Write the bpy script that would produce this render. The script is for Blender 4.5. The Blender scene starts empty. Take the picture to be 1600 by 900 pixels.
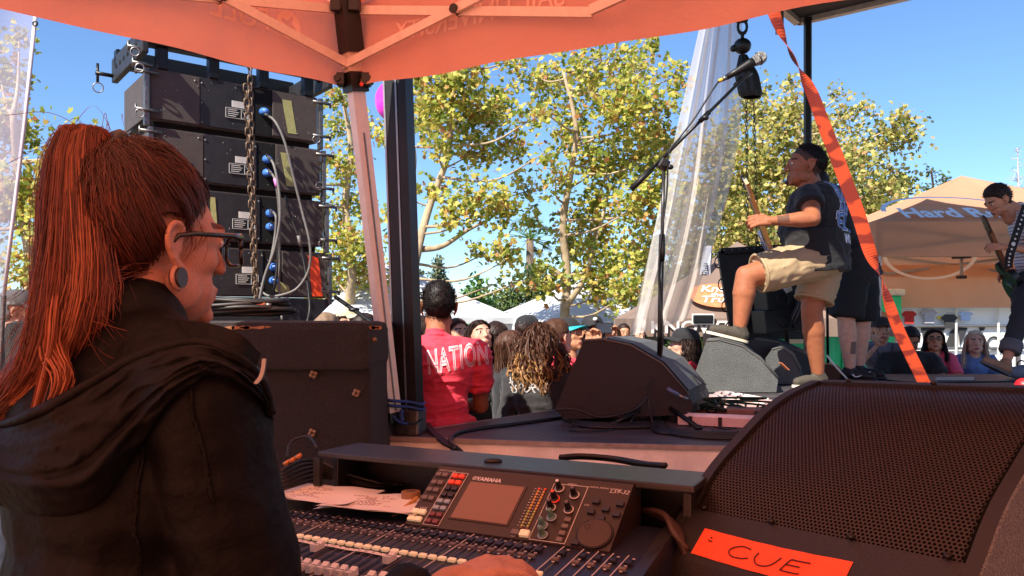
import bpy, bmesh, math, random
import numpy as np
from mathutils import Vector, Matrix
from mathutils.bvhtree import BVHTree

random.seed(7)
rng = np.random.default_rng(11)
sc = bpy.context.scene
col = sc.collection
R = math.radians
pi = math.pi

# ------------------------------------------------------------------ camera, sky, sun, exposure
ZC = 1.5                        # eye height of the camera above the ground
FPX = 1250.0                    # focal length in photograph pixels (1600 wide)
cam_d = bpy.data.cameras.new('camera')
cam_d.sensor_width = 36.0
cam_d.lens = 36.0 * FPX / 1600.0
cam_d.shift_y = 50.0 / 1600.0
cam_d.clip_start = 0.02
cam_d.clip_end = 3000.0
cam = bpy.data.objects.new('camera', cam_d)
cam.location = (0, 0, ZC)
cam.rotation_euler = (R(90), 0, 0)
col.objects.link(cam)
sc.camera = cam

SUN_H = (0.60, 0.80)            # horizontal direction the light travels
SUN_EL = R(45)
n_ = math.hypot(*SUN_H)
to_sun = Vector((-SUN_H[0]/n_*math.cos(SUN_EL), -SUN_H[1]/n_*math.cos(SUN_EL), math.sin(SUN_EL)))
world = bpy.data.worlds.new('World')
sc.world = world
world.use_nodes = True
wn = world.node_tree
sky = wn.nodes.new('ShaderNodeTexSky')
sky.sky_type = 'NISHITA'
sky.sun_disc = False
sky.sun_elevation = SUN_EL
sky.sun_rotation = math.atan2(to_sun.x, to_sun.y) % (2*pi)
sky.altitude = 50
sky.air_density = 1.0
sky.dust_density = 0.15
sky.ozone_density = 8.5
bg = wn.nodes['Background']
bg.inputs['Strength'].default_value = 0.112
wn.links.new(sky.outputs[0], bg.inputs[0])
sun_d = bpy.data.lights.new('sun', 'SUN')
sun_d.energy = 5.0
sun_d.angle = R(0.5)
sun_d.color = (1.0, 0.93, 0.82)
sun = bpy.data.objects.new('sun', sun_d)
sun.rotation_euler = to_sun.to_track_quat('Z', 'Y').to_euler()
sun.location = (-10, -15, 20)
col.objects.link(sun)
sc.view_settings.view_transform = 'Standard'
sc.view_settings.look = 'None'
sc.view_settings.exposure = 0.92
sc.view_settings.gamma = 1.0
sc.view_settings.use_curve_mapping = False
sc.cycles.max_bounces = 8
sc.cycles.transparent_max_bounces = 12
sc.cycles.use_denoising = True

# ------------------------------------------------------------------ helpers
def P(px, py, Y):
    """a point of the place that the photograph shows at pixel (px, py), Y metres away"""
    return np.array([(px-800.0)/FPX*Y, Y, ZC-(py-500.0)/FPX*Y])

def A(*v):
    return np.array(v, float)

def lin(c):
    """'#rrggbb' or 0..255 triple to linear"""
    if isinstance(c, str):
        c = tuple(int(c[i:i+2], 16) for i in (1, 3, 5))
    o = []
    for x in c:
        x /= 255.0
        o.append(x/12.92 if x <= .04045 else ((x+.055)/1.055)**2.4)
    return tuple(o)

_mats = {}
def mat(name, c, rough=.6, metal=0., spec=.5, var=.18, vs=12., bump=0., bs=120., grain=0., gs=400., sheen=0., stretch=None, emit=None, coat=0., sss=0.):
    """procedural Principled material: base colour mottled by noise, fine relief by bump"""
    if name in _mats:
        return _mats[name]
    m = bpy.data.materials.new(name)
    m.use_nodes = True
    nt = m.node_tree
    N, L = nt.nodes, nt.links
    b = N['Principled BSDF']
    c = lin(c) if not (isinstance(c, tuple) and max(c) <= 1.0) else c
    tc = N.new('ShaderNodeTexCoord')
    mp = N.new('ShaderNodeMapping')
    if stretch:
        mp.inputs['Scale'].default_value = stretch
    L.new(tc.outputs['Object'], mp.inputs['Vector'])
    n1 = N.new('ShaderNodeTexNoise')
    n1.inputs['Scale'].default_value = vs
    n1.inputs['Detail'].default_value = 5
    n1.inputs['Roughness'].default_value = .62
    L.new(mp.outputs[0], n1.inputs['Vector'])
    cr = N.new('ShaderNodeValToRGB')
    cr.color_ramp.elements[0].position = .3
    cr.color_ramp.elements[1].position = .7
    cr.color_ramp.elements[0].color = tuple(max(0, x*(1-var)) for x in c)+(1,)
    cr.color_ramp.elements[1].color = tuple(min(1, x*(1+var)) for x in c)+(1,)
    L.new(n1.outputs['Fac'], cr.inputs['Fac'])
    out = cr.outputs['Color']
    if grain:
        n3 = N.new('ShaderNodeTexNoise')
        n3.inputs['Scale'].default_value = gs
        n3.inputs['Detail'].default_value = 2
        L.new(tc.outputs['Object'], n3.inputs['Vector'])
        mr = N.new('ShaderNodeMapRange')
        mr.inputs['From Min'].default_value = .35
        mr.inputs['From Max'].default_value = .65
        mr.inputs['To Min'].default_value = 1-grain
        mr.inputs['To Max'].default_value = 1+grain
        L.new(n3.outputs['Fac'], mr.inputs['Value'])
        mx = N.new('ShaderNodeVectorMath')
        mx.operation = 'SCALE'
        L.new(out, mx.inputs[0])
        L.new(mr.outputs[0], mx.inputs['Scale'])
        out = mx.outputs[0]
    L.new(out, b.inputs['Base Color'])
    b.inputs['Roughness'].default_value = rough
    b.inputs['Metallic'].default_value = metal
    b.inputs['Specular IOR Level'].default_value = spec
    if sheen:
        b.inputs['Sheen Weight'].default_value = sheen
    if coat:
        b.inputs['Coat Weight'].default_value = coat
    if sss:
        b.inputs['Subsurface Weight'].default_value = sss
        b.inputs['Subsurface Radius'].default_value = (.012, .004, .002)
        b.inputs['Subsurface Scale'].default_value = .5
    if emit:
        b.inputs['Emission Color'].default_value = lin(emit[0])+(1,)
        b.inputs['Emission Strength'].default_value = emit[1]
    if bump:
        n2 = N.new('ShaderNodeTexNoise')
        n2.inputs['Scale'].default_value = bs
        n2.inputs['Detail'].default_value = 4
        L.new(mp.outputs[0], n2.inputs['Vector'])
        bp = N.new('ShaderNodeBump')
        bp.inputs['Strength'].default_value = bump
        bp.inputs['Distance'].default_value = .01
        L.new(n2.outputs['Fac'], bp.inputs['Height'])
        L.new(bp.outputs[0], b.inputs['Normal'])
    # small variation of the gloss
    mg = N.new('ShaderNodeMapRange')
    mg.inputs['To Min'].default_value = max(.03, rough-.08)
    mg.inputs['To Max'].default_value = min(1, rough+.08)
    L.new(n1.outputs['Fac'], mg.inputs['Value'])
    L.new(mg.outputs[0], b.inputs['Roughness'])
    _mats[name] = m
    return m

def cloth(name, c, trans=.5, alpha=1., var=.1, vs=3., bump=.15, bs=14., tc=None, weave=0.):
    """thin fabric that lets light through: diffuse + translucent (+ see-through weave)"""
    if name in _mats:
        return _mats[name]
    m = bpy.data.materials.new(name)
    m.use_nodes = True
    nt = m.node_tree
    N, L = nt.nodes, nt.links
    N.remove(N['Principled BSDF'])
    out = N['Material Output']
    c = lin(c)
    co = N.new('ShaderNodeTexCoord')
    n1 = N.new('ShaderNodeTexNoise')
    n1.inputs['Scale'].default_value = vs
    n1.inputs['Detail'].default_value = 6
    L.new(co.outputs['Object'], n1.inputs['Vector'])
    cr = N.new('ShaderNodeValToRGB')
    cr.color_ramp.elements[0].position = .3
    cr.color_ramp.elements[1].position = .7
    cr.color_ramp.elements[0].color = tuple(x*(1-var) for x in c)+(1,)
    cr.color_ramp.elements[1].color = tuple(min(1, x*(1+var)) for x in c)+(1,)
    L.new(n1.outputs['Fac'], cr.inputs['Fac'])
    d = N.new('ShaderNodeBsdfDiffuse')
    t = N.new('ShaderNodeBsdfTranslucent')
    L.new(cr.outputs[0], d.inputs['Color'])
    if tc:
        t.inputs['Color'].default_value = lin(tc)+(1,)
    else:
        L.new(cr.outputs[0], t.inputs['Color'])
    n2 = N.new('ShaderNodeTexNoise')
    n2.inputs['Scale'].default_value = bs
    n2.inputs['Detail'].default_value = 5
    L.new(co.outputs['Object'], n2.inputs['Vector'])
    bp = N.new('ShaderNodeBump')
    bp.inputs['Strength'].default_value = bump
    bp.inputs['Distance'].default_value = .03
    L.new(n2.outputs['Fac'], bp.inputs['Height'])
    L.new(bp.outputs[0], d.inputs['Normal'])
    L.new(bp.outputs[0], t.inputs['Normal'])
    mx = N.new('ShaderNodeMixShader')
    mx.inputs[0].default_value = trans
    L.new(d.outputs[0], mx.inputs[1])
    L.new(t.outputs[0], mx.inputs[2])
    last = mx.outputs[0]
    if alpha < 1:
        tr = N.new('ShaderNodeBsdfTransparent')
        m2 = N.new('ShaderNodeMixShader')
        m2.inputs[0].default_value = alpha
        L.new(tr.outputs[0], m2.inputs[1])
        L.new(last, m2.inputs[2])
        last = m2.outputs[0]
    L.new(last, out.inputs['Surface'])
    _mats[name] = m
    return m

# ---- numpy value noise (for cloth folds, uneven edges, clumps)
def vnoise(p, seed=0):
    p = np.asarray(p, float)
    i = np.floor(p).astype(np.int64)
    f = p-i
    f = f*f*(3-2*f)
    def h(a):
        x = (a[..., 0]*374761393+a[..., 1]*668265263+a[..., 2]*2147483647+seed*974711) & 0xffffffff
        x = ((x ^ (x >> 13))*1274126177) & 0xffffffff
        return ((x ^ (x >> 16)) & 0xffff)/65535.0
    r = 0
    for dx in (0, 1):
        for dy in (0, 1):
            for dz in (0, 1):
                w = (f[..., 0] if dx else 1-f[..., 0])*(f[..., 1] if dy else 1-f[..., 1])*(f[..., 2] if dz else 1-f[..., 2])
                r = r+w*h(i+np.array([dx, dy, dz]))
    return r

# ---- objects
def link(o, parent=None):
    col.objects.link(o)
    if parent is not None:
        o.parent = parent
    return o

_frames = {}
def thing(name, label, cat, loc=(0, 0, 0), rot=(0, 0, 0), group=None):
    o = bpy.data.objects.new(name, None)
    o.empty_display_size = .1
    o.location = tuple(float(v) for v in loc)
    o.rotation_euler = rot
    link(o)
    tag(o, label, cat, group)
    _frames[o.name] = (Matrix.Translation(o.location) @ o.rotation_euler.to_matrix().to_4x4())
    return o

def tag(o, label=None, cat=None, group=None, kind=None):
    if label: o['label'] = label
    if cat: o['category'] = cat
    if group: o['group'] = group
    if kind: o['kind'] = kind
    return o

def root_of(o):
    while o.parent is not None:
        o = o.parent
    return o

def to_local(V, parent):
    """world points into the frame of the thing that owns them (parts carry no transform of their own)"""
    V = np.asarray(V, float)
    if parent is None:
        return V
    M = _frames.get(root_of(parent).name)
    if M is None:
        return V
    Mi = np.array(M.inverted())
    return V @ Mi[:3, :3].T + Mi[:3, 3]

def mesh_np(V, F, smooth=True):
    """V (n,3); F either an (m,k) array or a list of faces"""
    me = bpy.data.meshes.new('mesh')
    V = np.asarray(V, np.float32)
    if isinstance(F, np.ndarray):
        m, k = F.shape
        me.vertices.add(len(V))
        me.vertices.foreach_set('co', V.ravel())
        me.loops.add(m*k)
        me.loops.foreach_set('vertex_index', F.astype(np.int32).ravel())
        me.polygons.add(m)
        me.polygons.foreach_set('loop_start', np.arange(0, m*k, k, dtype=np.int32))
        me.update(calc_edges=True)
    else:
        me.from_pydata([tuple(map(float, v)) for v in V], [], F)
        me.update()
    me.polygons.foreach_set('use_smooth', np.full(len(me.polygons), smooth))
    return me

class MB:
    """collects shapes; build() links them as one mesh object"""
    def __init__(s):
        s.V = []
        s.F = []
        s.n = 0
    def add(s, V, F):
        V = np.asarray(V, float)
        s.V.append(V)
        o = s.n
        s.F.extend([[int(i)+o for i in f] for f in F])
        s.n += len(V)
        return s
    def box(s, c, size, rot=None, bev=0.):
        hx, hy, hz = [x/2 for x in size]
        if bev > 0:
            b = min(bev, hx*.9, hy*.9, hz*.9)
            V, F = [], []
            bm = bmesh.new()
            bmesh.ops.create_cube(bm, size=1)
            for v in bm.verts:
                v.co = Vector((v.co.x*2*hx, v.co.y*2*hy, v.co.z*2*hz))
            bmesh.ops.bevel(bm, geom=list(bm.edges), offset=b, segments=2, profile=.6, affect='EDGES')
            bm.verts.index_update()
            V = np.array([v.co[:] for v in bm.verts])
            F = [[v.index for v in f.verts] for f in bm.faces]
            bm.free()
        else:
            V = A(*[(x*hx, y*hy, z*hz) for x in (-1, 1) for y in (-1, 1) for z in (-1, 1)])
            F = [[0, 1, 3, 2], [4, 6, 7, 5], [0, 4, 5, 1], [2, 3, 7, 6], [0, 2, 6, 4], [1, 5, 7, 3]]
        if rot is not None:
            V = V @ np.array(rot).T
        return s.add(V+np.asarray(c, float), F)
    def prism(s, prof, o, ux, uy, ex):
        """closed outline prof [(a,b)] in axes ux, uy from o, extruded by vector ex"""
        o, ux, uy, ex = [np.asarray(v, float) for v in (o, ux, uy, ex)]
        p = np.array([o+a*ux+b*uy for a, b in prof])
        n = len(p)
        V = np.vstack([p, p+ex])
        F = [list(range(n))[::-1], list(range(n, 2*n))]
        F += [[i, (i+1) % n, n+(i+1) % n, n+i] for i in range(n)]
        return s.add(V, F)
    def tube(s, pts, r, k=8, cap=True, flat=None):
        pts = np.asarray(pts, float)
        n = len(pts)
        rr = np.full(n, r, float) if np.isscalar(r) else np.asarray(r, float)
        t = np.gradient(pts, axis=0)
        t /= np.linalg.norm(t, axis=1)[:, None]+1e-9
        a = A(0, 0, 1) if abs(t[0][2]) < .9 else A(1, 0, 0)
        u = np.cross(t[0], a); u /= np.linalg.norm(u)
        V = []
        for i in range(n):
            u = u-t[i]*(u@t[i]); u /= np.linalg.norm(u)+1e-9
            w = np.cross(t[i], u)
            for j in range(k):
                th = 2*pi*j/k
                V.append(pts[i]+rr[i]*(math.cos(th)*u+math.sin(th)*w))
        F = [[i*k+j, i*k+(j+1) % k, (i+1)*k+(j+1) % k, (i+1)*k+j] for i in range(n-1) for j in range(k)]
        if cap:
            F += [list(range(k))[::-1], list(range((n-1)*k, n*k))]
        return s.add(V, F)
    def cyl(s, p0, p1, r0, r1=None, k=12, cap=True):
        return s.tube([p0, p1], [r0, r0 if r1 is None else r1], k, cap)
    def bar(s, p0, p1, w, h, up=(0, 0, 1)):
        """rectangular bar from p0 to p1, w across, h along 'up'"""
        p0, p1, up = [np.asarray(v, float) for v in (p0, p1, up)]
        t = p1-p0; t /= np.linalg.norm(t)
        x = np.cross(t, up); x /= np.linalg.norm(x)
        z = np.cross(x, t)
        V = [p+a*x*w/2+b*z*h/2 for p in (p0, p1) for a, b in ((-1, -1), (1, -1), (1, 1), (-1, 1))]
        return s.add(V, [[3, 2, 1, 0], [4, 5, 6, 7], [0, 1, 5, 4], [1, 2, 6, 5], [2, 3, 7, 6], [3, 0, 4, 7]])
    def ell(s, c, r, rot=None, nu=16, nv=10):
        V = [(0, 0, 1)]
        for i in range(1, nv):
            th = pi*i/nv
            V += [(math.sin(th)*math.cos(2*pi*j/nu), math.sin(th)*math.sin(2*pi*j/nu), math.cos(th)) for j in range(nu)]
        V.append((0, 0, -1))
        V = np.array(V)*np.asarray(r, float)
        if rot is not None:
            V = V @ np.array(rot).T
        F = [[0, 1+j, 1+(j+1) % nu] for j in range(nu)]
        for i in range(nv-2):
            F += [[1+i*nu+j, 1+(i+1)*nu+j, 1+(i+1)*nu+(j+1) % nu, 1+i*nu+(j+1) % nu] for j in range(nu)]
        l = len(V)-1
        F += [[l, 1+(nv-2)*nu+(j+1) % nu, 1+(nv-2)*nu+j] for j in range(nu)]
        return s.add(V+np.asarray(c, float), F)
    def rc(s, p0, r0, p1, r1, k=14):
        """round cone: a tapered limb with round ends"""
        p0, p1 = np.asarray(p0, float), np.asarray(p1, float)
        d = p1-p0
        L_ = np.linalg.norm(d)+1e-9
        t = d/L_
        pts, rr = [], []
        for a in (-90, -60, -35, -12):
            pts.append(p0+t*r0*math.sin(R(a))); rr.append(max(1e-4, r0*math.cos(R(a))))
        for a in (12, 35, 60, 90):
            pts.append(p1+t*r1*math.sin(R(a))); rr.append(max(1e-4, r1*math.cos(R(a))))
        return s.tube(pts, rr, k)
    def grid(s, f, nu, nv, closed=False):
        """surface f(u, v) with u, v in 0..1"""
        V = [f(i/nu, j/nv) for i in range(nu+1) for j in range(nv+1)]
        F = [[i*(nv+1)+j, (i+1)*(nv+1)+j, (i+1)*(nv+1)+j+1, i*(nv+1)+j+1] for i in range(nu) for j in range(nv)]
        return s.add(V, F)
    def torus(s, c, r, rr, axis=(0, 0, 1), k=16, kk=6, sq=1.):
        a = Vector(axis).normalized()
        M = np.array(a.to_track_quat('Z', 'Y').to_matrix())
        V = []
        for i in range(k):
            th = 2*pi*i/k
            for j in range(kk):
                ph = 2*pi*j/kk
                V.append(((r+rr*math.cos(ph))*math.cos(th), (r+rr*math.cos(ph))*math.sin(th)*sq, rr*math.sin(ph)))
        V = np.array(V) @ M.T+np.asarray(c, float)
        F = [[i*kk+j, ((i+1) % k)*kk+j, ((i+1) % k)*kk+(j+1) % kk, i*kk+(j+1) % kk] for i in range(k) for j in range(kk)]
        return s.add(V, F)
    def verts(s):
        return np.vstack(s.V)
    def build(s, name, material, parent=None, smooth=False, world=True):
        V = s.verts()
        if world and parent is not None:
            V = to_local(V, parent)
        me = mesh_np(V, s.F, smooth)
        me.name = name
        if material:
            me.materials.append(material)
        o = bpy.data.objects.new(name, me)
        if smooth == 'auto':
            pass
        return link(o, parent)

def auto_smooth(o, ang=40):
    """smooth shading with sharp edges kept"""
    me = o.data
    me.polygons.foreach_set('use_smooth', np.ones(len(me.polygons), bool))
    bm = bmesh.new()
    bm.from_mesh(me)
    for e in bm.edges:
        if len(e.link_faces) == 2 and e.calc_face_angle(0) > R(ang):
            e.smooth = False
    bm.to_mesh(me)
    bm.free()
    return o

def from_np(name, V, F, material, parent=None, smooth=True, world=True):
    if world and parent is not None:
        V = to_local(V, parent)
    me = mesh_np(V, F, smooth)
    me.name = name
    if material:
        for m in (material if isinstance(material, (list, tuple)) else [material]):
            me.materials.append(m)
    return link(bpy.data.objects.new(name, me), parent)

def spline(pts, n=24):
    """Catmull-Rom through the points"""
    p = np.asarray(pts, float)
    p = np.vstack([2*p[0]-p[1], p, 2*p[-1]-p[-2]])
    m = len(p)-3
    out = []
    for i in range(n):
        u = i/(n-1)*m
        k = min(int(u), m-1)
        t = u-k
        a, b, c, d = p[k:k+4]
        out.append(.5*((2*b)+(c-a)*t+(2*a-5*b+4*c-d)*t*t+(3*b-a-3*c+d)*t**3))
    return np.array(out)

_work = bpy.data.scenes.new('work')      # empty scene so that evaluating one shape does not touch the rest
def evaluated_mesh(o):
    _work.collection.objects.link(o)
    vl = _work.view_layers[0]
    vl.update()
    r = bpy.data.meshes.new_from_object(o.evaluated_get(vl.depsgraph))
    return r

def remesh(mb, voxel, smooth=4, ratio=None):
    """fuse the collected shapes into one continuous skin; returns V, F (quads as list)"""
    me = mesh_np(mb.verts(), mb.F)
    o = bpy.data.objects.new('tmp', me)
    m = o.modifiers.new('r', 'REMESH')
    m.mode = 'VOXEL'
    m.voxel_size = voxel
    m2 = o.modifiers.new('s', 'SMOOTH')
    m2.iterations = smooth
    m2.factor = .5
    if ratio:
        m3 = o.modifiers.new('d', 'DECIMATE')
        m3.ratio = ratio
    r = evaluated_mesh(o)
    V = np.empty(len(r.vertices)*3, np.float32)
    r.vertices.foreach_get('co', V)
    V = V.reshape(-1, 3).astype(float)
    ls = np.empty(len(r.loops), np.int32)
    r.loops.foreach_get('vertex_index', ls)
    st = np.empty(len(r.polygons), np.int32)
    r.polygons.foreach_get('loop_start', st)
    tt = np.append(st, len(ls))
    F = [ls[tt[i]:tt[i+1]].tolist() for i in range(len(st))]
    bpy.data.objects.remove(o)
    bpy.data.meshes.remove(me)
    bpy.data.meshes.remove(r)
    return V, F

def normals(V, F):
    N = np.zeros_like(V)
    q = np.array([f for f in F if len(f) == 4])
    t = np.array([f for f in F if len(f) == 3])
    for a in (q, t):
        if len(a):
            n = np.cross(V[a[:, 1]]-V[a[:, 0]], V[a[:, 2]]-V[a[:, 0]])
            for k in range(a.shape[1]):
                np.add.at(N, a[:, k], n)
    return N/(np.linalg.norm(N, axis=1)[:, None]+1e-12)

def rotz(a):
    c, s = math.cos(a), math.sin(a)
    return np.array([[c, -s, 0], [s, c, 0], [0, 0, 1.]])
def rotx(a):
    c, s = math.cos(a), math.sin(a)
    return np.array([[1., 0, 0], [0, c, -s], [0, s, c]])
def roty(a):
    c, s = math.cos(a), math.sin(a)
    return np.array([[c, 0, s], [0, 1., 0], [-s, 0, c]])

def text_mesh(s, size=1., extrude=0., outline=0., bold=0., align='LEFT', shear=0., space=1.):
    """lettering as V, F in the XY plane"""
    cu = bpy.data.curves.new('t', 'FONT')
    cu.body = s
    cu.size = size
    cu.align_x = align
    cu.shear = shear
    cu.space_character = space
    cu.offset = bold
    cu.extrude = extrude
    cu.resolution_u = 3
    if outline:
        cu.fill_mode = 'NONE' if hasattr(cu, 'fill_mode') and False else cu.fill_mode
        cu.dimensions = '3D'
        cu.fill_mode = 'HALF'
        cu.bevel_depth = outline
        cu.bevel_resolution = 0
    o = bpy.data.objects.new('t', cu)
    me = evaluated_mesh(o)
    V = np.array([v.co[:] for v in me.vertices])
    F = [list(p.vertices) for p in me.polygons]
    bpy.data.objects.remove(o)
    bpy.data.curves.remove(cu)
    bpy.data.meshes.remove(me)
    return V, F

def outline_text(s, size, w, **k):
    """hollow letters: bars laid along the contours of the lettering"""
    V, F = text_mesh(s, size, **k)
    from collections import Counter
    c = Counter()
    for f in F:
        for a, b in zip(f, f[1:]+f[:1]):
            c[(min(a, b), max(a, b))] += 1
    VV, FF = [], []
    for (a, b), n in c.items():
        if n == 1:
            p, q = V[a], V[b]
            d = q-p
            l = np.linalg.norm(d)
            if l < 1e-6: continue
            d = d/l
            nn = A(-d[1], d[0], 0)*w/2
            p2, q2 = p-d*w*.4, q+d*w*.4
            i = len(VV)
            VV += [p2-nn, q2-nn, q2+nn, p2+nn]
            FF.append([i, i+1, i+2, i+3])
    return np.array(VV), FF

def lay(V2, o, ux, uy):
    """flat lettering into the plane o + x*ux + y*uy"""
    o, ux, uy = [np.asarray(v, float) for v in (o, ux, uy)]
    return o+V2[:, :1]*ux+V2[:, 1:2]*uy

def drape_print(name, V, F, target, d, material, parent, off=.003):
    """lettering pressed along d onto the surface of an object built at world scale (V in world)"""
    T = np.array(_frames.get(root_of(target).name, Matrix.Identity(4)))
    me = target.data
    tv = np.array([v.co[:] for v in me.vertices]) @ T[:3, :3].T+T[:3, 3]
    bvh = BVHTree.FromPolygons([Vector(v) for v in tv], [list(p.vertices) for p in me.polygons])
    d = Vector(d).normalized()
    # cut long faces up first so that the print follows the folds
    bm = bmesh.new()
    vs = [bm.verts.new(v) for v in V]
    for f in F:
        try: bm.faces.new([vs[i] for i in f])
        except ValueError: pass
    bmesh.ops.triangulate(bm, faces=list(bm.faces))
    for _ in range(2):
        le = [e for e in bm.edges if e.calc_length() > .02]
        if le: bmesh.ops.subdivide_edges(bm, edges=le, cuts=1)
        bmesh.ops.triangulate(bm, faces=list(bm.faces))
    lost = []
    for v in bm.verts:
        h = bvh.ray_cast(v.co-d*.6, d)
        if h[0] is not None and abs((h[0]-v.co).dot(d)) < .5:
            v.co = h[0]-d*off
        else:
            lost.append(v)
    bmesh.ops.delete(bm, geom=lost, context='VERTS')
    long_ = [f for f in bm.faces if f.calc_perimeter() > .25]
    bmesh.ops.delete(bm, geom=long_, context='FACES')
    bm.verts.index_update()
    if not bm.faces:
        bm.free()
        return None
    VV = np.array([v.co[:] for v in bm.verts])
    FF = [[v.index for v in f.verts] for f in bm.faces]
    bm.free()
    return from_np(name, VV, FF, material, parent, smooth=True)

def strands(paths, r0, r1, k=3, centre=None):
    """many strands (s, n, 3) as thin tapered tubes: V, F array"""
    Pp = np.asarray(paths, float)
    s, n, _ = Pp.shape
    if k == 1:                                    # flat ribbon, one quad per step
        t = np.gradient(Pp, axis=1)
        t /= np.linalg.norm(t, axis=2)[..., None]+1e-9
        if centre is None:
            a = np.random.default_rng(s).normal(size=(s, 1, 3))*.8+A(.2, 0, .3)
        else:                                     # lie flat like combed hair: face away from the centre (line)
            a = Pp-np.asarray(centre, float)
            a = a/(np.linalg.norm(a, axis=2)[..., None]+1e-9)+np.random.default_rng(s).normal(size=(s, 1, 3))*.22
        u = np.cross(t, a+np.zeros_like(t)); u /= np.linalg.norm(u, axis=2)[..., None]+1e-9
        rad = (r0+(r1-r0)*np.linspace(0, 1, n))[None, :, None]
        V = np.stack([Pp-u*rad, Pp+u*rad], axis=2).reshape(-1, 3)
        i = np.arange(n-1)
        q = np.stack([2*i, 2*i+1, 2*i+3, 2*i+2], axis=-1)
        return V, (q[None]+(np.arange(s)*n*2)[:, None, None]).reshape(-1, 4)
    t = np.gradient(Pp, axis=1)
    t /= np.linalg.norm(t, axis=2)[..., None]+1e-9
    a = np.tile(A(.3, .5, .81), (s, n, 1))
    u = np.cross(t, a); u /= np.linalg.norm(u, axis=2)[..., None]+1e-9
    w = np.cross(t, u)
    rad = np.linspace(0, 1, n)
    rad = (r0+(r1-r0)*rad)[None, :, None]*np.ones((s, 1, 1))
    V = np.stack([Pp+rad*(math.cos(2*pi*j/k)*u+math.sin(2*pi*j/k)*w) for j in range(k)], axis=2).reshape(-1, 3)
    i = np.arange(n-1)
    j = np.arange(k)
    q = np.stack([i[:, None]*k+j, i[:, None]*k+(j+1) % k, (i[:, None]+1)*k+(j+1) % k, (i[:, None]+1)*k+j], axis=-1).reshape(-1, 4)
    F = (q[None]+(np.arange(s)*n*k)[:, None, None]).reshape(-1, 4)
    return V, F
# ------------------------------------------------------------------ materials
M_ground = mat('ground_dirt', (112, 100, 84), .9, var=.25, vs=1.5, bump=.4, bs=30, grain=.2, gs=60)
M_deck = mat('stage_deck', (72, 66, 68), .5, var=.5, vs=4, bump=.3, bs=45, grain=.3, gs=60, stretch=(1, 3, 1))
M_fascia = mat('stage_fascia', (236, 228, 220), .7, var=.2, vs=6, bump=.15, bs=60)
M_alu = mat('aluminium', (150, 148, 146), .38, .85, var=.15, vs=20, bump=.05, bs=200)
M_steel = mat('worn_steel', (120, 118, 116), .42, .8, var=.3, vs=40, bump=.12, bs=160)
M_bronze = mat('dark_bronze_post', (30, 26, 25), .45, .3, var=.2, vs=20)
M_black = mat('black_plastic', (22, 21, 21), .45, var=.2, vs=30, bump=.06, bs=300)
M_blackm = mat('black_metal', (24, 23, 23), .38, .3, var=.25, vs=40, bump=.05, bs=250)
M_rubber = mat('black_rubber', (16, 15, 15), .55, var=.2, vs=60)
M_cable = mat('cable_black', (26, 24, 24), .5, var=.2, vs=60)
M_cableg = mat('cable_grey', (104, 102, 98), .5, var=.2, vs=60)
M_carpet = mat('carpet_dark', (25, 18, 16), .95, var=.5, vs=14, bump=1.0, bs=240, grain=.75, gs=330, sheen=.12)
M_carpetg = mat('carpet_grey', (92, 94, 92), .95, var=.12, vs=9, bump=.9, bs=260, grain=.55, gs=330, sheen=.2)
M_carpetf = mat('carpet_speckled', (92, 94, 92), .95, var=.14, vs=9, bump=.6, bs=160, grain=.34, gs=150)
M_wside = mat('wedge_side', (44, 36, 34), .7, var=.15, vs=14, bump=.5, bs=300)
M_cab = mat('cabinet_paint', (74, 65, 60), .6, var=.14, vs=14, bump=.35, bs=420, grain=.18, gs=500)
M_cabd = mat('cabinet_paint_dark', (36, 35, 37), .5, var=.3, vs=14, bump=.25, bs=320)
M_wedge = mat('wedge_paint', (31, 25, 24), .5, var=.14, vs=20, bump=.3, bs=500)
M_white = mat('white_plastic', (225, 222, 214), .5, var=.06, vs=30)
M_paper = mat('paper', (232, 226, 214), .85, var=.04, vs=20)
M_blue = mat('blue_connector', (70, 120, 200), .35, var=.12, vs=60)
M_gaff = mat('masking_tape', (168, 168, 108), .75, var=.12, vs=30, bump=.2, bs=120)
M_otape = mat('orange_tape', (255, 84, 36), .6, var=.1, vs=25, bump=.3, bs=70)
M_cord = mat('blue_cord', (36, 66, 130), .7, var=.2, vs=90, bump=.5, bs=400)
M_wood = mat('plywood_edge', (140, 96, 60), .7, var=.25, vs=18, stretch=(1, 8, 1))
M_desk = mat('black_laminate', (44, 42, 43), .36, var=.3, vs=9, bump=.015, bs=60, stretch=(6, 1, 1))
M_foam = mat('grille_foam', (8, 7, 7), .95, var=.3, vs=90)
M_chain = mat('rusty_chain', (112, 94, 78), .55, .6, var=.35, vs=60)
M_tent = cloth('canopy_orange', (255, 176, 148), trans=.40, var=.10, vs=3.0, bump=.7, bs=7, tc=(255, 176, 146))
M_tentb = cloth('canopy_band', (255, 160, 120), trans=.5, var=.06, vs=2.5, bump=.2, bs=9, tc=(255, 140, 96))
M_roof = cloth('canopy_roof', (255, 168, 138), trans=.92, var=.05, vs=2.5, bump=.5, bs=6, tc=(255, 160, 126))
M_tentp = cloth('canopy_print', (255, 214, 196), trans=.25, var=.03, vs=4, bump=.1, bs=9, tc=(255, 190, 160))
M_tentbar = mat('tent_bar', (226, 204, 190), .45, .25, var=.1, vs=30)
M_wtent = cloth('canopy_white', (226, 228, 232), trans=.3, var=.05, vs=1.2, bump=.5, bs=4)
M_otent = cloth('canopy_right', (234, 180, 144), trans=.45, var=.06, vs=1.4, bump=.5, bs=5)
M_btent = cloth('canopy_brown', (150, 128, 116), trans=.25, var=.1, vs=1.4, bump=.4, bs=5)
M_green = mat('green_plastic', (40, 222, 154), .45, var=.06, vs=8)
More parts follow.
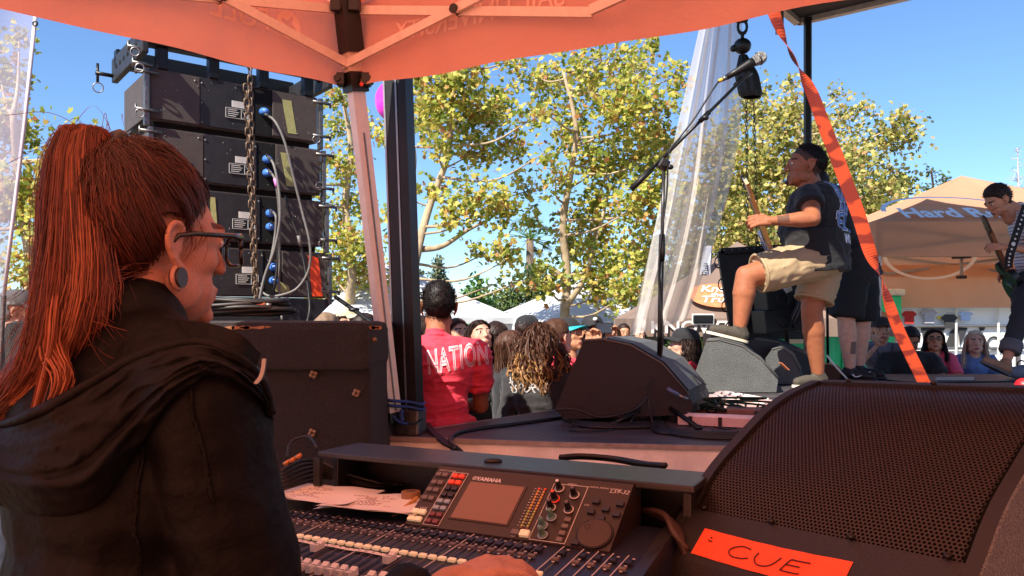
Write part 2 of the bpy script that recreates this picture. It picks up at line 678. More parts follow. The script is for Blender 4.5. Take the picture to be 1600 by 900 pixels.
M_bark = mat('sycamore_bark', (172, 150, 120), .85, var=.35, vs=5, bump=.6, bs=22, stretch=(1, 1, .5))
M_barkd = mat('dark_bark', (110, 92, 74), .9, var=.35, vs=7, bump=.7, bs=26, stretch=(1, 1, .4))

def leaf_mat(name, cols, trans=.3):
    m = bpy.data.materials.new(name)
    m.use_nodes = True
    nt = m.node_tree
    N, L = nt.nodes, nt.links
    b = N['Principled BSDF']
    g = N.new('ShaderNodeNewGeometry')
    cr = N.new('ShaderNodeValToRGB')
    cr.color_ramp.interpolation = 'LINEAR'
    e = cr.color_ramp.elements
    while len(e) < len(cols):
        e.new(.5)
    for i, (p_, c_) in enumerate(cols):
        e[i].position = p_
        e[i].color = lin(c_)+(1,)
    L.new(g.outputs['Random Per Island'], cr.inputs['Fac'])
    L.new(cr.outputs[0], b.inputs['Base Color'])
    b.inputs['Roughness'].default_value = .5
    b.inputs['Specular IOR Level'].default_value = .35
    t = N.new('ShaderNodeBsdfTranslucent')
    L.new(cr.outputs[0], t.inputs['Color'])
    mx = N.new('ShaderNodeMixShader')
    mx.inputs[0].default_value = trans
    L.new(b.outputs[0], mx.inputs[1])
    L.new(t.outputs[0], mx.inputs[2])
    L.new(mx.outputs[0], N['Material Output'].inputs['Surface'])
    return m
M_leaf = leaf_mat('sycamore_leaf', [(0, (98, 116, 42)), (.25, (146, 158, 62)), (.55, (196, 190, 86)), (.82, (222, 206, 108)), (.94, (206, 158, 86)), (1, (170, 108, 66))], .45)
M_leaf2 = leaf_mat('sycamore_leaf_dense', [(0, (98, 108, 48)), (.3, (148, 150, 72)), (.6, (196, 184, 98)), (.85, (222, 204, 128)), (1, (186, 142, 96))], .45)
M_leafd = leaf_mat('dark_leaf', [(0, (34, 54, 26)), (.5, (66, 88, 40)), (.85, (104, 118, 54)), (1, (140, 136, 70))], .2)
M_leafg = leaf_mat('green_leaf', [(0, (44, 84, 34)), (.5, (84, 128, 48)), (1, (130, 160, 70))], .3)
M_needle = leaf_mat('conifer_needles', [(0, (60, 76, 60)), (.5, (96, 108, 78)), (1, (128, 132, 96))], .15)

# ------------------------------------------------------------------ ground
def zg(y):
    t = min(1, max(0, (y-7)/9.0))
    return -.8*t*t*(3-2*t)
ys = [-60, -20, -8, -3, 0, 2, 4, 6, 7, 8, 9, 10, 11, 12, 13, 14, 15, 16, 18, 22, 30, 50, 90, 160, 300, 700]
xs = [-700, -300, -120, -50, -20, -8, -3, 0, 3, 8, 20, 50, 120, 300, 700]
V = [(x, y, zg(y)+(.03*math.sin(x*1.3+y) if 6 < y < 60 and abs(x) < 60 else 0)) for y in ys for x in xs]
nx = len(xs)
F = [[j*nx+i, j*nx+i+1, (j+1)*nx+i+1, (j+1)*nx+i] for j in range(len(ys)-1) for i in range(nx-1)]
g = from_np('ground', V, F, M_ground)
tag(g, 'dusty brown festival ground under the tents and stage', 'ground', kind='structure')

# ------------------------------------------------------------------ stage platform
ZD = ZC-.45                     # top of the stage deck
SA = A(-.514, 3.09)
poly = [(-.514, 3.09), (.187, 2.935), (2.6, 2.55), (5.6, 2.3), (5.6, 6.62), (2.37, 6.68)]
st = thing('stage', 'low grey stage platform with pale side boards and scuffed deck', 'stage', (1.5, 4, 0))
cx, cy = np.mean(poly, axis=0)
m = MB()
m.prism(poly, (0, 0, ZD-.014), (1, 0, 0), (0, 1, 0), (0, 0, .014))
auto_smooth(m.build('deck', M_deck, st))
m = MB()
inn = [(cx+(x-cx)*.997, cy+(y-cy)*.997) for x, y in poly]
m.prism(inn, (0, 0, ZD-.24), (1, 0, 0), (0, 1, 0), (0, 0, .2255))
m.build('fascia', M_fascia, st)
m = MB()
inn = [(cx+(x-cx)*.985, cy+(y-cy)*.985) for x, y in poly]
m.prism(inn, (0, 0, .002), (1, 0, 0), (0, 1, 0), (0, 0, ZD-.244))
m.build('skirt', mat('stage_skirt', (40, 36, 34), .9, var=.2, vs=8), st)
# worn metal lip along the near edge
for a, b in (((-.514, 3.09), (.187, 2.935)), ((.187, 2.935), (2.6, 2.55)), ((-.514, 3.09), (2.37, 6.68))):
    m = MB().bar(A(*a, ZD-.006), A(*b, ZD-.006), .012, .016)
    m.build('edge_trim', mat('edge_trim', (150, 138, 132), .6, .1, var=.35, vs=14), st)
rsd = random.Random(12)
M_scuff = mat('scuff', (128, 116, 112), .8, var=.3, vs=60)
for k in range(26):
    x_, y_ = rsd.uniform(-.2, 2.2), rsd.uniform(2.85, 5.2)
    if (x_+.514)*.78-(y_-3.09)*.63 < .12 or y_ < 3.02-.165*x_: continue
    a_ = rsd.uniform(-.5, .5); l_ = rsd.uniform(.03, .16); w_ = rsd.uniform(.002, .007)
    d_ = A(math.cos(a_), math.sin(a_), 0); s_ = A(-d_[1], d_[0], 0)
    c_ = A(x_, y_, ZD+.0015)
    pts_ = [c_+d_*l_*(i/6-.5)+s_*w_*rsd.uniform(.3, 1) for i in range(7)]+[c_+d_*l_*(i/6-.5)-s_*w_*rsd.uniform(.3, 1) for i in range(6, -1, -1)]
    MB().add(pts_, [[i, i+1, 12-i, 13-i] for i in range(6)]).build('scuff_mark', M_scuff, st)
m = MB()
for t in (.36, .72, 1.9):
    p_ = A(-.514, 3.09)+A(.976, -.216)*t
    m.cyl(A(p_[0]-.0, p_[1]-.009, ZD-.06), A(p_[0], p_[1]+.01, ZD-.06), .008, k=10)
m.build('bolt_hole', M_rubber, st)

# ------------------------------------------------------------------ tent overhead (orange, printed valance)
ZV = ZC+.838                    # lower edge of the valance
ZE = ZV+.315                    # eave
C0 = A(-.602, 2.95)
C1 = A(-.602-.678*4, 2.95-.735*4)
C2 = A(-.602+.853*4, 2.95-.522*4)
C3 = C1+C2-C0
PEAK = A(*(C1+C2)/2, ZE+1.05)
tent = thing('canopy_tent', 'orange pop up canopy overhead with printed valance and folding frame', 'tent', (*C0, 0))
def sag(a, b, n=24, drop=.02):
    return [A(*(a+(b-a)*i/n), 0) for i in range(n+1)]
def valance(a, b, nm, inward):
    def f(u, v):
        p = a+(b-a)*u
        z = ZE+(ZV-ZE)*v
        w = .012*math.sin(u*37)*v+.02*math.sin(u*11+1)*v+.016*math.sin(u*pi*2+.7)*(v**2)
        n = inward
        zz = z-.012*math.sin(u*pi)*(v > .5)+.004*math.sin(u*50)*v
        return A(p[0]+n[0]*w, p[1]+n[1]*w, zz)
    m = MB().grid(f, 80, 8)
    o = m.build(nm, M_tent, tent, smooth=True)
    _val[(tuple(a), tuple(b))] = (f, inward)
    return o
_val = {}
cen = (C1+C2)/2
for a, b in ((C0, C1), (C0, C2), (C1, C3), (C2, C3)):
    d = (b-a)/np.linalg.norm(b-a)
    n = A(-d[1], d[0])
    if n@(cen-a) < 0: n = -n
    valance(a, b, 'valance', n)
for a, b in ((C0, C1), (C0, C2), (C1, C3), (C2, C3)):
    def f(u, v):
        p = A(*(a+(b-a)*u), ZE)
        q = p+(PEAK-p)*v
        q[2] -= .10*math.sin(pi*v)*(.4+.6*math.sin(pi*u))
        return q
    MB().grid(f, 24, 14).build('roof_panel', M_roof, tent, smooth=True)
# unseen fabric walls added behind the camera, blocking skylight and tinting light orange
for a, b in ((C1, C3), (C3, C2)):
    MB().grid(lambda u, v: A(*(a+(b-a)*u+(cen-a)*.006), ZE-.03-(ZE-.06)*v)+A(.02*math.sin(u*40), .02*math.cos(u*33), 0)*v, 60, 6).build('added_glow_wall', M_roof, tent, smooth=True)
# folding truss bars behind the two valances in view
def truss(a, b):
    d = (b-a)/np.linalg.norm(b-a)
    n = A(-d[1], d[0])
    if n@(cen-a) < 0: n = -n
    base = a+n*.05
    L_ = np.linalg.norm(b-a)
    for k in range(4):
        p0 = base+d*(.04+k*L_/4*.98)
        p1 = base+d*(.04+(k+1)*L_/4*.98)
        for zz0, zz1, o_ in ((ZE-.035, ZV+.075, 0), (ZV+.075, ZE-.035, .02)):
            m = MB().bar(A(*(p0+n*o_), zz0), A(*(p1+n*o_), zz1), .013, .03)
            m.build('truss_bar', M_tentbar, tent)
        pm = (p0+p1)/2
        m = MB().cyl(A(*(pm-n*.012), (ZE+ZV+.04)/2), A(*(pm+n*.032), (ZE+ZV+.04)/2), .016, k=10)
        m.build('pivot', M_black, tent)
        if k < 3:
            MB().box(A(*p1, ZE-.035), (.045, .045, .06), bev=.006).build('bracket', M_black, tent)
truss(C0, C1)
truss(C0, C2)
# the corner leg, folded short and lashed to the stage post
leg_t = A(*(C0+A(.010, -.10)), ZE-.02)
leg_b = P(615, 652, 3.08)
ax = (leg_b-leg_t)/np.linalg.norm(leg_b-leg_t)
def legp(t): return leg_t+(leg_b-leg_t)*t
upv = np.cross(ax, A(.75, .66, 0)); upv /= np.linalg.norm(upv)
MB().bar(leg_t, legp(.985), .052, .040, upv).build('leg', mat('leg_paint', (226, 206, 190), .4, .2, var=.08, vs=30, coat=.2), tent)
MB().bar(legp(.30), legp(.98), .006, .046, upv).build('leg_groove', M_steel, tent)
MB().bar(legp(.0), legp(.115), .068, .066, upv).build('corner_sleeve', M_black, tent)
MB().bar(legp(.985), legp(1.0)+A(.0, 0, -.015), .058, .05, upv).build('foot', M_black, tent)
m = MB()
m.bar(legp(.160), legp(.205), .070, .066, upv)
for s_ in (-1, 1):
    q = legp(.18)
    m.box(q+A(.045*s_, -.02, 0), (.03, .045, .045), bev=.006)
    m.cyl(q+A(.055*s_, -.05, .0), q+A(.055*s_, .01, 0), .012, k=10)
m.build('slider_bracket', M_black, tent)
m = MB()
for s_ in (-1, 1):
    q = legp(.018)
    m.box(q+A(.032*s_, -.018, .01), (.04, .045, .05), bev=.006)
m.build('corner_bracket', M_black, tent)
MB().cyl(legp(.195)+A(.03, -.040, 0), legp(.195)+A(.03, -.050, 0), .007).build('release_button', mat('red_button', (200, 30, 30), .4), tent)
# fabric bunched round the corner
def f(u, v):
    th = u*2*pi
    r = .038+.012*math.sin(th*5)+.02*v
    return A(C0[0]+.02+r*math.cos(th)*1.2, C0[1]-.10+r*math.sin(th), ZE-.01+.05*v)
MB().grid(f, 30, 3).build('gathered_fabric', M_tent, tent, smooth=True)
# three more legs to the ground
for c_ in (C1, C2, C3):
    q = c_+(cen-c_)*.02
    MB().box(A(*q, ZE/2), (.045, .045, ZE-.01), bev=.004).build('leg', M_tentbar, tent)
# lettering on the valances, seen from behind and so mirrored
def on_valance(a, b, V2, x0, z0, sign):
    """flat lettering (V2) onto the hanging valance from corner a towards b; sign -1 runs back to the corner"""
    f_, n_in = _val[(tuple(a), tuple(b))]
    L_ = np.linalg.norm(b-a)
    out = []
    for x, y, *_ in V2:
        q = f_((x0+sign*x)/L_, (ZE-(z0+y))/(ZE-ZV))
        out.append(q+A(n_in[0], n_in[1], 0)*.004)
    return np.array(out)
def tent_text(s, a, b, off_m, zrow, size, mirror=True, **k):
    V, F = text_mesh(s, size, bold=.001)
    return MB().add(on_valance(a, b, V, off_m, zrow, 1), F).build('lettering', M_tentp, tent)
# left valance: reading direction from outside runs away from the corner as seen outside; inside it is mirrored
tent_text('FULL', C0, C1, .33, ZV+.14, .098)
# right valance: mirrored as well, so x runs toward the corner
def tent_text_r(s, a, b, end_m, zrow, size):
    for wd, sh in ((s.split()[1], 0.), (s.split()[0], None)):
        V, F = text_mesh(wd, size, bold=.001)
        w_ = V[:, 0].max()
        e_ = end_m if sh is not None else tent_text_r.next
        MB().add(on_valance(a, b, V-A(w_, 0, 0), e_, zrow, -1), F).build('lettering', M_tentp, tent)
        tent_text_r.next = e_+w_+size*.35
tent_text_r('SAIL UNIVERSITY', C0, C2, .235, ZV+.145, .088)
# round emblem with a four armed star beside the left lettering
d = (C1-C0)/np.linalg.norm(C1-C0); n = A(-d[1], d[0]); n = n if n@(cen-C0) > 0 else -n
o = A(*(C0+d*.262+n*.0105), ZV+.175)
pr = []
for i in range(40):
    th = 2*pi*i/40
    pr.append((.045*math.cos(th), .05*math.sin(th)))
star = []
for i in range(16):
    th = 2*pi*i/16+.5
    r_ = .034 if i % 4 == 0 else (.011 if i % 4 == 2 else .015)
    star.append((r_*math.cos(th), r_*1.1*math.sin(th)))
V = np.array(pr+star)
m = MB()
ring = [(x, y, 0) for x, y in pr]
Vv = np.array([(x, y, 0) for x, y in pr]+[(x*.0, y*.0, 0) for x, y in pr])
# disc with a star-shaped hole: join outer ring to star outline by nearest angle
outer = np.array([(x, y, 0) for x, y in pr]); k_ = len(outer)
def star_r(th):
    a_ = [(math.atan2(y, x), math.hypot(x, y)) for x, y in star]
    a_.sort(); aa = np.array([q[0] for q in a_]); rr_ = np.array([q[1] for q in a_])
    return float(np.interp((th+pi) % (2*pi)-pi, np.concatenate([aa-2*pi, aa, aa+2*pi]), np.tile(rr_, 3)))
inner = np.array([(star_r(math.atan2(y, x))*x/math.hypot(x, y), star_r(math.atan2(y, x))*y/math.hypot(x, y), 0) for x, y in pr])
VV = np.vstack([outer, inner])
FF = [[i, (i+1) % k_, k_+(i+1) % k_, k_+i] for i in range(k_)]
m.add(on_valance(C0, C1, VV, .262, ZV+.175, 1), FF).build('emblem', M_tentp, tent)

# ------------------------------------------------------------------ stage post at the near corner, roof, far pole
pb = P(640, 676, 3.16)
pt = P(622, 140, 3.16)
pdir = (pt-pb)/np.linalg.norm(pt-pb)
ptop = pb+pdir*(4.5-pb[2])/pdir[2]
pb = pb-pdir*((pb[2]-ZD)/pdir[2])
post = thing('stage_post', 'tall dark grooved aluminium post standing on the stage corner', 'post', pb)
xa = A(.95, -.31, 0); ya = A(.31, .95, 0)
prof = [(-.048, -.036), (.0, -.036), (.003, -.030), (.009, -.030), (.012, -.036), (.048, -.036), (.048, .036), (-.048, .036)]
m = MB().prism(prof, pb+A(0, 0, .03), xa, ya, ptop-pb)
m.build('shaft', M_bronze, post)
for a_ in (-.044, .0062):
    MB().bar(pb+xa*a_-ya*.037+A(0, 0, .05), ptop+xa*a_-ya*.037, .007, .005, ya).build('edge_strip', M_alu, post)
MB().box(pb+A(0, 0, .05), (.11, .085, .10), rot=rotz(-.31), bev=.008).build('foot', M_steel, post)
# blue cord lashing the leg to the post
cord = thing('lashing_cord', 'blue cord wrapped around the leg and the dark post', 'cord', pb+A(0, 0, .2))
for zz, dz in ((624, .0), (632, .012)):
    q = [P(603, zz, 3.06), P(612, zz+2, 3.03), P(640, zz+4, 3.085), P(658, zz+8, 3.10), P(662, zz+4, 3.2), P(640, zz, 3.25), P(606, zz-4, 3.16), P(603, zz, 3.06)]
    MB().tube(spline(q, 40), .006, 6).build('loop', M_cord, cord, smooth=True)
q = [P(606, 640, 3.06), P(618, 655, 3.05), P(628, 661, 3.05), P(640, 662, 3.08)]
MB().tube(spline(q, 20), .006, 6).build('cord_end', M_cord, cord, smooth=True)
q = [P(628, 640, 3.055), P(627, 650, 3.055), P(629, 658, 3.055)]
MB().tube(spline(q, 10), .009, 6).build('knot', M_cord, cord, smooth=True)
# thin black tie round the post foot
MB().tube(spline([P(634, 657, 3.07), P(646, 662, 3.07), P(660, 655, 3.12)], 14), .004, 5).build('black_tie', M_rubber, cord, smooth=True)

ZR = 4.5
roof = thing('stage_roof', 'dark underside of the stage roof seen at the top edge', 'roof', (2.5, 4, ZR))
fd = A(.63, .78); pd = A(.78, -.63)
Fc = A(2.86, 8.0)
rp = [Fc-fd*5.4, Fc, Fc+pd*6.0, Fc-fd*5.4+pd*6.0]
MB().prism([tuple(v) for v in rp], (0, 0, ZR), (1, 0, 0), (0, 1, 0), (0, 0, .06)).build('roof_sheet', mat('roof_dark', (58, 56, 60), .8, var=.15, vs=3), roof)
for a, b in ((0, 1), (1, 2), (2, 3), (3, 0)):
    MB().bar(A(*rp[a], ZR-.02), A(*rp[b], ZR-.02), .07, .06).build('edge_beam', mat('roof_beam', (180, 178, 174), .5, .4), roof)
for t in (1.2, 2.6, 4.0):
    MB().bar(A(*(Fc-fd*t), ZR-.05), A(*(Fc-fd*t+pd*6), ZR-.05), .06, .05).build('rafter', M_steel, roof)
MB().bar(ptop+A(0, 0, -.05), A(*(Fc-fd*5.35), ZR-.03), .07, .06).build('link_beam', M_steel, roof)
q = P(1218, 46, 7.6)
MB().box(q+A(0, 0, .13), (.06, .06, .34)).build('hanger', M_steel, roof)
fp = P(1262, 200, 7.9)
pole = thing('support_pole', 'slim dark upright pole behind the bass player', 'pole', (fp[0], fp[1], zg(7.9)))
m = MB()
m.box(A(fp[0], fp[1], (ZR+zg(7.9))/2), (.062, .062, ZR-.03-zg(7.9)), bev=.004)
m.build('upright', M_blackm, pole)
MB().box(A(fp[0]+.022, fp[1]-.034, (ZR+.3)/2), (.008, .006, ZR-.4)).build('edge_strip', M_alu, pole)
MB().box(A(fp[0], fp[1], zg(7.9)+.02), (.3, .3, .03)).build('base_plate', M_steel, pole)

# chain hoist hanging from the roof corner
hz = thing('chain_hoist', 'black chain hoist hanging by its hook beside the microphone', 'hoist', P(1162, 110, 6.2))
Yh = 6.2
m = MB().torus(P(1160, 42, Yh), .035, .011, (0, 1, 0), 14, 6, 1.5)
m.build('hook', M_blackm, hz, smooth=True)
MB().cyl(P(1158, -40, Yh), P(1159, 33, Yh), .05, k=12).build('strap', M_rubber, hz)
MB().cyl(P(1160, 50, Yh), P(1160, 64, Yh), .014, k=8).build('hook_shank', M_blackm, hz)
body = MB()
body.ell(P(1160, 72, Yh), (.068, .06, .062))
body.rc(P(1150, 74, Yh), .03, P(1146, 76, Yh), .026)
body.build('motor_body', M_black, hz, smooth=True)
m = MB()
def f(u, v):
    c_ = P(1161, 86, Yh)+(P(1174, 152, Yh)-P(1161, 86, Yh))*v
    r_ = (.03+.055*min(1, v*2.2))*(1+.10*math.cos(u*2*pi*9))*(1 if v < .97 else .8)
    return c_+A(r_*math.cos(u*2*pi), r_*.8*math.sin(u*2*pi), 0)
m.grid(f, 54, 12)
m.build('chain_bag', M_rubber, hz, smooth=True)
def link_mesh(L_, w, r, k=10):
    pts = []
    for i in range(k):
        th = 2*pi*i/k
        x = math.cos(th)*w
        z = math.sin(th)*w+(L_/2-w)*(1 if math.sin(th) > 0 else -1)
        pts.append(A(x, 0, z))
    pts.append(pts[0]); pts.append(pts[1])
    m = MB().tube(pts, r, 5, cap=False)
    return mesh_np(m.verts(), m.F, True)
def chain(parent, a, b, L_, w, r, material, name='chain_link'):
    me = link_mesh(L_, w, r)
    me.materials.append(material)
    a, b = np.asarray(a), np.asarray(b)
    d = b-a
    n = int(np.linalg.norm(d)/(L_-2.2*r))
    q = Vector(d).to_track_quat('Z', 'X').to_matrix()
    Mi = _frames[root_of(parent).name].inverted()
    for i in range(n):
        c_ = a+d*(i+.5)/n
        o = bpy.data.objects.new(name, me)
        Rm = q.to_4x4() @ Matrix.Rotation(pi/2*(i % 2)+.5, 4, 'Z')
        link(o, parent)
        o.matrix_basis = Mi @ (Matrix.Translation(Vector(c_)) @ Rm)
for x0, x1 in ((1164, 1166), (1176, 1180)):
    chain(hz, P(x0+2, 155, Yh), P(x1+3, 385, Yh), .036, .0085, .0028, M_blackm)

# sheer drape hanging from the roof beside the microphone
def drape(name, label, top0, top1, bot0, bot1, Y0, folds, amp, material, cat, seed, bow=0.):
    t = thing(name, label, cat, P(*bot0, Y0))
    def f(u, v):
        px = (top0[0]+(top1[0]-top0[0])*u)*(1-v)+(bot0[0]+(bot1[0]-bot0[0])*u)*v
        py = (top0[1]+(top1[1]-top0[1])*u)*(1-v)+(bot0[1]+(bot1[1]-bot0[1])*u)*v
        px += bow*math.sin(pi*v)*u
        a_ = amp*(.25+.75*math.sin(pi*min(1, v*1.05))**.5)
        yy = Y0+a_*math.sin(u*folds*2*pi+2.2*math.sin(v*2.2+seed))+a_*.5*math.sin(u*folds*4.4+v*3)
        return P(px, py, yy)
    MB().grid(f, 90, 50).build('fabric', material, t, smooth=True)
    # folded strips, twice as thick, that show as paler bands
    for u0, w0 in ((.22, .05), (.46, .07), (.72, .06)):
        def f3(u, v):
            q = f(min(1, max(0, u0+.10*math.sin(v*2.6+u0*9)*v+(u-.5)*w0*(1+.5*v))), v)
            return q+A(0, -.02, 0)
        MB().grid(f3, 5, 50).build('fold', material, t, smooth=True)
    return t
M_sheer = cloth('sheer_drape', (236, 228, 220), trans=.45, alpha=.6, var=.04, bump=.1)
dr = drape('sheer_drape', 'long sheer white drape hanging in folds behind the microphone stand', (1098, 20), (1158, 0), (985, 525), (1072, 500), 6.6, 3, .16, M_sheer, 'drape', 1., 34.)
M_sheer2 = cloth('sheer_banner', (214, 206, 226), trans=.5, alpha=.45, var=.04, bump=.08)
bn = thing('mesh_banner', 'tall pale see through mesh banner at the edge behind the ponytail', 'banner', P(-20, 700, 3.9))
def f(u, v):
    px = (-190+(247)*u)*(1-v)+(-230+(236)*u)*v
    return P(px, 5+v*455, 3.9+.03*math.sin(u*9+v*4))
MB().grid(f, 30, 30).build('fabric', M_sheer2, bn, smooth=True)
m = MB().tube([P(58, 0, 3.88), P(40, 180, 3.88), P(22, 330, 3.88), P(6, 462, 3.88)], .009, 8)
m.build('hem_pole', mat('pale_hem', (206, 196, 200), .6), bn, smooth=True)
MB().torus(P(55, 37, 3.86), .011, .004, (0, 1, 0)).build('grommet', M_blackm, bn, smooth=True)
MB().cyl(P(6, 462, 3.88), A(P(6, 462, 3.88)[0]-.1, 3.9, .0), .012).build('ground_pole', M_steel, bn)

# balloon behind the post
bl = thing('balloon', 'shiny magenta balloon half hidden behind the dark post', 'balloon', P(608, 160, 6.0))
m = MB().ell(P(612, 158, 6.0), (.125, .125, .15), nu=24, nv=16)
m.rc(P(612, 190, 6.0), .02, P(612, 196, 6.0), .004)
m.build('envelope', mat('magenta_balloon', (255, 60, 215), .25, var=.03, coat=.5), bl, smooth=True)
MB().tube(spline([P(612, 197, 6.0), P(618, 300, 6.05), P(612, 420, 6.0), P(622, 560, 6.0)], 20), .003, 4).build('string', M_white, bl)

# orange ratchet strap
sp = thing('ratchet_strap', 'twisted orange webbing strap running down past the bass player', 'strap', P(1436, 640, 3.3))
sp_pts = spline([P(x, y, 3.2+.1*i/14) for i, (x, y) in enumerate(((1194, -34), (1210, 22), (1230, 72), (1252, 113), (1270, 149), (1288, 197), (1306, 242), (1324, 290), (1342, 338), (1359, 393), (1374, 427), (1384, 458), (1403, 513), (1437, 584), (1456, 625)))], 140)
sp_pts = np.vstack([sp_pts, [P(1465, 668, 3.31)]])
VV = []
for i, p_ in enumerate(sp_pts):
    v = i/(len(sp_pts)-1)
    tw = 1.2*math.exp(-((v-.17)/.06)**2)+1.15*math.exp(-((v-.725)/.06)**2)+.2*math.sin(v*9)
    t = sp_pts[min(i+1, len(sp_pts)-1)]-sp_pts[max(i-1, 0)]; t /= np.linalg.norm(t)
    x = np.cross(t, A(0, 1, 0)); x /= np.linalg.norm(x)
    y = np.cross(x, t)
    d = (x*math.cos(tw)+y*math.sin(tw))*.027
    nn = np.cross(d, t); nn /= np.linalg.norm(nn)
    for s_, e_ in ((-1, -1), (1, -1), (1, 1), (-1, 1)):
        VV.append(p_+d*s_+nn*.0012*e_)
FF = [[i*4+j, i*4+(j+1) % 4, (i+1)*4+(j+1) % 4, (i+1)*4+j] for i in range(len(sp_pts)-1) for j in range(4)]
m_strap = bpy.data.materials.new('strap_web')
m_strap.use_nodes = True
nt = m_strap.node_tree
b = nt.nodes['Principled BSDF']
co = nt.nodes.new('ShaderNodeTexCoord')
nz = nt.nodes.new('ShaderNodeTexNoise')
nz.inputs['Scale'].default_value = 9
nz.inputs['Detail'].default_value = 1
mp = nt.nodes.new('ShaderNodeMapping')
mp.inputs['Scale'].default_value = (1, 1, 2.0)
cr = nt.nodes.new('ShaderNodeValToRGB')
cr.color_ramp.elements[0].position = .47
cr.color_ramp.elements[1].position = .53
cr.color_ramp.elements[0].color = lin((120, 30, 10))+(1,)
cr.color_ramp.elements[1].color = lin((186, 66, 24))+(1,)
nt.links.new(co.outputs['Object'], mp.inputs[0]); nt.links.new(mp.outputs[0], nz.inputs['Vector'])
nt.links.new(nz.outputs['Fac'], cr.inputs[0]); nt.links.new(cr.outputs[0], b.inputs['Base Color'])
b.inputs['Roughness'].default_value = .7
from_np('webbing', VV, FF, m_strap, sp, smooth=False)
q = A(*P(1470, 668, 3.31)[:2], ZD)
MB().torus(q+A(0, 0, .03), .03, .006, (0, 1, 0)).build('anchor_ring', M_steel, sp, smooth=True)
# ------------------------------------------------------------------ mixing console
def inst(name, me, parent, loc, rot=None):
    """a copy of a small piece, placed in the frame of its thing"""
    o = bpy.data.objects.new(name, me)
    link(o, parent)
    Mm = Matrix.Translation(Vector(tuple(float(v) for v in loc)))
    if rot is not None:
        Mm = Mm @ Matrix(np.array(rot).tolist()).to_4x4()
    o.matrix_basis = Mm
    return o
def piece(mb, material, smooth=False):
    me = mesh_np(mb.verts(), mb.F, smooth)
    me.materials.append(material)
    return me

MO = A(-.15, 1.67, 1.195)
MA = math.atan2(-.45, .893)
mix = thing('mixing_console', 'dark digital mixing console with screen, knobs and rows of white faders', 'mixing console', MO, (0, 0, MA))
M_mixd = mat('console_deck', (34, 36, 50), .38, var=.12, vs=10, bump=.05, bs=300)
M_panel = mat('console_panel', (44, 32, 29), .42, var=.06, vs=10, bump=.04, bs=400)
M_key = mat('key_grey', (112, 100, 96), .5, var=.08)
M_keyd = mat('key_dark', (34, 36, 48), .45, var=.1)
M_keyw = mat('key_lit_cream', (246, 226, 190), .5, var=.04, emit=((255, 214, 160), .12))
M_keyr = mat('key_red', (232, 70, 46), .45, var=.06, emit=((255, 70, 40), .12))
M_keyb = mat('key_pale_blue', (150, 166, 176), .45, var=.06)
M_keyp = mat('key_plum', (118, 60, 66), .45, var=.06)
M_print = mat('print_white', (206, 196, 190), .6, var=.05)
M_screen = mat('lcd_screen', (104, 62, 50), .22, var=.04, vs=4, emit=((150, 80, 60), .10), coat=.3)
XL, XR = -.34, .50
def deck_z(y):
    return -.092+(y+.13)*.085
# chassis
m = MB()
pr = [(.03, -.082), (-.13, -.094), (-.48, deck_z(-.48)), (-.50, deck_z(-.50)-.01), (-.50, -.20), (.03, -.20)]
m.prism(pr, (XL, 0, 0), (0, 1, 0), (0, 0, 1), (XR-XL, 0, 0))
auto_smooth(m.build('chassis', M_mixd, mix, world=False))
# display section
m = MB()
pr = [(.0, .0), (-.13, -.09), (-.13, -.097), (.045, -.081), (.045, -.012), (.012, .0)]
m.prism(pr, (0, 0, 0), (0, 1, 0), (0, 0, 1), (.42, 0, 0))
dsp = m.build('display_section', M_panel, mix, world=False)
PS = math.atan2(.09, .13)
RP = np.array([[1, 0, 0], [0, math.cos(PS), -math.sin(PS)], [0, math.sin(PS), math.cos(PS)]])   # panel frame: y up the slope, z out
LP = math.hypot(.13, .09)
def pp(a, b, h=0.):
    """panel fraction (a across, b down) and height above it"""
    return A(.42*a, 0, 0)+RP @ A(0, -LP*b, h)
def flat(parent, name, a0, b0, a1, b1, h, material, thick=.0015):
    c_ = (pp(a0, b0)+pp(a1, b1))/2+RP @ A(0, 0, h)
    m = MB().box((0, 0, 0), (abs(a1-a0)*.42, abs(b1-b0)*LP, thick))
    return inst(name, piece(m, material), parent, c_, RP)
flat(dsp, 'screen_bezel', .205, .205, .512, .845, .0006, mat('bezel', (52, 36, 32), .4))
flat(dsp, 'screen', .216, .225, .502, .825, .0016, M_screen)
def frame_lines(a0, b0, a1, b1):
    m = MB()
    for (p_, q_) in (((a0, b0), (a1, b0)), ((a1, b0), (a1, b1)), ((a1, b1), (a0, b1)), ((a0, b1), (a0, b0))):
        m.bar(pp(*p_, .0008), pp(*q_, .0008), .0011, .0009, RP @ A(0, 0, 1))
    m.build('frame_line', M_print, dsp, world=False)
frame_lines(.094, .09, .178, .975)
frame_lines(.635, .11, .80, .985)
kb = {}
for nm, mt_ in (('g', M_key), ('d', M_keyd), ('w', M_keyw), ('r', M_keyr), ('b', M_keyb), ('p', M_keyp)):
    kb[nm] = piece(MB().box((0, 0, 0), (.0125, .0095, .006), bev=.001), mt_)
def key(a, b, c_, s=1.):
    return inst('key', kb[c_], mix, pp(a, b, .002), RP*s)
for r_, b in enumerate((.16, .30, .43, .57)):
    for a in (.026, .062): key(a, b, 'g')
for b in (.80, .92):
    for a in (.022, .060): key(a, b, 'w', 1.12)
for r_, (b, c_) in enumerate(zip(np.linspace(.155, .925, 8), 'rrddbbpp')):
    for a in (.117, .154): key(a, b, c_, .95)
for b in (.65, .75, .85, .945): key(.772, b, 'g', .95)
key(.560, .925, 'g', 1.15); key(.606, .925, 'w', 1.45)
for a, b in ((.865, .33), (.975, .33), (.92, .43), (.86, .49), (.975, .49), (.915, .57)): key(a, b, 'd', 1.1)
key(.845, .955, 'd', 1.15)
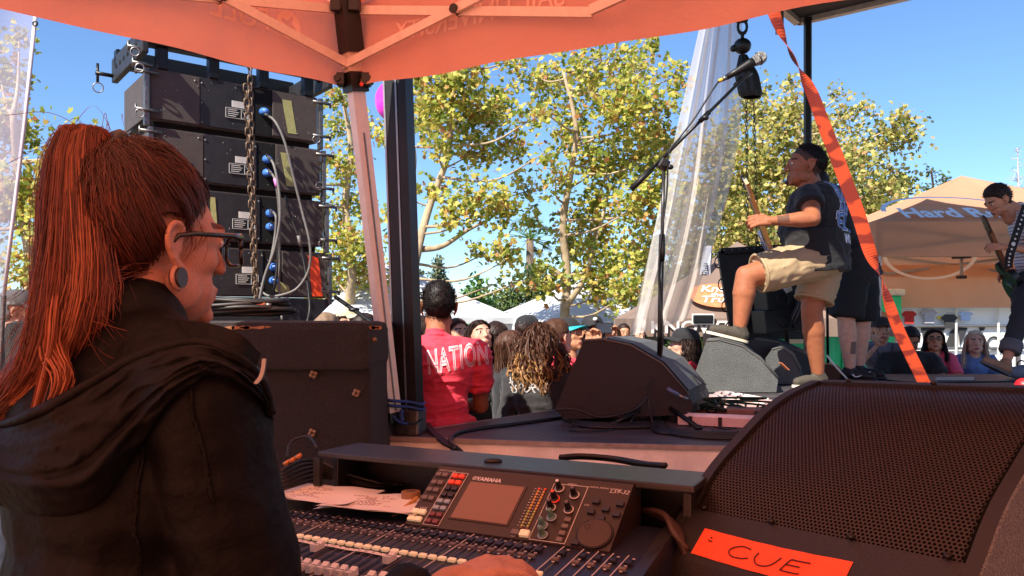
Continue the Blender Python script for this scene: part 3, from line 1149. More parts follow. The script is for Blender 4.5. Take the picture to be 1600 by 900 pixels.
# level meters
for a in (.575, .604):
    o_ = flat(dsp, 'meter_strip', a-.006, .20, a+.006, .85, .0008, mat('meter_dark', (116, 66, 50), .5))
    for i in range(14):
        c_ = M_keyr if i < 1 else (mat('meter_amber', (206, 150, 70), .4, emit=((220, 150, 60), .1)) if i < 8 else mat('meter_green', (150, 160, 80), .4, emit=((150, 170, 70), .12)))
        flat(dsp, 'meter_segment', a-.004, .215+i*.045, a+.004, .235+i*.045, .002, c_)
        flat(dsp, 'scale_tick', a-.022, .222+i*.045, a-.014, .228+i*.045, .0009, M_print)
# knobs
def knob(a, b, cap_m, ring_m):
    c_ = pp(a, b, .0015)
    o_ = inst('knob', piece(MB().tube([(0, 0, 0), (0, 0, .004), (0, 0, .005), (0, 0, .021), (0, 0, .022)], [.0075, .0075, .0058, .0046, .0036], 14), M_black if cap_m is not M_teal else M_teal, False), mix, c_, RP)
    for p_ in o_.data.polygons: p_.use_smooth = False
    inst('knob_cap', piece(MB().tube([(0, 0, .0218), (0, 0, .0232)], [.0036, .0026], 12), cap_m), o_, (0, 0, 0))
    inst('knob_ring', piece(MB().torus((0, 0, .001), .0085, .0014, k=18), ring_m, True), o_, (0, 0, 0))
M_teal = mat('knob_teal', (96, 132, 120), .5)
for a, b, cm, rm in ((.672, .19, M_white, M_print), (.755, .27, M_key, M_print), (.672, .36, M_keyr, M_keyr), (.672, .50, M_key, M_print), (.757, .50, M_key, M_print),
                     (.695, .64, M_teal, M_keyb), (.672, .78, M_teal, M_keyb), (.690, .91, M_teal, M_keyb)):
    knob(a, b, cm, rm)
# jog dial, a shallow disc
dl = inst('jog_dial', piece(MB().tube([(0, 0, 0), (0, 0, .004), (0, 0, .0048)], [.031, .031, .029], 40), mat('dial', (60, 42, 36), .4)), mix, pp(.912, .80, .001), RP)
inst('dial_ring', piece(MB().torus((0, 0, .002), .0325, .0014, k=40), M_black, True), dl, (0, 0, 0))
inst('finger_dip', piece(MB().torus((-.016, .012, .0046), .005, .0008, k=16), M_black, True), dl, (0, 0, 0))
# lettering on the panel
def panel_text(s, a, b, size, **k):
    V, F = text_mesh(s, size, **k)
    V = np.array([pp(a, b, .0009)+RP @ A(v[0], v[1], 0) for v in V])
    MB().add(V, F).build('lettering', M_print, dsp, world=False)
panel_text('YAMAHA', .236, .185, .0135, bold=.0006)
m = MB(); c_ = pp(.225, .155, .0009)
m.torus(c_, .0042, .0009, RP @ A(0, 0, 1), 18, 5)
for th in (90, 210, 330):
    d = RP @ A(math.cos(R(th)), math.sin(R(th)), 0)
    m.bar(c_, c_+d*.004, .0009, .0009, RP @ A(0, 0, 1))
m.build('emblem', M_print, dsp, world=False)
panel_text('LS9-32', .905, .165, .0135, shear=.25)
for s_, a, b in (('DIGITAL MIXING CONSOLE', .805, .115, ), ('DISPLAY ACCESS', .012, .085), ('TAP', .545, .985), ('LAYER', .03, .74), ('STEREO', .70, .105), ('CUE', .815, .40)):
    panel_text(s_, a, b, .0052 if s_ != 'LAYER' else .006)
# channel strips
CH = [-.30+.0195*i for i in range(32)]+[.348, .385, .412, .439, .466]
kd = piece(MB().box((0, 0, 0), (.0125, .0135, .005), bev=.0012), M_keyd)
kc = piece(MB().box((0, 0, 0), (.0125, .0085, .005), bev=.0012), M_key)
kw = piece(MB().box((0, 0, 0), (.0135, .010, .006), bev=.0015), M_keyw)
tick = piece(MB().box((0, 0, 0), (.005, .0022, .0012)), M_print)
led = piece(MB().box((0, 0, 0), (.0014, .0035, .0012)), mat('led_dim', (110, 116, 80), .5))
slot = piece(MB().box((0, 0, 0), (.003, .115, .0012)), M_rubber)
sep = piece(MB().box((0, 0, 0), (.0007, .30, .0012)), mat('print_dim', (120, 112, 116), .6))
sepb = piece(MB().box((0, 0, 0), (.0013, .30, .0014)), M_print)
fm = MB()
fm.prism([(-.013, 0), (-.013, .012), (-.0125, .0135), (-.004, .010), (.004, .010), (.0125, .0135), (.013, .012), (.013, 0)], (-.0058, 0, 0), (0, 1, 0), (0, 0, 1), (.0116, 0, 0))
fcap = piece(fm, M_white)
fline = piece(MB().box((0, 0, 0), (.0118, .001, .0006)), M_rubber)
RD = rotx(math.atan(.085))
up_faders = {12: .306, 20: .306}
for i, x in enumerate(CH):
    inst('channel_number', tick, mix, (x+.003, -.148, deck_z(-.148)+.002))
    inst('select_key', kd, mix, (x, -.166, deck_z(-.166)+.003), RD)
    inst('label_tick', tick, mix, (x, -.181, deck_z(-.181)+.002))
    inst('cue_key', kc, mix, (x, -.197, deck_z(-.197)+.003), RD)
    inst('label_tick', tick, mix, (x, -.206, deck_z(-.206)+.002))
    if i < 33:
        for k in range(7):
            inst('meter_led', led, mix, (x+.003, -.213-.0052*k, deck_z(-.213-.0052*k)+.002)) if i % 1 == 0 else None
        inst('on_key', kw, mix, (x, -.264, deck_z(-.264)+.0035), RD)
        inst('fader_slot', slot, mix, (x, -.365, deck_z(-.365)+.002), RD)
        y = -up_faders.get(i, .386 if 13 <= i <= 19 else random.choice((.386, .39, .40, .36)))
        fo = inst('fader_cap', fcap, mix, (x, y, deck_z(y)+.003), RD)
        inst('cap_line', fline, fo, (0, 0, .0103))
    inst('channel_line', sepb if i % 8 == 0 or i >= 32 else sep, mix, (x-.00975, -.285, deck_z(-.285)+.0018), RD)
# strip of white write-on tape with pen marks
m = MB()
def f(u, v): return A(-.145+.24*u, -.277-.012*v, deck_z(-.283)+.003+.0006*math.sin(u*20))
m.grid(f, 30, 2)
tp = m.build('scribble_strip', M_paper, mix, world=False)
V = []
m = MB()
for k in range(16):
    x0 = -.138+k*.0145
    q = [A(x0+.0016*j+random.uniform(-.001, .001), -.283+random.uniform(-.003, .003), deck_z(-.283)+.0042) for j in range(5)]
    m.tube(q, .0004, 4)
m.build('pen_mark', mat('ink', (60, 30, 34), .6), tp, world=False)

# papers on the console, cup and pencil
def sheet(name, label, cpx, cpy, w, h, ang, seed, n, lift):
    """a few sheets with curled edges on the flat part of the console"""
    zc_ = MO[2]-.079
    Yp = (ZC-zc_)*FPX/(cpy-500)
    c_ = P(cpx, cpy, Yp)
    t = thing(name, label, 'paper', c_)
    rs = random.Random(seed)
    for k in range(n):
        a_ = ang+rs.uniform(-.05, .05)
        ca, sa = math.cos(a_), math.sin(a_)
        off = A(rs.uniform(-.006, .006), rs.uniform(-.006, .006), .002+.0022*k)
        def f(u, v):
            x, y = (u-.5)*w, (v-.5)*h
            z = lift*(max(0, .35-v)/.35)**2*(.6+.4*math.sin(u*5+k))+.003*math.sin(u*6+v*3+k)**2
            return c_+off+A(x*ca-y*sa, x*sa+y*ca, z)
        m = MB().grid(f, 14, 12)
        o_ = m.build('sheet', M_paper, t, smooth=True)
        if k == n-1:
            mm = MB()
            for ln in range(15):
                v = .25+.62*ln/15
                u0 = .12+rs.uniform(0, .25)
                ln_w = rs.uniform(.25, .6)
                for j in range(int(ln_w*16)):
                    ua = u0+j*.04
                    if ua > .9 or rs.random() < .25: continue
                    q = [f(ua+.010*i_, v+rs.uniform(-.012, .012))+A(0, 0, .0008) for i_ in range(4)]
                    mm.tube(q, .00042, 3)
            mm.build('handwriting', mat('pencil_ink', (150, 112, 108), .7), o_, smooth=False)
    return t
sheet('note_papers', 'two scribbled paper sheets with turned up edge beside the jacket', 500, 775, .225, .17, -.34, 3, 2, .010)
sheet('song_list', 'single written paper sheet lying under the pencil on the console', 588, 790, .215, .165, -.20, 5, 2, .008)
c_ = P(642, 782, 1.70)
cup = thing('tape_roll', 'small roll of brown tape beside the console screen', 'tape', (c_[0], c_[1], MO[2]-.083))
m = MB()
prof = [(.011, 0), (.020, 0), (.0205, .002), (.0205, .022), (.020, .024), (.011, .024)]
for k in range(2): pass
def f(u, v):
    i_ = v*5; k = min(int(i_), 4); t_ = i_-k
    r_ = prof[k][0]+(prof[k+1][0]-prof[k][0])*t_; z_ = prof[k][1]+(prof[k+1][1]-prof[k][1])*t_
    return A(c_[0]+r_*math.cos(2*pi*u), c_[1]+r_*math.sin(2*pi*u), MO[2]-.083+z_)
m.grid(f, 28, 5)
m.build('roll', mat('kraft_tape', (150, 110, 72), .7), cup)
MB().tube([A(c_[0], c_[1], MO[2]-.083), A(c_[0], c_[1], MO[2]-.060)], .0112, 20).build('core', mat('card_core', (120, 96, 78), .8), cup)
p0, p1 = P(612, 808, 1.60), P(652, 778, 1.66)
pen = thing('pencil', 'short yellow pencil lying across the paper edge', 'pencil', p0)
d = (p1-p0)
MB().tube([p0+d*.14, p1], .004, 6).build('barrel', mat('pencil_paint', (196, 140, 74), .4), pen)
MB().tube([p0, p0+d*.14], [.0006, .004], 6).build('tip', M_wood, pen)

# ------------------------------------------------------------------ case with shelf behind the console
cs = thing('console_case', 'black wooden case with a shelf board standing behind the console', 'case', MO, (0, 0, MA))
# local: x along the console, y away
zt = .005
sh0, sh1 = -.30, .60
def mixloc(px, py, z):
    Yp = (ZC-z)*FPX/(py-500); w_ = P(px, py, Yp)-MO
    c2, s2 = math.cos(-MA), math.sin(-MA)
    return A(w_[0]*c2-w_[1]*s2, w_[0]*s2+w_[1]*c2, w_[2])
corners = [mixloc(492, 706, 1.2), mixloc(1078, 758, 1.2), mixloc(1112, 736, 1.2), mixloc(505, 688, 1.2)]
x0 = corners[0][0]; x1 = corners[1][0]+.01
y0 = .5*(corners[0][1]+corners[1][1]); y1 = .5*(corners[2][1]+corners[3][1])
MB().box(((x0+x1)/2, (y0+y1)/2, zt-.0065), (x1-x0, y1-y0, .013), bev=.003).build('shelf_board', M_desk, cs, world=False)
MB().box((x1-.022, (y0+y1)/2+.01, zt-.018-.145), (.016, y1-y0-.05, .285), bev=.002).build('end_panel', M_desk, cs, world=False)
MB().box((x0+.022, (y0+y1)/2+.01, zt-.018-.145), (.016, y1-y0-.05, .285), bev=.002).build('end_panel', M_desk, cs, world=False)
MB().box(((x0+x1)/2, y1-.012, zt-.018-.145), (x1-x0-.02, .014, .285), bev=.002).build('back_panel', M_black, cs, world=False)
MB().box(((XL+XR)/2+.02, -.2, -.212), (XR-XL+.16, .95, .022)).build('tray', M_black, cs, world=False)
MB().box(((XL+XR)/2+.02, -.2, -.222-.475), (XR-XL+.10, .88, .95)).build('case_body', M_black, cs, world=False)
# right rim of the tray: wooden cheek running beside the console
a_, b_ = mixloc(1000, 905, 1.09), mixloc(1072, 822, 1.09)
MB().bar(A(a_[0], a_[1]-.1, -.16), A(b_[0], b_[1], -.12), .022, .11).build('side_rail', M_desk, cs, world=False)
# left cavity upright
lu = mixloc(492, 745, 1.12)
MB().box((x0+.004, y0-.004, zt-.075), (.018, .012, .12)).build('upright', M_desk, cs, world=False)
# loose cables inside the case, right and left
cb = thing('brown_cables', 'bundle of brown cables coming out behind the console end', 'cable', P(1010, 805, 1.5))
for k in range(4):
    q = [P(985, 800-k*3, 1.62), P(1015+k*3, 797+k*2, 1.52), P(1040+k*6, 806+k*6, 1.47), P(1052+k*5, 832+k*7, 1.43), P(1075, 860+k*8, 1.42)]
    MB().tube(spline(q, 18), .006, 6).build('cable', mat('cable_brown', (70, 50, 44), .5), cb, smooth=True)
cb = thing('patch_cables', 'loose dark cables in the gap beside the jacket and papers', 'cable', P(470, 745, 1.8))
for k in range(6):
    q = [P(440, 735+k*6, 1.75), P(470+k*4, 720+k*6, 1.85), P(500+k*3, 722+k*5, 1.9), P(540+k*8, 740+k*4, 1.88), P(600+k*6, 757, 1.85)]
    MB().tube(spline(q, 18), .004, 6).build('cable', M_cable, cb, smooth=True)
for k, (px, py) in enumerate(((452, 722), (462, 716), (444, 726))):
    MB().tube([P(px, py, 1.8), P(px+9, py-6, 1.8)], [.006, .005], 10).build('plug', mat('gold_plug', (190, 120, 70), .35, .7), cb, smooth=True)
q = [P(448, 715, 2.0), P(455, 690, 2.05), P(482, 682, 2.05), P(496, 700, 2.0)]
MB().tube(spline(q, 20), .0035, 6).build('cable', M_cable, cb, smooth=True)
# dark cable lying on the shelf
cb = thing('shelf_cable', 'black cable resting along the far edge of the shelf board', 'cable', P(930, 716, 2.3))
q = [P(875, 714, 2.1), P(910, 712, 2.12), P(960, 716, 2.1), P(1005, 724, 2.0), P(1040, 727, 1.9)]
for k in range(3):
    MB().tube(spline(np.array(q)+A(.0, .012*k, -.004*k), 20), .007, 6).build('cable', M_cable, cb, smooth=True)
q = P(770, 727, 1.66)
oo = thing('gooseneck_cap', 'small black round cap on the shelf edge above the screen', 'cap', q)
MB().ell(q+A(0, .03, .004), (.020, .014, .006)).build('cap_top', M_black, oo, smooth=True)
MB().tube([q+A(0, .03, -.012), q+A(0, .03, .004)], [.010, .012], 12).build('cap_base', M_black, oo)

# ------------------------------------------------------------------ near monitor wedge with perforated grille
K = .85
yaw, roll = R(-54), R(2)
w = A(math.cos(yaw)*math.cos(roll), math.sin(yaw)*math.cos(roll), math.sin(roll))
def ray(px, py): return A((px-800)/FPX, 1, -(py-500)/FPX)
BLp = ray(1088, 797)*1.75*K
cam0 = A(0, 0, ZC)
Lc = []
for q in [(1088, 797), (1124, 737), (1165, 689), (1210, 642), (1247, 616), (1285, 599)]:
    d = ray(*q)
    Lc.append(cam0+d*((BLp@w)/(d@w)))
Lc = np.array(Lc)
e1 = A(-w[1], w[0], 0); e1 /= np.linalg.norm(e1)
e3 = np.cross(w, e1)
if e3[2] < 0: e3 = -e3
W = .56*K
prof2 = np.array([((p_-Lc[0])@e1, (p_-Lc[0])@e3) for p_ in Lc])
cur = spline(np.hstack([prof2, np.zeros((6, 1))]), 40)[:, :2]
t0 = cur[1]-cur[0]; t0 /= np.linalg.norm(t0)
low = cur[0]-t0*.105
wedge = thing('monitor_wedge', 'close dark monitor wedge with curved perforated grille and orange cue tape', 'speaker', Lc[0]-e3*.3)
def wp(x, s_, t_): return Lc[0]+w*x+e1*s_+e3*t_
FR = .026
fcurve = [low]+list(cur)
nrm = []
fc = np.array(fcurve)
tg = np.gradient(fc, axis=0); tg /= np.linalg.norm(tg, axis=1)[:, None]
nr = np.stack([-tg[:, 1], tg[:, 0]], axis=1)          # outward (up/front)
if nr[5]@A(-1, 1) < 0: nr = -nr
# cabinet body set back behind the grille, with side cheeks proud of it
prof_c = [tuple(c_-n_*.012) for c_, n_ in zip(fc, nr)]
topb = fc[-1]+A(.05, -.03)
backp = [(topb[0]+.0, topb[1]), (topb[0]+.05, low[1]-.05), (low[0]+.02, low[1]-.05), (low[0]-.01, low[1]-.02)]
m = MB().prism(prof_c+backp, wp(-FR+.003, 0, 0), e1, e3, w*(W+2*FR-.006))
m.build('cabinet', M_foam, wedge)
prof_o = [tuple(c_+n_*.006) for c_, n_ in zip(fc, nr)]
backo = [(topb[0]+.012, topb[1]+.008), (topb[0]+.062, low[1]-.062), (low[0]+.02, low[1]-.062), (low[0]-.022, low[1]-.028)]
for xx, wd, mt_ in ((-FR, .021, M_wedge), (W+.005, .022, M_wedge)):
    m = MB().prism(prof_o+backo, wp(xx, 0, 0), e1, e3, w*wd)
    auto_smooth(m.build('side_cheek', mt_, wedge), 25)
m = MB().prism([(s_, t_) for s_, t_ in prof_o+backo], wp(W+.027, 0, 0), e1, e3, w*.004)
auto_smooth(m.build('carpet_side', M_carpetg, wedge), 25)
# lower baffle strip and top bar
m = MB().prism([tuple(low+nr[0]*.004), tuple(cur[0]+nr[1]*.004), tuple(cur[0]-nr[1]*.010), tuple(low-nr[0]*.010)], wp(-.0048, 0, 0), e1, e3, w*(W+.0096))
m.build('baffle_strip', M_wedge, wedge)
m = MB().prism([tuple(low+nr[0]*.005+A(0, 0)), tuple(low-nr[0]*.02), (low[0]+.02, low[1]-.06), (low[0]-.020, low[1]-.026)], wp(-.0047, 0, 0), e1, e3, w*(W+.0094))
m.build('trim_edge', M_wedge, wedge)
m = MB().prism([tuple(cur[-1]+nr[-1]*.005-tg[-1]*.004), tuple(cur[-1]+nr[-1]*.005+tg[-1]*.014), tuple(cur[-1]-nr[-1]*.02+tg[-1]*.014), tuple(cur[-1]-nr[-1]*.02-tg[-1]*.004)], wp(-.0047, 0, 0), e1, e3, w*(W+.0094))
m.build('trim_bar', M_wedge, wedge)
# grille: one sheet with round-cornered hexagonal holes
seg = np.linalg.norm(np.diff(cur, axis=0), axis=1); sl = np.concatenate([[0], np.cumsum(seg)]); S = sl[-1]
def on_curve(s_):
    return np.array([np.interp(s_, sl, cur[:, 0]), np.interp(s_, sl, cur[:, 1])])
pit = .0074
rows = int(S/(pit*.866)); cols = int(W/pit)
hexo = [(math.cos(R(30+60*k))*pit/math.sqrt(3), math.sin(R(30+60*k))*pit/math.sqrt(3)) for k in range(6)]
hx = []
for r_ in range(rows):
    for c_ in range(cols):
        hx.append(((c_+.5+(.5 if r_ % 2 else 0))*pit, (r_+.55)*pit*.866))
hx = np.array(hx); hx = hx[hx[:, 0] < W-pit*.5]
ho = np.array(hexo); hi = ho*.63
pts = np.concatenate([hx[:, None, :]+ho[None], hx[:, None, :]+hi[None], hx[:, None, :]+hi[None]], axis=1)     # (n,18,2)
dep = np.concatenate([np.zeros(12), np.full(6, -.0022)])
ss = np.clip(pts[..., 1], 0, S)
cs_ = np.interp(ss, sl, cur[:, 0]); ct_ = np.interp(ss, sl, cur[:, 1])
ns_ = np.interp(ss, sl, nr[1:, 0]); nt_ = np.interp(ss, sl, nr[1:, 1])
cs_ = cs_+ns_*dep; ct_ = ct_+nt_*dep
xx = np.clip(pts[..., 0], 0, W)
VV = Lc[0]+xx[..., None]*w+cs_[..., None]*e1+ct_[..., None]*e3
q = []
for k in range(6):
    k2 = (k+1) % 6
    q += [[k, k2, 6+k2, 6+k], [6+k, 6+k2, 12+k2, 12+k]]
FF = (np.array(q)[None]+(np.arange(len(hx))*18)[:, None, None]).reshape(-1, 4)
from_np('grille', VV.reshape(-1, 3), FF, mat('grille_paint', (42, 32, 29), .45, .2, var=.1, vs=30), wedge, smooth=False)
m_ = MB()
for k in range(4):
    c_ = wp(.02+k*(W-.04)/3, *(cur[0]+t0*.004+nr[1]*.007))
    o_ = MB().ell(c_, (.0062, .0062, .0045)).build('screw', M_blackm, wedge, smooth=True)
for k in range(3):
    c_ = wp(.06+k*(W-.12)/2, *(cur[-1]+nr[-1]*.007+tg[-1]*.003))
    MB().ell(c_, (.0062, .0062, .0045)).build('screw', M_blackm, wedge, smooth=True)
# tape with handwriting
tq = t0
def tape(u, v, h=.0052):
    x = .045+.285*u
    s_ = cur[0]-t0*(.036+.054*v+.004*math.sin(u*3))
    return wp(x, *(s_+nr[0]*h))
MB().grid(lambda u, v: tape(u, v, .0052+.0004*math.sin(u*30+v*5)), 30, 4).build('cue_tape', M_otape, wedge, smooth=True)
ink = mat('pen_ink', (70, 24, 20), .6)
def pen_line(pts, nm='handwriting'):
    q = [tape(u, .10+.66*v, .0066) for u, v in pts]
    MB().tube(spline(q, max(12, 6*len(q))), .0011, 5).build(nm, ink, wedge, smooth=True)
pen_line([(.39, .33), (.33, .28), (.27, .48), (.255, .72), (.29, .93), (.36, .90), (.40, .80)])
pen_line([(.45, .40), (.44, .72), (.47, .98), (.53, .97), (.57, .75), (.60, .38)])
pen_line([(.70, .36), (.665, .36), (.645, .62), (.625, .98)]); pen_line([(.665, .36), (.78, .34)]); pen_line([(.645, .64), (.73, .64)]); pen_line([(.625, .98), (.70, .99), (.745, .97)])
pen_line([(.09, .22), (.085, .32)]); pen_line([(.075, .42), (.09, .48), (.105, .44)])
# rack case under the wedge
m = MB()
q0 = wp(W/2, .22, 0)
zb = min(wp(0, low[0], low[1]-.064)[2], wp(W, low[0], low[1]-.064)[2])-.01
rc_ = thing('rack_case', 'black flight case standing under the close monitor wedge', 'case', (q0[0], q0[1], 0), (0, 0, yaw))
MB().box((0, 0, zb/2-.015), (.56, .62, zb-.03), bev=.01).build('case_shell', M_cabd, rc_, world=False)
for sx in (-1, 1):
    for sy in (-1, 1):
        MB().box((sx*.279, sy*.309, zb/2), (.03, .03, zb-.02)).build('corner_edge', M_alu, rc_, world=False)

# ------------------------------------------------------------------ carpeted subwoofer beside the stage
sb = thing('subwoofer', 'big dark carpeted subwoofer box below the speaker tower', 'speaker', (-1.0, 3.0, 0), (0, 0, R(-3)))
sx0, sx1, sy0, sy1, sz = -1.75+1.0, -.475+1.0, -.22, .52, 1.497
m = MB()
m.box(((sx0+sx1)/2, (sy0+sy1)/2, (sz-.12)/2), (sx1-sx0, sy1-sy0, sz-.12), bev=.02)
m.build('shell', M_carpet, sb, world=False, smooth=False)
m = MB()
m.box(((sx0+sx1)/2-.005, (sy0+sy1)/2-.02, sz-.085), (sx1-sx0+.02, sy1-sy0+.03, .17), bev=.03)
m.build('lid', M_carpet, sb, world=False, smooth=False)
m = MB()
m.box((sx0+.33, sy0+.004, (sz-.17)/2-.02), (.66, .03, sz-.24), bev=.008)
m.build('raised_panel', M_carpet, sb, world=False)
def rosette(px, py):
    c_ = P(px, py, 2.755)
    o_ = MB()
    for k in range(4):
        a_ = k*pi/2+.4
        o_.ell(c_+A(.008*math.cos(a_), -.004, .008*math.sin(a_)), (.008, .005, .008), nu=10, nv=6)
    o_.build('corner_stud', mat('stud_brass', (130, 108, 84), .5, .5, var=.3, vs=90), sb, smooth=True)
    MB().cyl(c_+A(0, -.012, 0), c_, .0045, k=8).build('stud_hole', M_rubber, sb)
for q in ((490, 585), (488, 676), (557, 614)): rosette(*q)
MB().ell(P(585, 531, 2.75), (.010, .006, .010)).build('corner_stud', M_chain, sb, smooth=True)
# wear along the lid edge, sun streaks put into the pale wood colour
m = MB()
for px, w_ in ((350, 16), (376, 14), (395, 20), (425, 12), (462, 10), (520, 40), (562, 30), (588, 8)):
    def f(u, v):
        return P(px+(u-.5)*w_*2, 512+(v-.5)*(4+2*math.sin(u*9)), 2.738)
    MB().grid(f, 6, 1).build('worn_lit_edge', M_wood, sb)
sb2 = thing('array_stand', 'black subwoofer box carrying the speaker tower', 'speaker', (-1.3, 4.1, 0))
MB().box(A(-1.28, 4.15, .74), (1.25, .85, 1.48), bev=.02).build('shell', M_cabd, sb2)
MB().box(A(-1.28, 3.72, .74), (1.1, .012, 1.3)).build('grille', M_foam, sb2)

# coiled cable on the sub
cc = thing('coiled_cable', 'coil of thick black cable lying on the subwoofer lid', 'cable', P(370, 495, 2.95))
for k in range(14):
    a_ = .055+.012*(k % 5)
    cxx = P(372, 490, 3.0)+A(random.uniform(-.03, .03), 0, .003+.0075*(k//2))
    pts = []
    for i in range(33):
        th = 2*pi*i/32
        pts.append(cxx+A((.155+.010*(k % 4))*math.cos(th), a_*math.sin(th), .006*math.sin(th*2+k)))
    MB().tube(pts, .0085, 6).build('coil', M_cable, cc, smooth=True)
MB().tube([P(382, 474, 2.93), P(415, 476, 2.93)], .011, 10).build('connector', mat('brass_plug', (196, 112, 72), .45, .2), cc, smooth=True)
MB().tube([P(415, 476, 2.93), P(424, 477, 2.93)], .008, 10).build('connector_tip', M_steel, cc, smooth=True)
# ------------------------------------------------------------------ line array seen from behind
AO = A(-1.704, 3.75, 0)
AU = A(.786, .618, 0); AV = A(-.618, .786, 0)
AWID, ADEP, AH, AST = .842, .55, .243, .275
ZT = 2.685
ANG = math.atan2(AU[1], AU[0])
M_plate = mat('label_plate', (20, 20, 22), .4)
M_label = mat('label_white', (206, 206, 200), .6)
def ap(i, x, y, z):
    """point on box i: x across the back, y outwards towards the camera, z up from its bottom"""
    return AO+AU*(x+.017*i)-AV*y+A(0, 0, ZT-AST*i-AH+z)
boxes = []
words4 = ['top', 'second', 'third', 'bottom']
for i in range(4):
    t = thing('line_array_speaker', words4[i]+' black speaker box of the hanging tower, seen from its back', 'speaker', ap(i, 0, 0, 0), (0, 0, ANG), 'speaker boxes of the tower')
    # cabinet, tapering towards its front (far side)
    lo = [(0, 0), (AWID, 0), (AWID-.03, ADEP), (.03, ADEP)]
    m = MB()
    V = [(x, y, z) for z in (0, AH) for x, y in lo]
    V[2] = (V[2][0], V[2][1], .03); V[3] = (V[3][0], V[3][1], .03)
    m.add(V, [[3, 2, 1, 0], [4, 5, 6, 7], [0, 1, 5, 4], [1, 2, 6, 5], [2, 3, 7, 6], [3, 0, 4, 7]])
    m.build('cabinet', M_cab, t, world=False)
    MB().box((AWID/2, .20, -.022), (AWID-.06, .34, .043)).build('gap_shadow_board', M_foam, t, world=False)  # black board standing in for the shade in the gap below each box
    MB().box((.117, -.004, AH/2), (.230, .012, AH-.012), bev=.003).build('back_panel', M_cab, t, world=False).__setitem__('label', 'brown painted back panel')
    MB().box((.365, -.003, AH/2), (.262, .010, AH-.010), bev=.003).build('service_panel', M_cabd, t, world=False)
    MB().box((.545, .0, AH/2), (.096, .008, AH-.010)).build('connector_plate', M_foam, t, world=False)
    MB().box((.718, -.004, AH/2), (.244, .012, AH-.012), bev=.003).build('back_panel', M_cab, t, world=False)
    # label plates
    MB().box((.418, -.0095, .135), (.062, .003, .032)).build('paper_label', M_label, t, world=False)
    MB().box((.412, -.0095, .088), (.115, .003, .048)).build('rating_plate', M_plate, t, world=False)
    m = MB()
    ox = -.062
    for (p_, q_) in (((.418, .064), (.531, .064)), ((.418, .112), (.531, .112)), ((.418, .064), (.418, .112)), ((.531, .064), (.531, .112)), ((.495, .066), (.495, .110)), ((.497, .108), (.528, .070)), ((.497, .07), (.528, .07)), ((.528, .07), (.528, .108))):
        m.bar((p_[0]+ox, -.012, p_[1]), (q_[0]+ox, -.012, q_[1]), .002, .002, (0, 1, 0))
    for k, wd in enumerate((.045, .055, .05, .04)):
        m.bar((.428+ox, -.012, .104-.010*k), (.428+wd+ox, -.012, .104-.010*k), .002, .0035)
    m.build('rating_print', M_label, t, world=False)
    for x, z in ((.242, .02), (.242, .115), (.242, .21), (.49, .02), (.49, .21), (.03, .215), (.21, .215)):
        MB().ell((x, -.010, z), (.006, .003, .006), nu=10, nv=6).build('screw', M_steel, t, world=False, smooth=True)
    # handle recess on the end
    MB().ell((-.001, .20, .12), (.006, .03, .055)).build('handle_recess', M_foam, t, world=False, smooth=True)
    MB().box((-.002, .25, AH/2), (.010, .40, AH-.03), bev=.003).build('end_panel', M_cab, t, world=False)
    # rigging bars and pins at both ends
    for s_, xx in ((-1, -.012), (1, AWID+.014)):
        MB().box((xx, -.012, AH/2-.02), (.022, .03, AST-.004), bev=.003).build('rigging_bar', M_steel, t, world=False)
        for z in (.035, AH-.03):
            m = MB().cyl((xx-.05, -.03, z), (xx+.05, -.03, z), .008, k=10)
            m.cyl((xx-.05*s_*-1, -.03, z-.018), (xx-.05*s_*-1, -.03, z+.02), .006, k=8)
            m.build('locking_pin', M_steel, t, world=False, smooth=True)
        MB().torus((xx-.035, -.042, .012+(.03 if i % 2 else .0)), .019, .0028, (.3, 1, .1)).build('pin_ring', M_alu, t, world=False, smooth=True)
    # strips of tape
    if i < 2:
        x_ = .69+(-.025 if i else 0)
        MB().prism([(x_-.045, .20), (x_+.005, .20), (x_+.035, .03), (x_-.012, .03)], (0, -.0115, 0), (1, 0, 0), (0, 0, 1), (0, .001, 0)).build('tape_strip', M_gaff, t, world=False)
    if i == 2:
        MB().prism([(.245, .21), (.27, .21), (.285, .01), (.255, .01)], (0, -.0115, 0), (1, 0, 0), (0, 0, 1), (0, .001, 0)).build('tape_strip', M_gaff, t, world=False)
    if i == 3:
        MB().prism([(.54, .10), (.63, .06), (.64, .015), (.56, .03)], (0, -.0115, 0), (1, 0, 0), (0, 0, 1), (0, .001, 0)).build('tape_strip', M_gaff, t, world=False)
        MB().prism([(.735, .225), (.795, .215), (.82, .01), (.762, .008)], (0, -.0118, 0), (1, 0, 0), (0, 0, 1), (0, .001, 0)).build('orange_tape', M_otape, t, world=False)
    # blue twist connectors
    for k, z in enumerate((.155, .085) if i else (.12,)):
        m = MB().tube([(.546, .002, z), (.546, -.012, z), (.549, -.030, z-.002), (.553, -.05, z-.006)], [.020, .021, .019, .011], 14)
        m.build('blue_plug', M_blue, t, world=False, smooth=True)
    # scuffs of bare paint
    m = MB()
    rs = random.Random(40+i)
    for k in range(26):
        x, z = rs.uniform(.02, .82), rs.uniform(.01, AH-.01)
        l = rs.uniform(.001, .006)
        m.bar((x, -.0115, z), (x+l*rs.uniform(-1, 1), -.0115, z+l), .0016, .001)
    m.build('paint_chip', M_label, t, world=False)
    boxes.append(t)
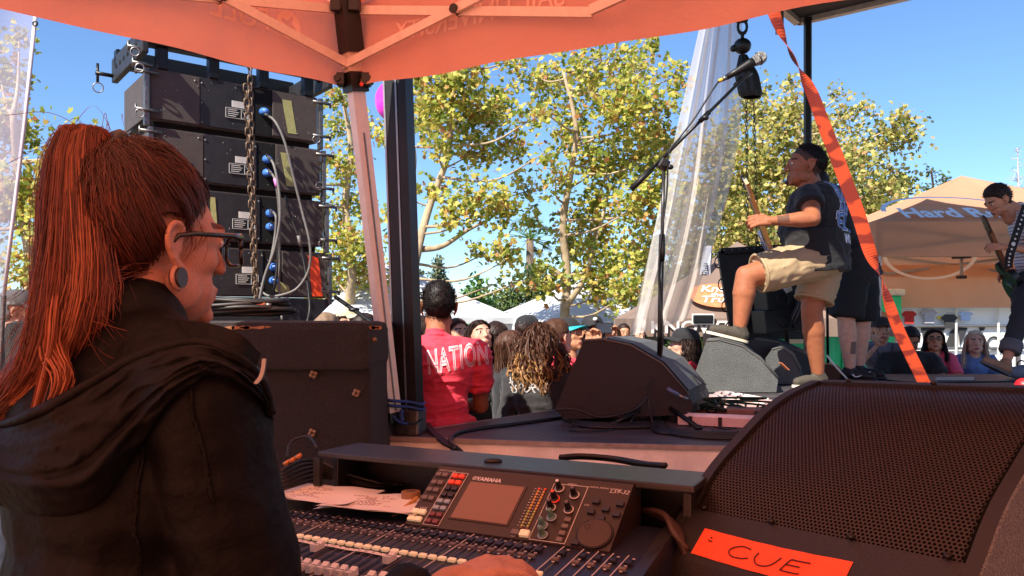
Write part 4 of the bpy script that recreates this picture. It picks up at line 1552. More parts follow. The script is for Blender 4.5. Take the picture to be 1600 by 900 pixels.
# rigging frame on top
fr = thing('rigging_frame', 'black steel rigging frame with pins on top of the speaker tower', 'frame', ap(0, 0, 0, AH), (0, 0, ANG))
MB().box((AWID/2, .0, .145), (AWID+.10, .07, .09), bev=.006).build('cross_beam', M_blackm, fr, world=False)
MB().box((AWID/2, .45, .145), (AWID+.10, .06, .09), bev=.006).build('cross_beam', M_blackm, fr, world=False)
for xx in (-.035, AWID+.035):
    o_ = MB().box((xx, .22, .10), (.03, .62, .12), bev=.006)
    o_.build('side_plate', M_cabd, fr, world=False)
    for k in range(6):
        MB().cyl((xx-.018, .02+.08*k, .10), (xx+.018, .02+.08*k, .10), .012, k=10).build('pin_hole', M_foam, fr, world=False)
for xx in (.06, .30, .55, AWID-.05):
    MB().box((xx, .01, .055), (.05, .05, .11), bev=.004).build('riser', M_blackm, fr, world=False)
MB().bar((.30, -.045, .10), (.50, -.045, .10), .012, .012).build('grab_bar', M_steel, fr, world=False)
for xx, zz in ((-.05, .17), (-.05, .07), (-.03, .0)):
    m = MB().cyl((xx-.05, -.035, zz), (xx+.04, -.035, zz), .009, k=10).cyl((xx-.045, -.035, zz-.02), (xx-.045, -.035, zz+.025), .006, k=8)
    m.build('locking_pin', M_steel, fr, world=False, smooth=True)
    MB().torus((xx-.02, -.05, zz-.025), .019, .0028, (.4, 1, .1)).build('pin_ring', M_alu, fr, world=False, smooth=True)
m = MB().cyl((-.03, .50, .07), (-.13, .50, .07), .01, k=10).cyl((-.12, .50, .02), (-.12, .50, .12), .007, k=8)
m.build('locking_pin', M_blackm, fr, world=False, smooth=True)
MB().torus((-.12, .49, -.005), .024, .003, (.2, 1, .1)).build('pin_ring', M_alu, fr, world=False, smooth=True)
# feet of the tower and the slanting stay
sf = thing('tower_base', 'black angled base under the lowest speaker box with a slanting stay', 'frame', ap(3, .4, 0, -.1), (0, 0, ANG))
zb_ = ZT-AST*3-AH
bz = 1.485-(zb_-.1)
m = MB().prism([(.10, .085), (AWID+.02, .095), (AWID-.12, bz), (.16, bz)], (-.4+.03, -.02, 0), (1, 0, 0), (0, 0, 1), (0, .4, 0))
m.build('wedge_base', M_cabd, sf, world=False)
MB().cyl(P(524, 464, 4.27), P(580, 503, 4.1), .012, k=8).build('stay', M_blackm, sf)
MB().ell(P(553, 484, 4.17), (.03, .015, .012)).build('stay_clamp', M_blackm, sf, smooth=True)
# hanging chain, doubled
ch = thing('lifting_chain', 'rusty steel chain hanging double down the speaker backs', 'chain', P(400, 470, 3.95))
chain(ch, P(390, 96, 3.92), P(401, 486, 3.98), .044, .0125, .004, M_chain)
chain(ch, P(384, 132, 3.94), P(399, 470, 4.0), .044, .0125, .004, M_chain)
# speaker cables
def cable(name, label, pts, r, material, n=40):
    t = thing(name, label, 'cable', pts[-1])
    MB().tube(spline(pts, n), r, 7).build('jacket', material, t, smooth=True)
    return t
cl = lambda L_: [P(*q) for q in L_]
cable('speaker_cable', 'long grey cable looping from the top box past the orange tape', cl([(414, 178, 4.03), (430, 190, 3.98), (445, 222, 3.97), (457, 270, 3.98), (472, 330, 4.0), (484, 380, 4.0), (483, 420, 4.02), (465, 450, 4.02), (440, 461, 4.0), (418, 462, 4.0), (405, 450, 4.02)]), .0068, M_cableg)
cable('speaker_cable', 'grey cable falling from the second box to the coil', cl([(417, 243, 4.05), (428, 258, 4.0), (436, 300, 3.98), (437, 345, 3.97), (428, 392, 3.96), (414, 430, 3.95), (405, 470, 3.93), (404, 492, 3.93)]), .007, M_cableg)
t = cable('speaker_cable', 'dark grey cable with a pink tag on the second box', cl([(419, 264, 4.05), (430, 280, 4.0), (433, 298, 4.0), (436, 330, 4.02), (437, 380, 4.03), (436, 430, 4.03), (437, 475, 4.02), (441, 500, 4.0)]), .0064, M_cableg)
MB().tube(cl([(430, 279, 3.995), (433, 292, 3.995)]), .0105, 8).build('pink_tag', mat('pink_tag', (220, 130, 210), .6), t, smooth=True)
cable('speaker_cable', 'pale cable dropping straight from the third box', cl([(422, 328, 4.06), (431, 338, 4.0), (430, 365, 4.0), (424, 400, 3.98), (412, 440, 3.96), (404, 480, 3.94)]), .0064, M_cableg)
t = cable('speaker_cable', 'black cable with a pale sleeve crossing the lower boxes', cl([(445, 305, 4.03), (455, 340, 4.03), (466, 370, 4.03), (472, 395, 4.05), (480, 440, 4.03), (484, 480, 4.0), (480, 504, 3.95)]), .007, M_cable)
MB().tube(cl([(466, 368, 4.028), (470, 385, 4.035)]), .009, 8).build('sleeve', M_cableg, t, smooth=True)
cable('speaker_cable', 'black cable from the third box hanging behind the grey ones', cl([(424, 346, 4.07), (432, 356, 4.03), (434, 400, 4.03), (430, 440, 4.02), (424, 470, 4.0)]), .007, M_cable)

# ------------------------------------------------------------------ things standing on the stage
def D(px, py, h=0.):
    """point on the deck (or h above it) seen at the pixel"""
    Yd = (ZC-ZD-h)*FPX/(py-500.0)
    return P(px, py, Yd)
def floor_wedge(name, label, side_px, Y, ext, mside, mfront, strip=(2, 6), group=None):
    pts = [P(x, y, Y) for x, y in side_px]
    t = thing(name, label, 'speaker', A(pts[0][0], pts[0][1], ZD), group=group)
    n = len(pts)
    ex = A(*ext, 0)
    exd = ex/np.linalg.norm(ex)
    pts = np.array(pts)
    pts[:, 2] = np.maximum(pts[:, 2], ZD+.006)
    m = MB()
    V = np.vstack([pts, pts+ex])
    m.add(V, [list(range(n))[::-1], list(range(n, 2*n))]+[[i, (i+1) % n, n+(i+1) % n, n+i] for i in range(n)])
    o_ = m.build('cabinet', mside, t)
    # grille sheet over the curved face, inset from the ends
    a, b = strip
    c_ = pts.mean(axis=0)
    q = pts[a:b+1].copy()
    out = []
    for i, p_ in enumerate(q):
        tt = q[min(i+1, len(q)-1)]-q[max(i-1, 0)]
        nn = np.cross(ex, tt); nn /= np.linalg.norm(nn)
        if nn@(p_-c_) < 0: nn = -nn
        out.append(p_+nn*.006)
    out = np.array(out)
    V = np.vstack([out+ex*.06, out+ex*.94])
    k = len(out)
    MB().add(V, [[i, i+1, k+i+1, k+i] for i in range(k-1)]).build('grille', mfront, t)
    # edge trims
    for s_ in (.0, 1.):
        MB().tube(pts[a:b+1]+ex*s_, .006, 6).build('edge_trim', mat('wedge_edge', (92, 90, 86), .7, var=.1), t, smooth=True)
    return t
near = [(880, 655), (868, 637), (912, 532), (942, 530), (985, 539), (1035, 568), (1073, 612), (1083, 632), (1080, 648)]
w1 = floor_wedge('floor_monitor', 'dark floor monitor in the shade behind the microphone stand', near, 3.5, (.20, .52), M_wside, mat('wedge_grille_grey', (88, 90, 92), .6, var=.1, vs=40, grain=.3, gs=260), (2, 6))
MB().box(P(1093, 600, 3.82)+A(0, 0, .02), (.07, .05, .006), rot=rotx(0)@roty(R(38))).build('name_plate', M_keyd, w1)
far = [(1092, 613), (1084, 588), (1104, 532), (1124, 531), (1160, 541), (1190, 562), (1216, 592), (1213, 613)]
w2 = floor_wedge('floor_monitor', 'grey carpeted floor monitor in the sun under the raised foot', far, 4.9, (.12, .42), M_carpetf, mat('wedge_grille_lit', (112, 110, 104), .6, var=.1, vs=40, grain=.3, gs=260), (2, 6))  # lighter copy of the grey grille, sunlight put into its colour
q = P(1221, 579, 5.05)
MB().box(q+A(.01, -.02, .028), (.065, .06, .003), rot=roty(R(43))).build('orange_label', mat('orange_sticker', (226, 128, 84), .7), w2)
third = [(1200, 607), (1196, 560), (1206, 546), (1220, 542), (1238, 556), (1250, 580), (1256, 607)]
floor_wedge('floor_monitor', 'second grey carpeted floor monitor half hidden by the standing leg', third, 5.55, (.15, .4), M_carpetf, M_cabd, (2, 5))
four = [(1165, 596), (1160, 536), (1180, 529), (1215, 534), (1255, 552), (1290, 580), (1298, 595)]
floor_wedge('floor_monitor', 'low black floor monitor behind the bass player', four, 6.0, (.15, .35), M_cabd, M_cabd, (2, 5))

# microphone stand
Ym = 3.62
ms = thing('microphone_stand', 'black boom microphone stand rising in front of the floor monitor', 'microphone stand', D(1028, 655))
MB().tube([P(1029, 640, Ym), P(1032, 470, Ym), P(1034, 395, Ym)], .0115, 12).build('base_tube', M_blackm, ms, smooth=True)
MB().tube([P(1034, 400, Ym), P(1037, 268, Ym)], .008, 12).build('sliding_tube', mat('tube_satin', (70, 68, 68), .35, .6), ms, smooth=True)
MB().tube([P(1033.6, 408, Ym), P(1034.2, 392, Ym), P(1034.6, 366, Ym)], [.014, .016, .013], 12).build('height_clutch', M_black, ms, smooth=True)
m = MB().tube([P(1029, 606, Ym), P(1029, 640, Ym)], [.016, .03], 12)
m.build('base_hub', M_black, ms, smooth=True)
for dx, dy in ((-70, 14), (62, 26), (10, -6)):
    e_ = D(1029+dx, 655+dy*.5, .012)
    MB().tube([P(1029, 625, Ym), e_], .010, 8).build('leg', M_blackm, ms, smooth=True)
    MB().ell(e_, (.02, .016, .012)).build('leg_tip', M_rubber, ms, smooth=True)
m = MB().box(P(1037, 257, Ym), (.045, .03, .05), rot=roty(R(30)), bev=.008)
m.cyl(P(1037, 257, Ym)+A(0, -.03, 0), P(1037, 257, Ym)+A(0, .03, 0), .014, k=14)
m.build('boom_clutch', M_black, ms)
MB().ell(P(1046, 262, Ym)+A(0, -.015, 0), (.016, .012, .012)).build('clutch_knob', M_black, ms, smooth=True)
b0, b1 = P(986, 296, Ym+.02), P(1172, 112, Ym-.02)
MB().tube([b0, b1], .0075, 10).build('boom_arm', M_blackm, ms, smooth=True)
MB().tube([b0, b0+(b1-b0)*.17], .0135, 12).build('counterweight_grip', M_rubber, ms, smooth=True)
MB().tube([b0+(b1-b0)*.58, b0+(b1-b0)*.66], .0115, 12).build('extension_clutch', M_black, ms, smooth=True)
MB().ell(P(1102, 184, Ym-.03), (.016, .012, .012)).build('clutch_knob', M_black, ms, smooth=True)
m = MB().tube([P(1148, 134, Ym), P(1160, 122, Ym)], .011, 10).tube([P(1158, 126, Ym), P(1172, 112, Ym)], [.010, .016], 12)
m.build('microphone_clip', M_black, ms, smooth=True)
mc = thing('microphone', 'dynamic vocal microphone with worn silver ball grille on the boom', 'microphone', P(1150, 112, Ym))
MB().tube([P(1135, 121, Ym-.02), P(1150, 112.5, Ym-.02), P(1170, 100, Ym-.02), P(1178, 96, Ym-.02)], [.012, .0155, .019, .021], 16).build('handle', M_black, mc, smooth=True)
M_ball = mat('mic_ball', (176, 172, 164), .4, .7, var=.2, vs=60, bump=.8, bs=700)
m = MB().ell(P(1188, 90.5, Ym-.02), (.030, .027, .029), nu=24, nv=16)
m.tube([P(1177, 97, Ym-.02), P(1184, 93, Ym-.02)], [.0215, .027], 20)
m.build('ball_grille', M_ball, mc, smooth=True)
MB().torus(P(1185.5, 92, Ym-.02), .0275, .004, P(1188, 90.5, 1)-P(1177, 97, 1), 24, 6).build('grille_band', M_steel, mc, smooth=True)
MB().tube([P(1123, 127, Ym-.02), P(1129, 124, Ym-.02)], .0085, 12).build('yellow_ring', mat('yellow_tape', (206, 170, 60), .6), mc, smooth=True)
MB().tube([P(1129, 124, Ym-.02), P(1136, 120.5, Ym-.02)], .0105, 12).build('connector', M_steel, mc, smooth=True)
cable('microphone_cable', 'thin black cable wound along the boom from the microphone', [P(1123, 127, Ym-.02), P(1110, 146, Ym-.04), P(1085, 185, Ym-.03), P(1062, 215, Ym-.03), P(1045, 240, Ym-.03), P(1042, 300, Ym-.015), P(1029, 420, Ym-.02), P(1036, 520, Ym-.02), P(1028, 580, Ym-.02), P(1010, 620, Ym-.05), D(985, 660, .02)], .0042, M_cable, 80)

# cables lying on the deck
def deck_cable(label, pts, r=.007, material=None, h=.008):
    q = [D(px, py, h+(e[0] if e else 0)) for px, py, *e in pts]
    return cable('stage_cable', label, q, r, material or M_cable, 60)
deck_cable('thick black cable crossing the near stage deck below the red shirt', [(712, 700), (703, 690), (712, 678), (745, 670), (800, 663), (860, 655), (905, 648)], .0085)
for k in range(4):
    deck_cable(['front', 'second', 'third', 'last'][k]+' black cable of the bundle under the dark floor monitor', [(880+k*4, 655+k), (905, 659+k*2), (950, 662+k*2), (1000, 660+k*2.5), (1030+k*5, 657+k*3)], .007)
deck_cable('thin black cable loop on the deck near the stand base', [(920, 664), (890, 668), (905, 674), (950, 672), (965, 666), (1010, 662)], .0035)
for k in range(3):
    deck_cable(['upper', 'middle', 'lower'][k]+' black cable running from the stand base along the deck', [(1012+k*6, 640), (1020, 664+k*3), (1050, 672+k*3), (1100, 676+k*4), (1160, 678+k*4)], .0075)
deck_cable('short loop of black cord on the deck by the light bars', [(1112, 675), (1115, 667), (1135, 671), (1152, 669), (1153, 674)], .0035)
cable('hanging_cord', 'thin cord hanging from the floor monitor side to the deck', [P(1020, 592, 3.46), P(1012, 600, 3.45), P(1013, 630, 3.45), D(1020, 662, .01)], .0045, M_cable)
cable('draped_cable', 'two black cables draped along the floor monitor foot', [P(868, 640, 3.44), P(900, 640, 3.42), P(940, 652, 3.4), P(990, 640, 3.42), P(1014, 618, 3.45)], .006, M_cable)
cb = thing('edge_cables', 'bundle of black cables slipping over the stage edge by the post', 'cable', D(668, 664))
for k in range(5):
    q = [D(662+k*2, 662, .02), D(672+k*2, 674, .012), P(690+k*3, 692, 2.98), P(704+k*3, 700, 2.9), P(716+k*3, 712, 2.86)]
    MB().tube(spline(q, 18), .0055, 6).build('cable', M_cable, cb, smooth=True)
tcab = thing('adapter_plug', 'blue and silver jack plug sticking out beside the stand', 'plug', P(1050, 612, 3.5))
MB().tube([P(1043, 607, 3.45), P(1060, 617, 3.45)], .008, 10).build('sleeve', mat('blue_sleeve', (90, 110, 150), .4), tcab, smooth=True)
MB().tube([P(1060, 617, 3.45), P(1075, 624, 3.45)], .0065, 10).build('tip', M_alu, tcab, smooth=True)

# pale light bars and pedals on the deck
M_lbar = mat('light_bar', (214, 178, 172), .45, var=.08, vs=30)
def light_bar(label, a, b, wdt, hgt):
    a, b = D(*a, hgt/2+.004), D(*b, hgt/2+.004)
    t = thing('light_bar', label, 'light bar', a-A(0, 0, hgt/2), group='light bars on the deck')
    MB().bar(a, b, wdt, hgt).build('housing', M_lbar, t)
    d = (b-a)/np.linalg.norm(b-a); s_ = np.cross(d, A(0, 0, 1))
    for o_ in (-.28, .28):
        MB().tube([a+s_*wdt*o_+A(0, 0, hgt*.55)+d*.03, b+s_*wdt*o_+A(0, 0, hgt*.55)-d*.03], .008, 8).build('tube', mat('lamp_tube', (235, 214, 206), .3), t, smooth=True)
    for f_ in (.15, .5, .9):
        c_ = a+(b-a)*f_
        MB().bar(c_-d*.008, c_+d*.008, wdt*1.06, hgt*1.12).build('bracket', M_black, t)
light_bar('long pale light bar lying nearest to the perforated wedge', (1062, 655), (1195, 661), .09, .035)
light_bar('pale light bar lying behind the tangled green cord', (1105, 622), (1190, 640), .10, .04)
light_bar('thin pale light bar farthest back beside the grey monitor', (1125, 616), (1200, 630), .06, .03)
m = MB()
pd_ = thing('effects_pedal', 'flat black effects pedal beside the floor monitor tip', 'pedal', D(1085, 632))
MB().box(D(1092, 628, .03), (.22, .10, .045), rot=rotz(-.5), bev=.008).build('housing', M_blackm, pd_)
MB().box(D(1078, 622, .06), (.10, .09, .012), rot=rotz(-.5), bev=.004).build('footplate', M_rubber, pd_)
bd = thing('pedal_board', 'thin black board lying between the light bars', 'board', D(1090, 642))
MB().bar(D(1065, 645, .012), D(1150, 652, .012), .10, .022).build('board', M_black, bd)
MB().bar(D(1065, 640, .03), D(1150, 647, .03), .015, .016).build('rail', mat('rail_brown', (110, 70, 60), .5), bd)
bk = thing('small_box', 'small brown metal box among the light bars', 'box', D(1160, 648))
MB().box(D(1163, 648, .035), (.15, .10, .06), rot=rotz(-.25), bev=.006).build('housing', mat('box_brown', (120, 84, 74), .5), bk)
MB().box(D(1172, 649, .04)+A(.03, -.05, 0), (.05, .03, .05), rot=rotz(-.25), bev=.004).build('socket', M_rubber, bk)
gc = thing('extension_lead', 'tangled dark green lead heaped on the light bars', 'lead', D(1150, 634))
rs = random.Random(5)
c_ = D(1148, 632, .07)
pts = [c_+A(rs.uniform(-.15, .17), rs.uniform(-.08, .08), rs.uniform(-.03, .03)) for _ in range(22)]
MB().tube(spline(pts, 160), .0055, 5).build('cord', mat('cord_green', (32, 58, 44), .5), gc, smooth=True)
for k in range(7):
    p_ = pts[k*3]
    MB().box(p_, (.03, .014, .012), rot=rotz(k), bev=.002).build('socket', mat('cord_green', (32, 58, 44), .5), gc)
bcord = thing('black_lead', 'black cord looped over the pale light bar end', 'lead', D(1112, 640))
q = [D(1105, 625, .06), D(1112, 622, .09), D(1120, 632, .08), D(1117, 645, .04), D(1110, 648, .02), D(1104, 640, .05), D(1112, 634, .08)]
MB().tube(spline(q, 40), .005, 6).build('cord', M_cable, bcord, smooth=True)
# papers and flat things at the far stage edge
pp_ = thing('stage_papers', 'flat pale paper sheet on the far stage edge before the denim jacket', 'paper', D(1490, 591))
MB().grid(lambda u, v: D(1462+60*u, 594-5*v, .004+.01*math.sin(u*3)*v), 10, 4).build('sheet', mat('grey_paper', (190, 184, 172), .8), pp_, smooth=True)
MB().grid(lambda u, v: D(1466+58*u, 596-3*v, .003), 8, 2).build('dark_sheet', mat('dark_paper', (60, 56, 54), .8), pp_, smooth=True)
cable('stage_cable', 'black cable along the far stage edge under the tan shoe', [D(1360, 590, .006), D(1420, 597, .006), D(1500, 597, .006), D(1580, 596, .006), D(1640, 597, .006)], .006, M_cable)
cable('stage_cable', 'white cable slanting down by the standing leg', [P(1292, 555, 5.6), P(1305, 572, 5.6), D(1328, 597, .006)], .007, M_white, 20)
st2 = thing('straight_stand', 'thin black straight stand behind the standing leg', 'stand', D(1294, 588))
MB().tube([D(1294, 590), P(1292, 440, 6.1)], .011, 8).build('tube', M_blackm, st2, smooth=True)
MB().tube([D(1294, 590), D(1294, 590, .02)], [.12, .10], 20).build('base', M_blackm, st2)

# black road case lid and speaker stack beyond the bass player
tw = thing('bolted_speaker', 'tall black speaker panel with bolted rim behind the raised knee', 'speaker', A(2.0, 6.9, zg(6.9)))
Yt = 6.9
q = [P(1124, 393, Yt), P(1262, 384, Yt), P(1268, 530, Yt), P(1146, 530, Yt)]
q = np.array(q)
back = q+A(.10, .30, 0)
MB().add(np.vstack([q, back]), [[3, 2, 1, 0], [4, 5, 6, 7], [0, 1, 5, 4], [1, 2, 6, 5], [2, 3, 7, 6], [3, 0, 4, 7]]).build('cabinet', M_black, tw)
for a, b in ((0, 1), (0, 3), (1, 2)):
    MB().bar(q[a]+A(0, -.02, 0), q[b]+A(0, -.02, 0), .05, .05).build('rim', M_blackm, tw)
for k in range(12):
    p_ = q[0]+(q[1]-q[0])*(k+.5)/12
    MB().ell(p_+A(0, -.05, .005), (.008, .005, .008), nu=8, nv=6).build('rivet', M_steel, tw, smooth=True)
for k in range(4):
    p_ = q[0]+(q[3]-q[0])*(k+.5)/4
    MB().torus(p_+A(-.03, -.02, 0), .03, .005, (0, 1, 0), 10, 5, 1.6).build('handle', M_blackm, tw, smooth=True)
MB().box(A(1.98, 7.1, (ZC-.1+zg(6.9))/2), (.5, .3, ZC-.15-zg(6.9))).build('plinth', M_black, tw)
for k, (px0, py0, px1, py1) in enumerate(((1188, 452, 1238, 500), (1180, 466, 1246, 518))):
    pass
sm = thing('small_speakers', 'pair of small black speakers on a stand between the legs', 'speaker', P(1228, 560, 6.7))
for k, (cx_, cy_, wx, hz_) in enumerate(((1210, 468, .26, .16), (1213, 500, .32, .19))):
    c_ = P(cx_, cy_, 6.55)
    MB().box(c_, (wx, .22, hz_), rot=rotz(.2)@roty(-.12), bev=.01).build('cabinet', M_black, sm)
    MB().torus(c_+A(.03, -.115, -.01), .05, .008, (0, 1, 0), 20, 6).build('cone_rim', M_rubber, sm, smooth=True)
MB().tube([P(1229, 440, 6.6), A(*P(1230, 560, 6.6)[:2], ZD)], .02, 8).build('pole', M_blackm, sm, smooth=True)
for k in range(5):
    q_ = [P(1232+k*3, 450, 6.5), P(1246+k*2, 470, 6.45), P(1236+k*3, 495, 6.45), P(1228+k*2, 515, 6.5)]
    MB().tube(spline(q_, 16), .008, 5).build('cable', M_cableg if k % 2 else M_cable, sm, smooth=True)
bag = thing('gig_bag', 'black padded bag hanging beside the small speakers', 'bag', P(1262, 560, 6.4))
m = MB().rc(P(1243, 425, 6.55), .07, P(1258, 500, 6.55), .10); m.ell(P(1252, 470, 6.55), (.10, .08, .22), rot=roty(-.15))
V_, F_ = remesh(m, .02, 4)
V_ = V_+normals(V_, F_)*(.012*(vnoise(V_*14, 3)-.5))[:, None]
from_np('bag_body', V_, F_, M_rubber, bag)
MB().tube(spline([P(1238, 440, 6.48), P(1226, 470, 6.46), P(1240, 512, 6.46)], 14), .01, 6).build('strap', M_black, bag, smooth=True)
# ------------------------------------------------------------------ tents beyond
def popup(name, label, cx_, cy_, half, zv, ze, zp, base, rot, material, frame=True, valance=True, sagk=.1):
    t = thing(name, label, 'tent', (cx_, cy_, base), (0, 0, rot))
    c4 = [A(-half, -half), A(half, -half), A(half, half), A(-half, half)]
    pk = A(0, 0, zp-base)
    for i in range(4):
        a, b = c4[i], c4[(i+1) % 4]
        def f(u, v):
            p_ = A(*(a+(b-a)*u), ze-base)
            q = p_+(pk-p_)*v
            q[2] -= sagk*math.sin(pi*v)*(.5+.5*math.sin(pi*u))+.02*math.sin(u*14)*v*(1-v)
            return q
        MB().grid(f, 16, 12).build('roof_panel', material, t, smooth=True, world=False)
        if valance:
            def f2(u, v):
                p_ = a+(b-a)*u
                n = A(p_[0], p_[1])/(np.linalg.norm(p_)+1e-6)
                w_ = .02*math.sin(u*25)*v
                return A(p_[0]+n[0]*w_, p_[1]+n[1]*w_, ze-base+(zv-ze)*v)
            MB().grid(f2, 30, 3).build('valance', material, t, smooth=True, world=False)
    for a in c4:
        MB().box((a[0]*.985, a[1]*.985, (ze-base)/2), (.05, .05, ze-base-.02)).build('leg', M_tentbar, t, world=False)
    if frame:
        for i in range(4):
            a, b = c4[i]*.98, c4[(i+1) % 4]*.98
            for k in range(2):
                p0, p1 = a+(b-a)*k/2, a+(b-a)*(k+1)/2
                MB().bar(A(*p0, zv-base+.05), A(*p1, ze-base-.04), .02, .035).build('truss_bar', M_alu, t, world=False)
                MB().bar(A(*p0, ze-base-.04), A(*p1, zv-base+.05), .02, .035).build('truss_bar', M_alu, t, world=False)
    return t
popup('festival_tent', 'white pop up tent partly hidden behind the dark post', -2.9, 19.2, 2.35, 1.42, 1.56, 2.95, zg(19), .35, M_wtent)
popup('festival_tent', 'white pop up tent behind the curly haired woman', 1.45, 18.6, 1.65, 1.24, 1.46, 2.40, zg(18), .55, M_wtent, sagk=.06)
tc_ = popup('logo_tent', 'grey brown tent with an orange oval sign beside the sheer drape', 3.15, 11.2, 1.55, 1.30, 1.52, 2.60, zg(11), -.02, M_btent)
# writing on the grey brown tent: valance words and oval sign on the slope
yf = 11.2-1.55-.03
V_, F_ = text_mesh('KNOWTHETRUTHMUSIC', .21, bold=.004)
V_ = V_*A(1.22, 1, 1)
MB().add(lay(V_, A(1.66, yf, 1.345), (1, .02, 0), (0, 0, 1)), F_).build('lettering', mat('print_pale', (214, 206, 200), .8), tc_)
qa, qb = P(1046, 492, yf+.1), P(1200, 470, yf+.6)
ov = []
slope_u = A(1, 0, 0); slope_v = A(0, 1.55, 1.08)/math.hypot(1.55, 1.08)
oc = P(1120, 466, 10.0)+A(0, 0, 0)
oc = A(oc[0], 9.68+.28, 1.52+.28*1.08/1.55+.02)
oc = A((1120-800)/FPX*10.0, 10.0, 1.52+(10.0-9.65)*1.08/1.55)
m = MB()
V2 = [(0, 0, 0)]+[(.36*math.cos(2*pi*i/36), .27*math.sin(2*pi*i/36), 0) for i in range(36)]
FF = [[0, 1+i, 1+(i+1) % 36] for i in range(36)]
nrm_ = np.cross(slope_u, slope_v)
m.add(lay(np.array(V2), oc+nrm_*.03+A(0, 0, .02), slope_u, slope_v), FF).build('oval_sign', mat('sign_orange', (206, 128, 84), .8), tc_)
for s_, dx, dy, sz_ in (('Know', -.20, .07, .2), ('the', -.09, -.04, .12), ('Truth', -.24, -.17, .2)):
    V_, F_ = text_mesh(s_, sz_, shear=.35, bold=.003)
    MB().add(lay(V_, oc+nrm_*.036+A(0, 0, .024)+slope_u*dx+slope_v*dy, slope_u, slope_v), F_).build('lettering', mat('sign_white', (240, 232, 222), .7), tc_)
sgn = MB().box(A((1098-800)/FPX*yf, yf-.02, 1.51), (.24, .03, .10), bev=.02)
sgn.build('number_plate', M_plate, tc_)
MB().box(A((1098-800)/FPX*yf, yf-.012, 1.51), (.27, .02, .13), bev=.02).build('plate_rim', M_label, tc_)

# big orange canopy on the far side of the stage
ot = popup('orange_tent', 'peach orange canopy with white curved lettering behind the right guitarist', 5.45, 9.70, 1.90, 2.12, 2.46, 3.25, zg(9), .0, M_otent)
# lettering and ring on the front slope
fy = 9.70-1.90
zf = 2.46; sl_ = (3.25-2.46)/1.90
su = A(1, 0, 0); sv = A(-.0, 1, sl_); sv /= np.linalg.norm(sv)
sn = np.cross(su, sv)
M_logo = mat('logo_white', (246, 244, 244), .8, var=.04)
def slope_print(V2, F2, ox, oy, nm='lettering'):
    o_ = A(ox, fy+oy, zf+oy*sl_-.10*math.sin(pi*oy/1.90)*.8)+sn*.035
    MB().add(lay(V2, o_, su, sv), F2).build(nm, M_logo, ot)
V_, F_ = text_mesh('Hard Rock', .29, shear=.25, bold=.008)
V_ = V_-A(V_[:, 0].max()/2, 0, 0)
V_[:, 1] = V_[:, 1]*1.7-.04*(V_[:, 0]/.9)**2
slope_print(V_, F_, 4.52, .08)
def arc(r0, r1, a0, a1, ky=1.):
    V2, F2 = [], []
    n = 40
    for i in range(n+1):
        a = a0+(a1-a0)*i/n
        V2 += [(r0*math.cos(a), r0*math.sin(a)*ky, 0), (r1*math.cos(a), r1*math.sin(a)*ky, 0)]
        if i: F2.append([2*i-2, 2*i-1, 2*i+1, 2*i])
    return np.array(V2), F2
V_, F_ = arc(.80, .85, R(14), R(166), .95)
slope_print(V_, F_, 4.55, .10, 'ring_print')
# the back curtain of the canopy, seen from inside, with the lower half of the ring
def f(u, v): return A(3.57+4.2*u, 11.55+.03*math.sin(u*16), 2.3-.62*v)
MB().grid(f, 30, 6).build('curtain', M_otent, ot, smooth=True)
def f(u, v): return A(3.57+.02*math.sin(u*15), 7.86+3.65*u, 2.3-.15*v)
MB().grid(f, 30, 4).build('curtain', M_otent, ot, smooth=True)
V_, F_ = arc(.60, .66, R(185), R(355), .55)
MB().add(lay(V_, A(5.75, 11.0, 2.42), (1, 0, 0), (0, -.1, 1)), F_).build('ring_print', M_logo, ot)
# centre pole and hub under the peak
MB().tube([A(5.45, 9.70, 2.0), A(5.45, 9.70, 3.1)], .02, 8).build('centre_pole', M_alu, ot)
MB().box(A(5.45, 9.70, 2.28), (.16, .16, .07), bev=.01).build('hub', M_black, ot)
for a in ((3.58, 7.9), (7.3, 7.9), (3.58, 11.5), (7.3, 11.5), (5.45, 7.86), (5.45, 11.5)):
    MB().bar(A(5.45, 9.70, 2.28), A(*a, 2.42), .02, .035).build('roof_strut', M_alu, ot)
MB().box(A(5.45, 9.70, 2.02), (.09, .09, .04), bev=.01).build('pole_foot', M_black, ot)

# orange canopy scrap far at the left edge
popup('red_tent', 'red orange tent far behind the ponytail', -7.4, 10.2, 1.5, 1.40, 1.65, 2.05, zg(10), .2, M_tent, frame=False)

# feather flag with lettering
fl = thing('feather_flag', 'narrow white feather flag with dark lettering beside the sheer drape', 'flag', A(2.6, 10.6, zg(10.6)))
Yf = 10.6
def f(u, v):
    x0 = 1100-10*v-4*math.sin(v*3); x1 = 1110+(1-v)*2-8*v
    return P(x0+(x1-x0)*u, 384+130*v, Yf+.03*math.sin(u*4+v*6))
MB().grid(f, 6, 24).build('fabric', cloth('flag_white', (226, 228, 238), trans=.35, var=.03), fl, smooth=True)
MB().tube([P(1112, 384, Yf), P(1104, 515, Yf), A(P(1104, 515, Yf)[0], Yf, zg(Yf))], .012, 6).build('pole', M_alu, fl, smooth=True)
for k in range(5):
    c_ = P(1102-k*1.8, 418+k*13, Yf-.05)
    m = MB()
    for j in range(4):
        m.box(c_+A(random.uniform(-.02, .02), 0, .03*j-.04), (random.uniform(.03, .06), .004, .012))
    m.box(c_+A(random.choice((-.025, .025)), 0, 0), (.012, .004, .10))
    m.build('dark_mark', mat('flag_ink', (40, 42, 52), .7), fl)

